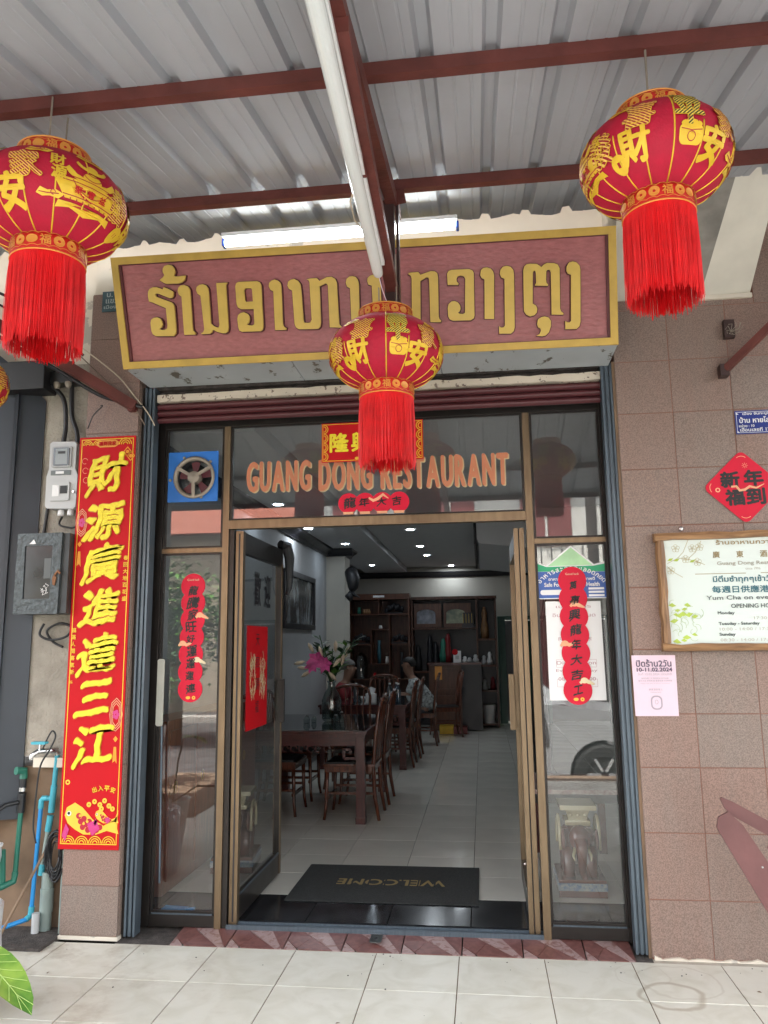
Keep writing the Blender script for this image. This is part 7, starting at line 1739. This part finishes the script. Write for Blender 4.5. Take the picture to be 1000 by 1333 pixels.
def shrub(t, c, h, r, n, seed, mats_, ls=.09):
    rnd = random.Random(seed)
    for g_ in range(8):
        b = B(); a0 = g_ * .785 + rnd.uniform(-.3, .3); top = Vector((c[0] + r * .6 * math.cos(a0), c[1] + r * .6 * math.sin(a0), c[2] + h * rnd.uniform(.7, 1)))
        B().tube([c, ((c[0] + top.x) / 2, (c[1] + top.y) / 2, c[2] + h * .5), top[:]], [.02, .012, .006], 6).build('branch', m_oldtile, t)
        for k in range(n // 8):
            q = top + Vector((rnd.gauss(0, r * .3), rnd.gauss(0, r * .3), rnd.gauss(-h * .12, h * .16))); a = rnd.uniform(0, 6.28); l = ls * rnd.uniform(.6, 1.2); d = Vector((math.cos(a), math.sin(a), rnd.uniform(-.6, .5))).normalized(); s_ = d.cross(Vector((0, 0, 1))).normalized() * l * .28
            b.add([q, q + d * l * .5 + s_, q + d * l, q + d * l * .5 - s_], [(0, 1, 2, 3)])
        b.build('foliage', mats_[g_ % len(mats_)], t)
B().lathe([(0, 0), (.16, 0), (.21, .36), (.19, .36), (.18, .3), (0, .3)], (-3.75, .2, .0), 20).build('pot', m_slate, pl2); shrub(pl2, (-3.75, .2, .3), 1.0, .45, 900, 3, [m_leaf, m_leafdk], .10)
pl3 = thing('potted_plant', (1.95, 1.0, .0), 'small leafy shrub in a white pot at the right front of the porch', 'potted plant')
B().lathe([(0, 0), (.14, 0), (.18, .3), (.165, .3), (.15, .26), (0, .26)], (1.95, 1.0, .0), 20).build('pot', m_pot, pl3); shrub(pl3, (1.95, 1.0, .26), .8, .35, 200, 5, [m_leafdk, m_leaf], .09)

# ------------------------------------------------------------------ car at the kerb (seen mirrored in the glass)
SZ = -.35
car = thing('parked_car', (.1, -1.85, SZ), 'silver car parked at the kerb, mirrored in the right window', 'car')
m_carp = M('car paint silver', (.62, .64, .66), .3, .25, var=.02, coat=.8); m_carglass = M('car glass', (.02, .025, .03), .06, var=0, spec=.8); m_tyre = M('tyre', (.02, .02, .02), .8)
cx_ = lambda u: -2.3 + u; z_ = lambda h: SZ + h
side_o = [(0, .35), (.05, .75), (.15, 1.02), (.35, 1.10), (3.10, 1.10), (4.05, .98), (4.42, .80), (4.50, .45), (4.42, .25)] + [(3.62 + .38 * math.cos(a), .33 + .38 * math.sin(a)) for a in [math.pi * k / 10 for k in range(0, 11)]] + [(1.30, .24)] + [(.88 + .38 * math.cos(a), .33 + .38 * math.sin(a)) for a in [math.pi * k / 10 for k in range(0, 11)]] + [(.08, .25)]
b = B(); b.prism([(cx_(u), z_(h)) for u, h in side_o], -2.70, -.92)
b.build('body', m_carp, car)
rf = [(.22, 1.10), (.40, 1.62), (.75, 1.76), (2.15, 1.78), (2.55, 1.70), (3.25, 1.10)]
b = B(); n = len(rf); vs = []
for (yy, s_) in ((-.96, 0), (-2.66, 0)):
    for (u, h) in rf: vs.append((cx_(u), yy + (.16 if yy < -2 else -.16) * max(0, (h - 1.1) / .68), z_(h)))
b.add(vs, [tuple(range(n - 1, -1, -1)), tuple(range(n, 2 * n))] + [(i, (i + 1) % n, n + (i + 1) % n, n + i) for i in range(n)]); b.build('cabin', m_carp, car)
def yat(h): return -.955 - .16 * max(0, (h - 1.1) / .68)
for poly in ([(.48, 1.16), (.62, 1.58), (1.25, 1.63), (1.30, 1.16)], [(1.38, 1.16), (1.33, 1.63), (2.02, 1.64), (2.12, 1.16)], [(2.20, 1.16), (2.12, 1.64), (2.45, 1.58), (2.98, 1.16)]):
    b = B(); b.add([(cx_(u), yat(h) + .006, z_(h)) for u, h in poly], [(0, 1, 2, 3)]); b.build('window', m_carglass, car)
b = B(); b.add([(cx_(3.20), -1.1, z_(1.125)), (cx_(2.60), -1.2, z_(1.675)), (cx_(2.60), -2.42, z_(1.675)), (cx_(3.20), -2.52, z_(1.125))], [(0, 1, 2, 3)]); b.v = [(x + .02, y, z + .012) for x, y, z in b.v]; b.build('windscreen', m_carglass, car)
for u in (.88, 3.62):
    for y in (-1.02, -2.60):
        w = B().lathe([(.20, -.11), (.30, -.11), (.33, -.08), (.33, .08), (.30, .11), (.20, .11)], (cx_(u), y, z_(.33)), 28, 'Y').build('wheel', m_tyre, car, smooth='auto')
        B().lathe([(0, .09), (.05, .10), (.19, .085), (.205, .11), (.2, .0)], (cx_(u), y, z_(.33)), 28, 'Y').build('rim', m_tyre, w, smooth='auto')
        for k in range(6):
            a = k * 1.047; B().bar((cx_(u) + .04 * math.cos(a), y + .105, z_(.33) + .04 * math.sin(a)), (cx_(u) + .195 * math.cos(a), y + .105, z_(.33) + .195 * math.sin(a)), .03, .02, (0, 1, 0)).build('spoke', m_carp, w)
for u in (1.34, 2.16): B().box(cx_(u), cx_(u) + .006, -.9195, -.917, z_(.35), z_(1.08)).build('door_gap', m_black, car)
for u in (1.20, 2.0): B().box(cx_(u), cx_(u) + .14, -.919, -.895, z_(.92), z_(.945), .003).build('door_handle', m_carp, car)
for y in (-1.0, -2.45): B().box(cx_(4.30), cx_(4.47), y - .15, y + .08, z_(.68), z_(.80), .01).build('headlight', m_white, car)
B().box(cx_(2.75), cx_(2.95), -.90, -.74, z_(1.12), z_(1.26), .02).build('mirror', m_carp, car)

# ------------------------------------------------------------------ opposite side of the street
op = thing('opposite_shophouse', (0, -13, SZ), 'white two storey shophouse with maroon shutters across the street', 'building')
m_wh = M('white render', (.62, .61, .57), .85, var=.08, scale=1.5); m_sh = M('maroon shutters', (.20, .05, .05), .6)
B().box(-4.5, 5.5, -16, -12, SZ, 6.6).build('wall', m_wh, op); B().box(-4.6, 5.6, -12, -10.9, 3.0, 3.18).build('balcony', m_wh, op); B().box(-4.9, 5.9, -16.2, -11.4, 6.6, 6.85).build('roof', m_oldtile, op)
for k in range(4):
    x = -3.9 + 2.5 * k
    w = B().box(x, x + 1.3, -12.0, -11.96, 3.9, 5.6).build('window', m_sh, op); B().box(x + .62, x + .68, -11.95, -11.9, 3.9, 5.6).build('frame', m_wh, w)
    B().box(x - .15, x + 1.6, -11.99, -11.95, SZ + .1, 2.6).build('shutter_door', m_slate if k % 2 else m_sh, op)
for k in range(40): B().box(-4.5 + .25 * k, -4.47 + .25 * k, -10.95, -10.92, 3.18, 3.95).build('baluster', m_crown, op)
B().box(-4.6, 5.6, -10.97, -10.90, 3.95, 4.0).build('handrail', m_crown, op)
o2 = thing('opposite_house', (-10, -14, SZ), 'cream house with red tiled roof farther left across the street', 'building')
B().box(-13, -5.2, -17, -13, SZ, 4.6).build('wall', M('cream render', (.34, .28, .21), .85), o2)
b = B(); b.add([(-13.5, -17.5, 4.6), (-4.8, -17.5, 4.6), (-4.8, -12.5, 4.6), (-13.5, -12.5, 4.6), (-13.5, -15, 6.4), (-4.8, -15, 6.4)], [(0, 1, 5, 4), (3, 4, 5, 2), (0, 4, 3), (1, 2, 5), (0, 3, 2, 1)]); b.build('roof', M('red tiles', (.26, .08, .05), .8, var=.3, scale=20), o2)
for k in range(3): w = B().box(-12.2 + 2.4 * k, -11.1 + 2.4 * k, -12.99, -12.95, 1.0, 2.6).build('window', m_slate, o2)
o3 = thing('opposite_block', (11, -14, SZ), 'grey three storey block farther right across the street', 'building')
B().box(6.2, 15, -18, -12.5, SZ, 8.8).build('wall', M('grey render', (.42, .42, .40), .85, var=.1), o3)
for j in range(3):
    for k in range(3): B().box(7 + 2.6 * k, 8.5 + 2.6 * k, -12.49, -12.45, .9 + 2.8 * j, 2.6 + 2.8 * j).build('window', m_slate, o3)
tr = thing('street_tree', (-5.8, -6.0, SZ), 'bushy green street tree across the road on the left', 'tree')
B().tube([(-5.8, -6.0, SZ), (-5.75, -6.0, .6), (-5.9, -6.1, 1.4), (-5.8, -6.0, 2.2)], [.16, .12, .09, .04], 10).build('trunk', m_oldtile, tr, smooth=True)
rnd = random.Random(9)
for g_ in range(7):
    c = Vector((-5.8 + rnd.uniform(-1.1, 1.1), -6 + rnd.uniform(-.9, .9), 1.9 + rnd.uniform(-.5, .6))); B().tube([(-5.85, -6.05, 1.2), c[:]], [.05, .015], 6).build('limb', m_oldtile, tr)
    b = B()
    for k in range(800):
        q = c + Vector((rnd.gauss(0, .42), rnd.gauss(0, .42), rnd.gauss(0, .34))); a = rnd.uniform(0, 6.28); d = Vector((math.cos(a), math.sin(a), rnd.uniform(-.7, .5))).normalized(); s_ = d.cross(Vector((0, 0, 1))).normalized() * .04; b.add([q, q + d * .07 + s_, q + d * .14, q + d * .07 - s_], [(0, 1, 2, 3)])
    b.build('crown', m_leafdk if g_ % 2 else m_leaf, tr)
up = thing('utility_pole', (2.6, -9.8, SZ), 'grey concrete utility pole with crossarm across the street', 'utility pole')
B().tube([(2.6, -9.8, SZ), (2.6, -9.8, 8.5)], [.15, .10], 10).build('pole', m_darkconc, up); B().box(1.8, 3.4, -9.85, -9.75, 7.8, 7.9).build('crossarm', m_darkconc, up)
sw_ = B().box(-40, 40, -10.6, -10.0, SZ, SZ + .13); struct('far_pavement', sw_, M('far pavement', (.36, .34, .31), .9, var=.1))

# grit and specks blown onto the porch
rnd = random.Random(31); b = B()
for k in range(46):
    x, y = rnd.uniform(-2.1, 1.3), rnd.choice([rnd.uniform(2.9, 3.98), rnd.uniform(3.85, 3.99)]); r = rnd.uniform(.0012, .0045)
    b.ell((x, y, .001 + r * .4), r, r * rnd.uniform(.5, 1.4), r * .5, 6, 4)
o = b.build('grit', m_darkconc); tag(o, 'scattered dark specks of grit on the pale porch tiles', 'grit', kind='stuff')
for (x, y, a, lb_) in ((-.62, 3.28, .4, 'tiny dry leaf scrap on the porch tiles near the middle'), (-2.02, 3.62, 1.3, 'tiny dry leaf scrap on the porch tiles by the pillar'), (1.12, 3.72, 2.2, 'tiny dry leaf scrap on the porch tiles at the right')):
    c, s_ = math.cos(a), math.sin(a); q = B().add([(x, y, .002), (x + .012 * c, y + .012 * s_, .005), (x + .022 * c - .006 * s_, y + .022 * s_ + .006 * c, .002), (x + .008 * c - .010 * s_, y + .008 * s_ + .010 * c, .003)], [(0, 1, 2, 3)]); tag(q.build('dry_leaf', m_oldtile), lb_, 'leaf')
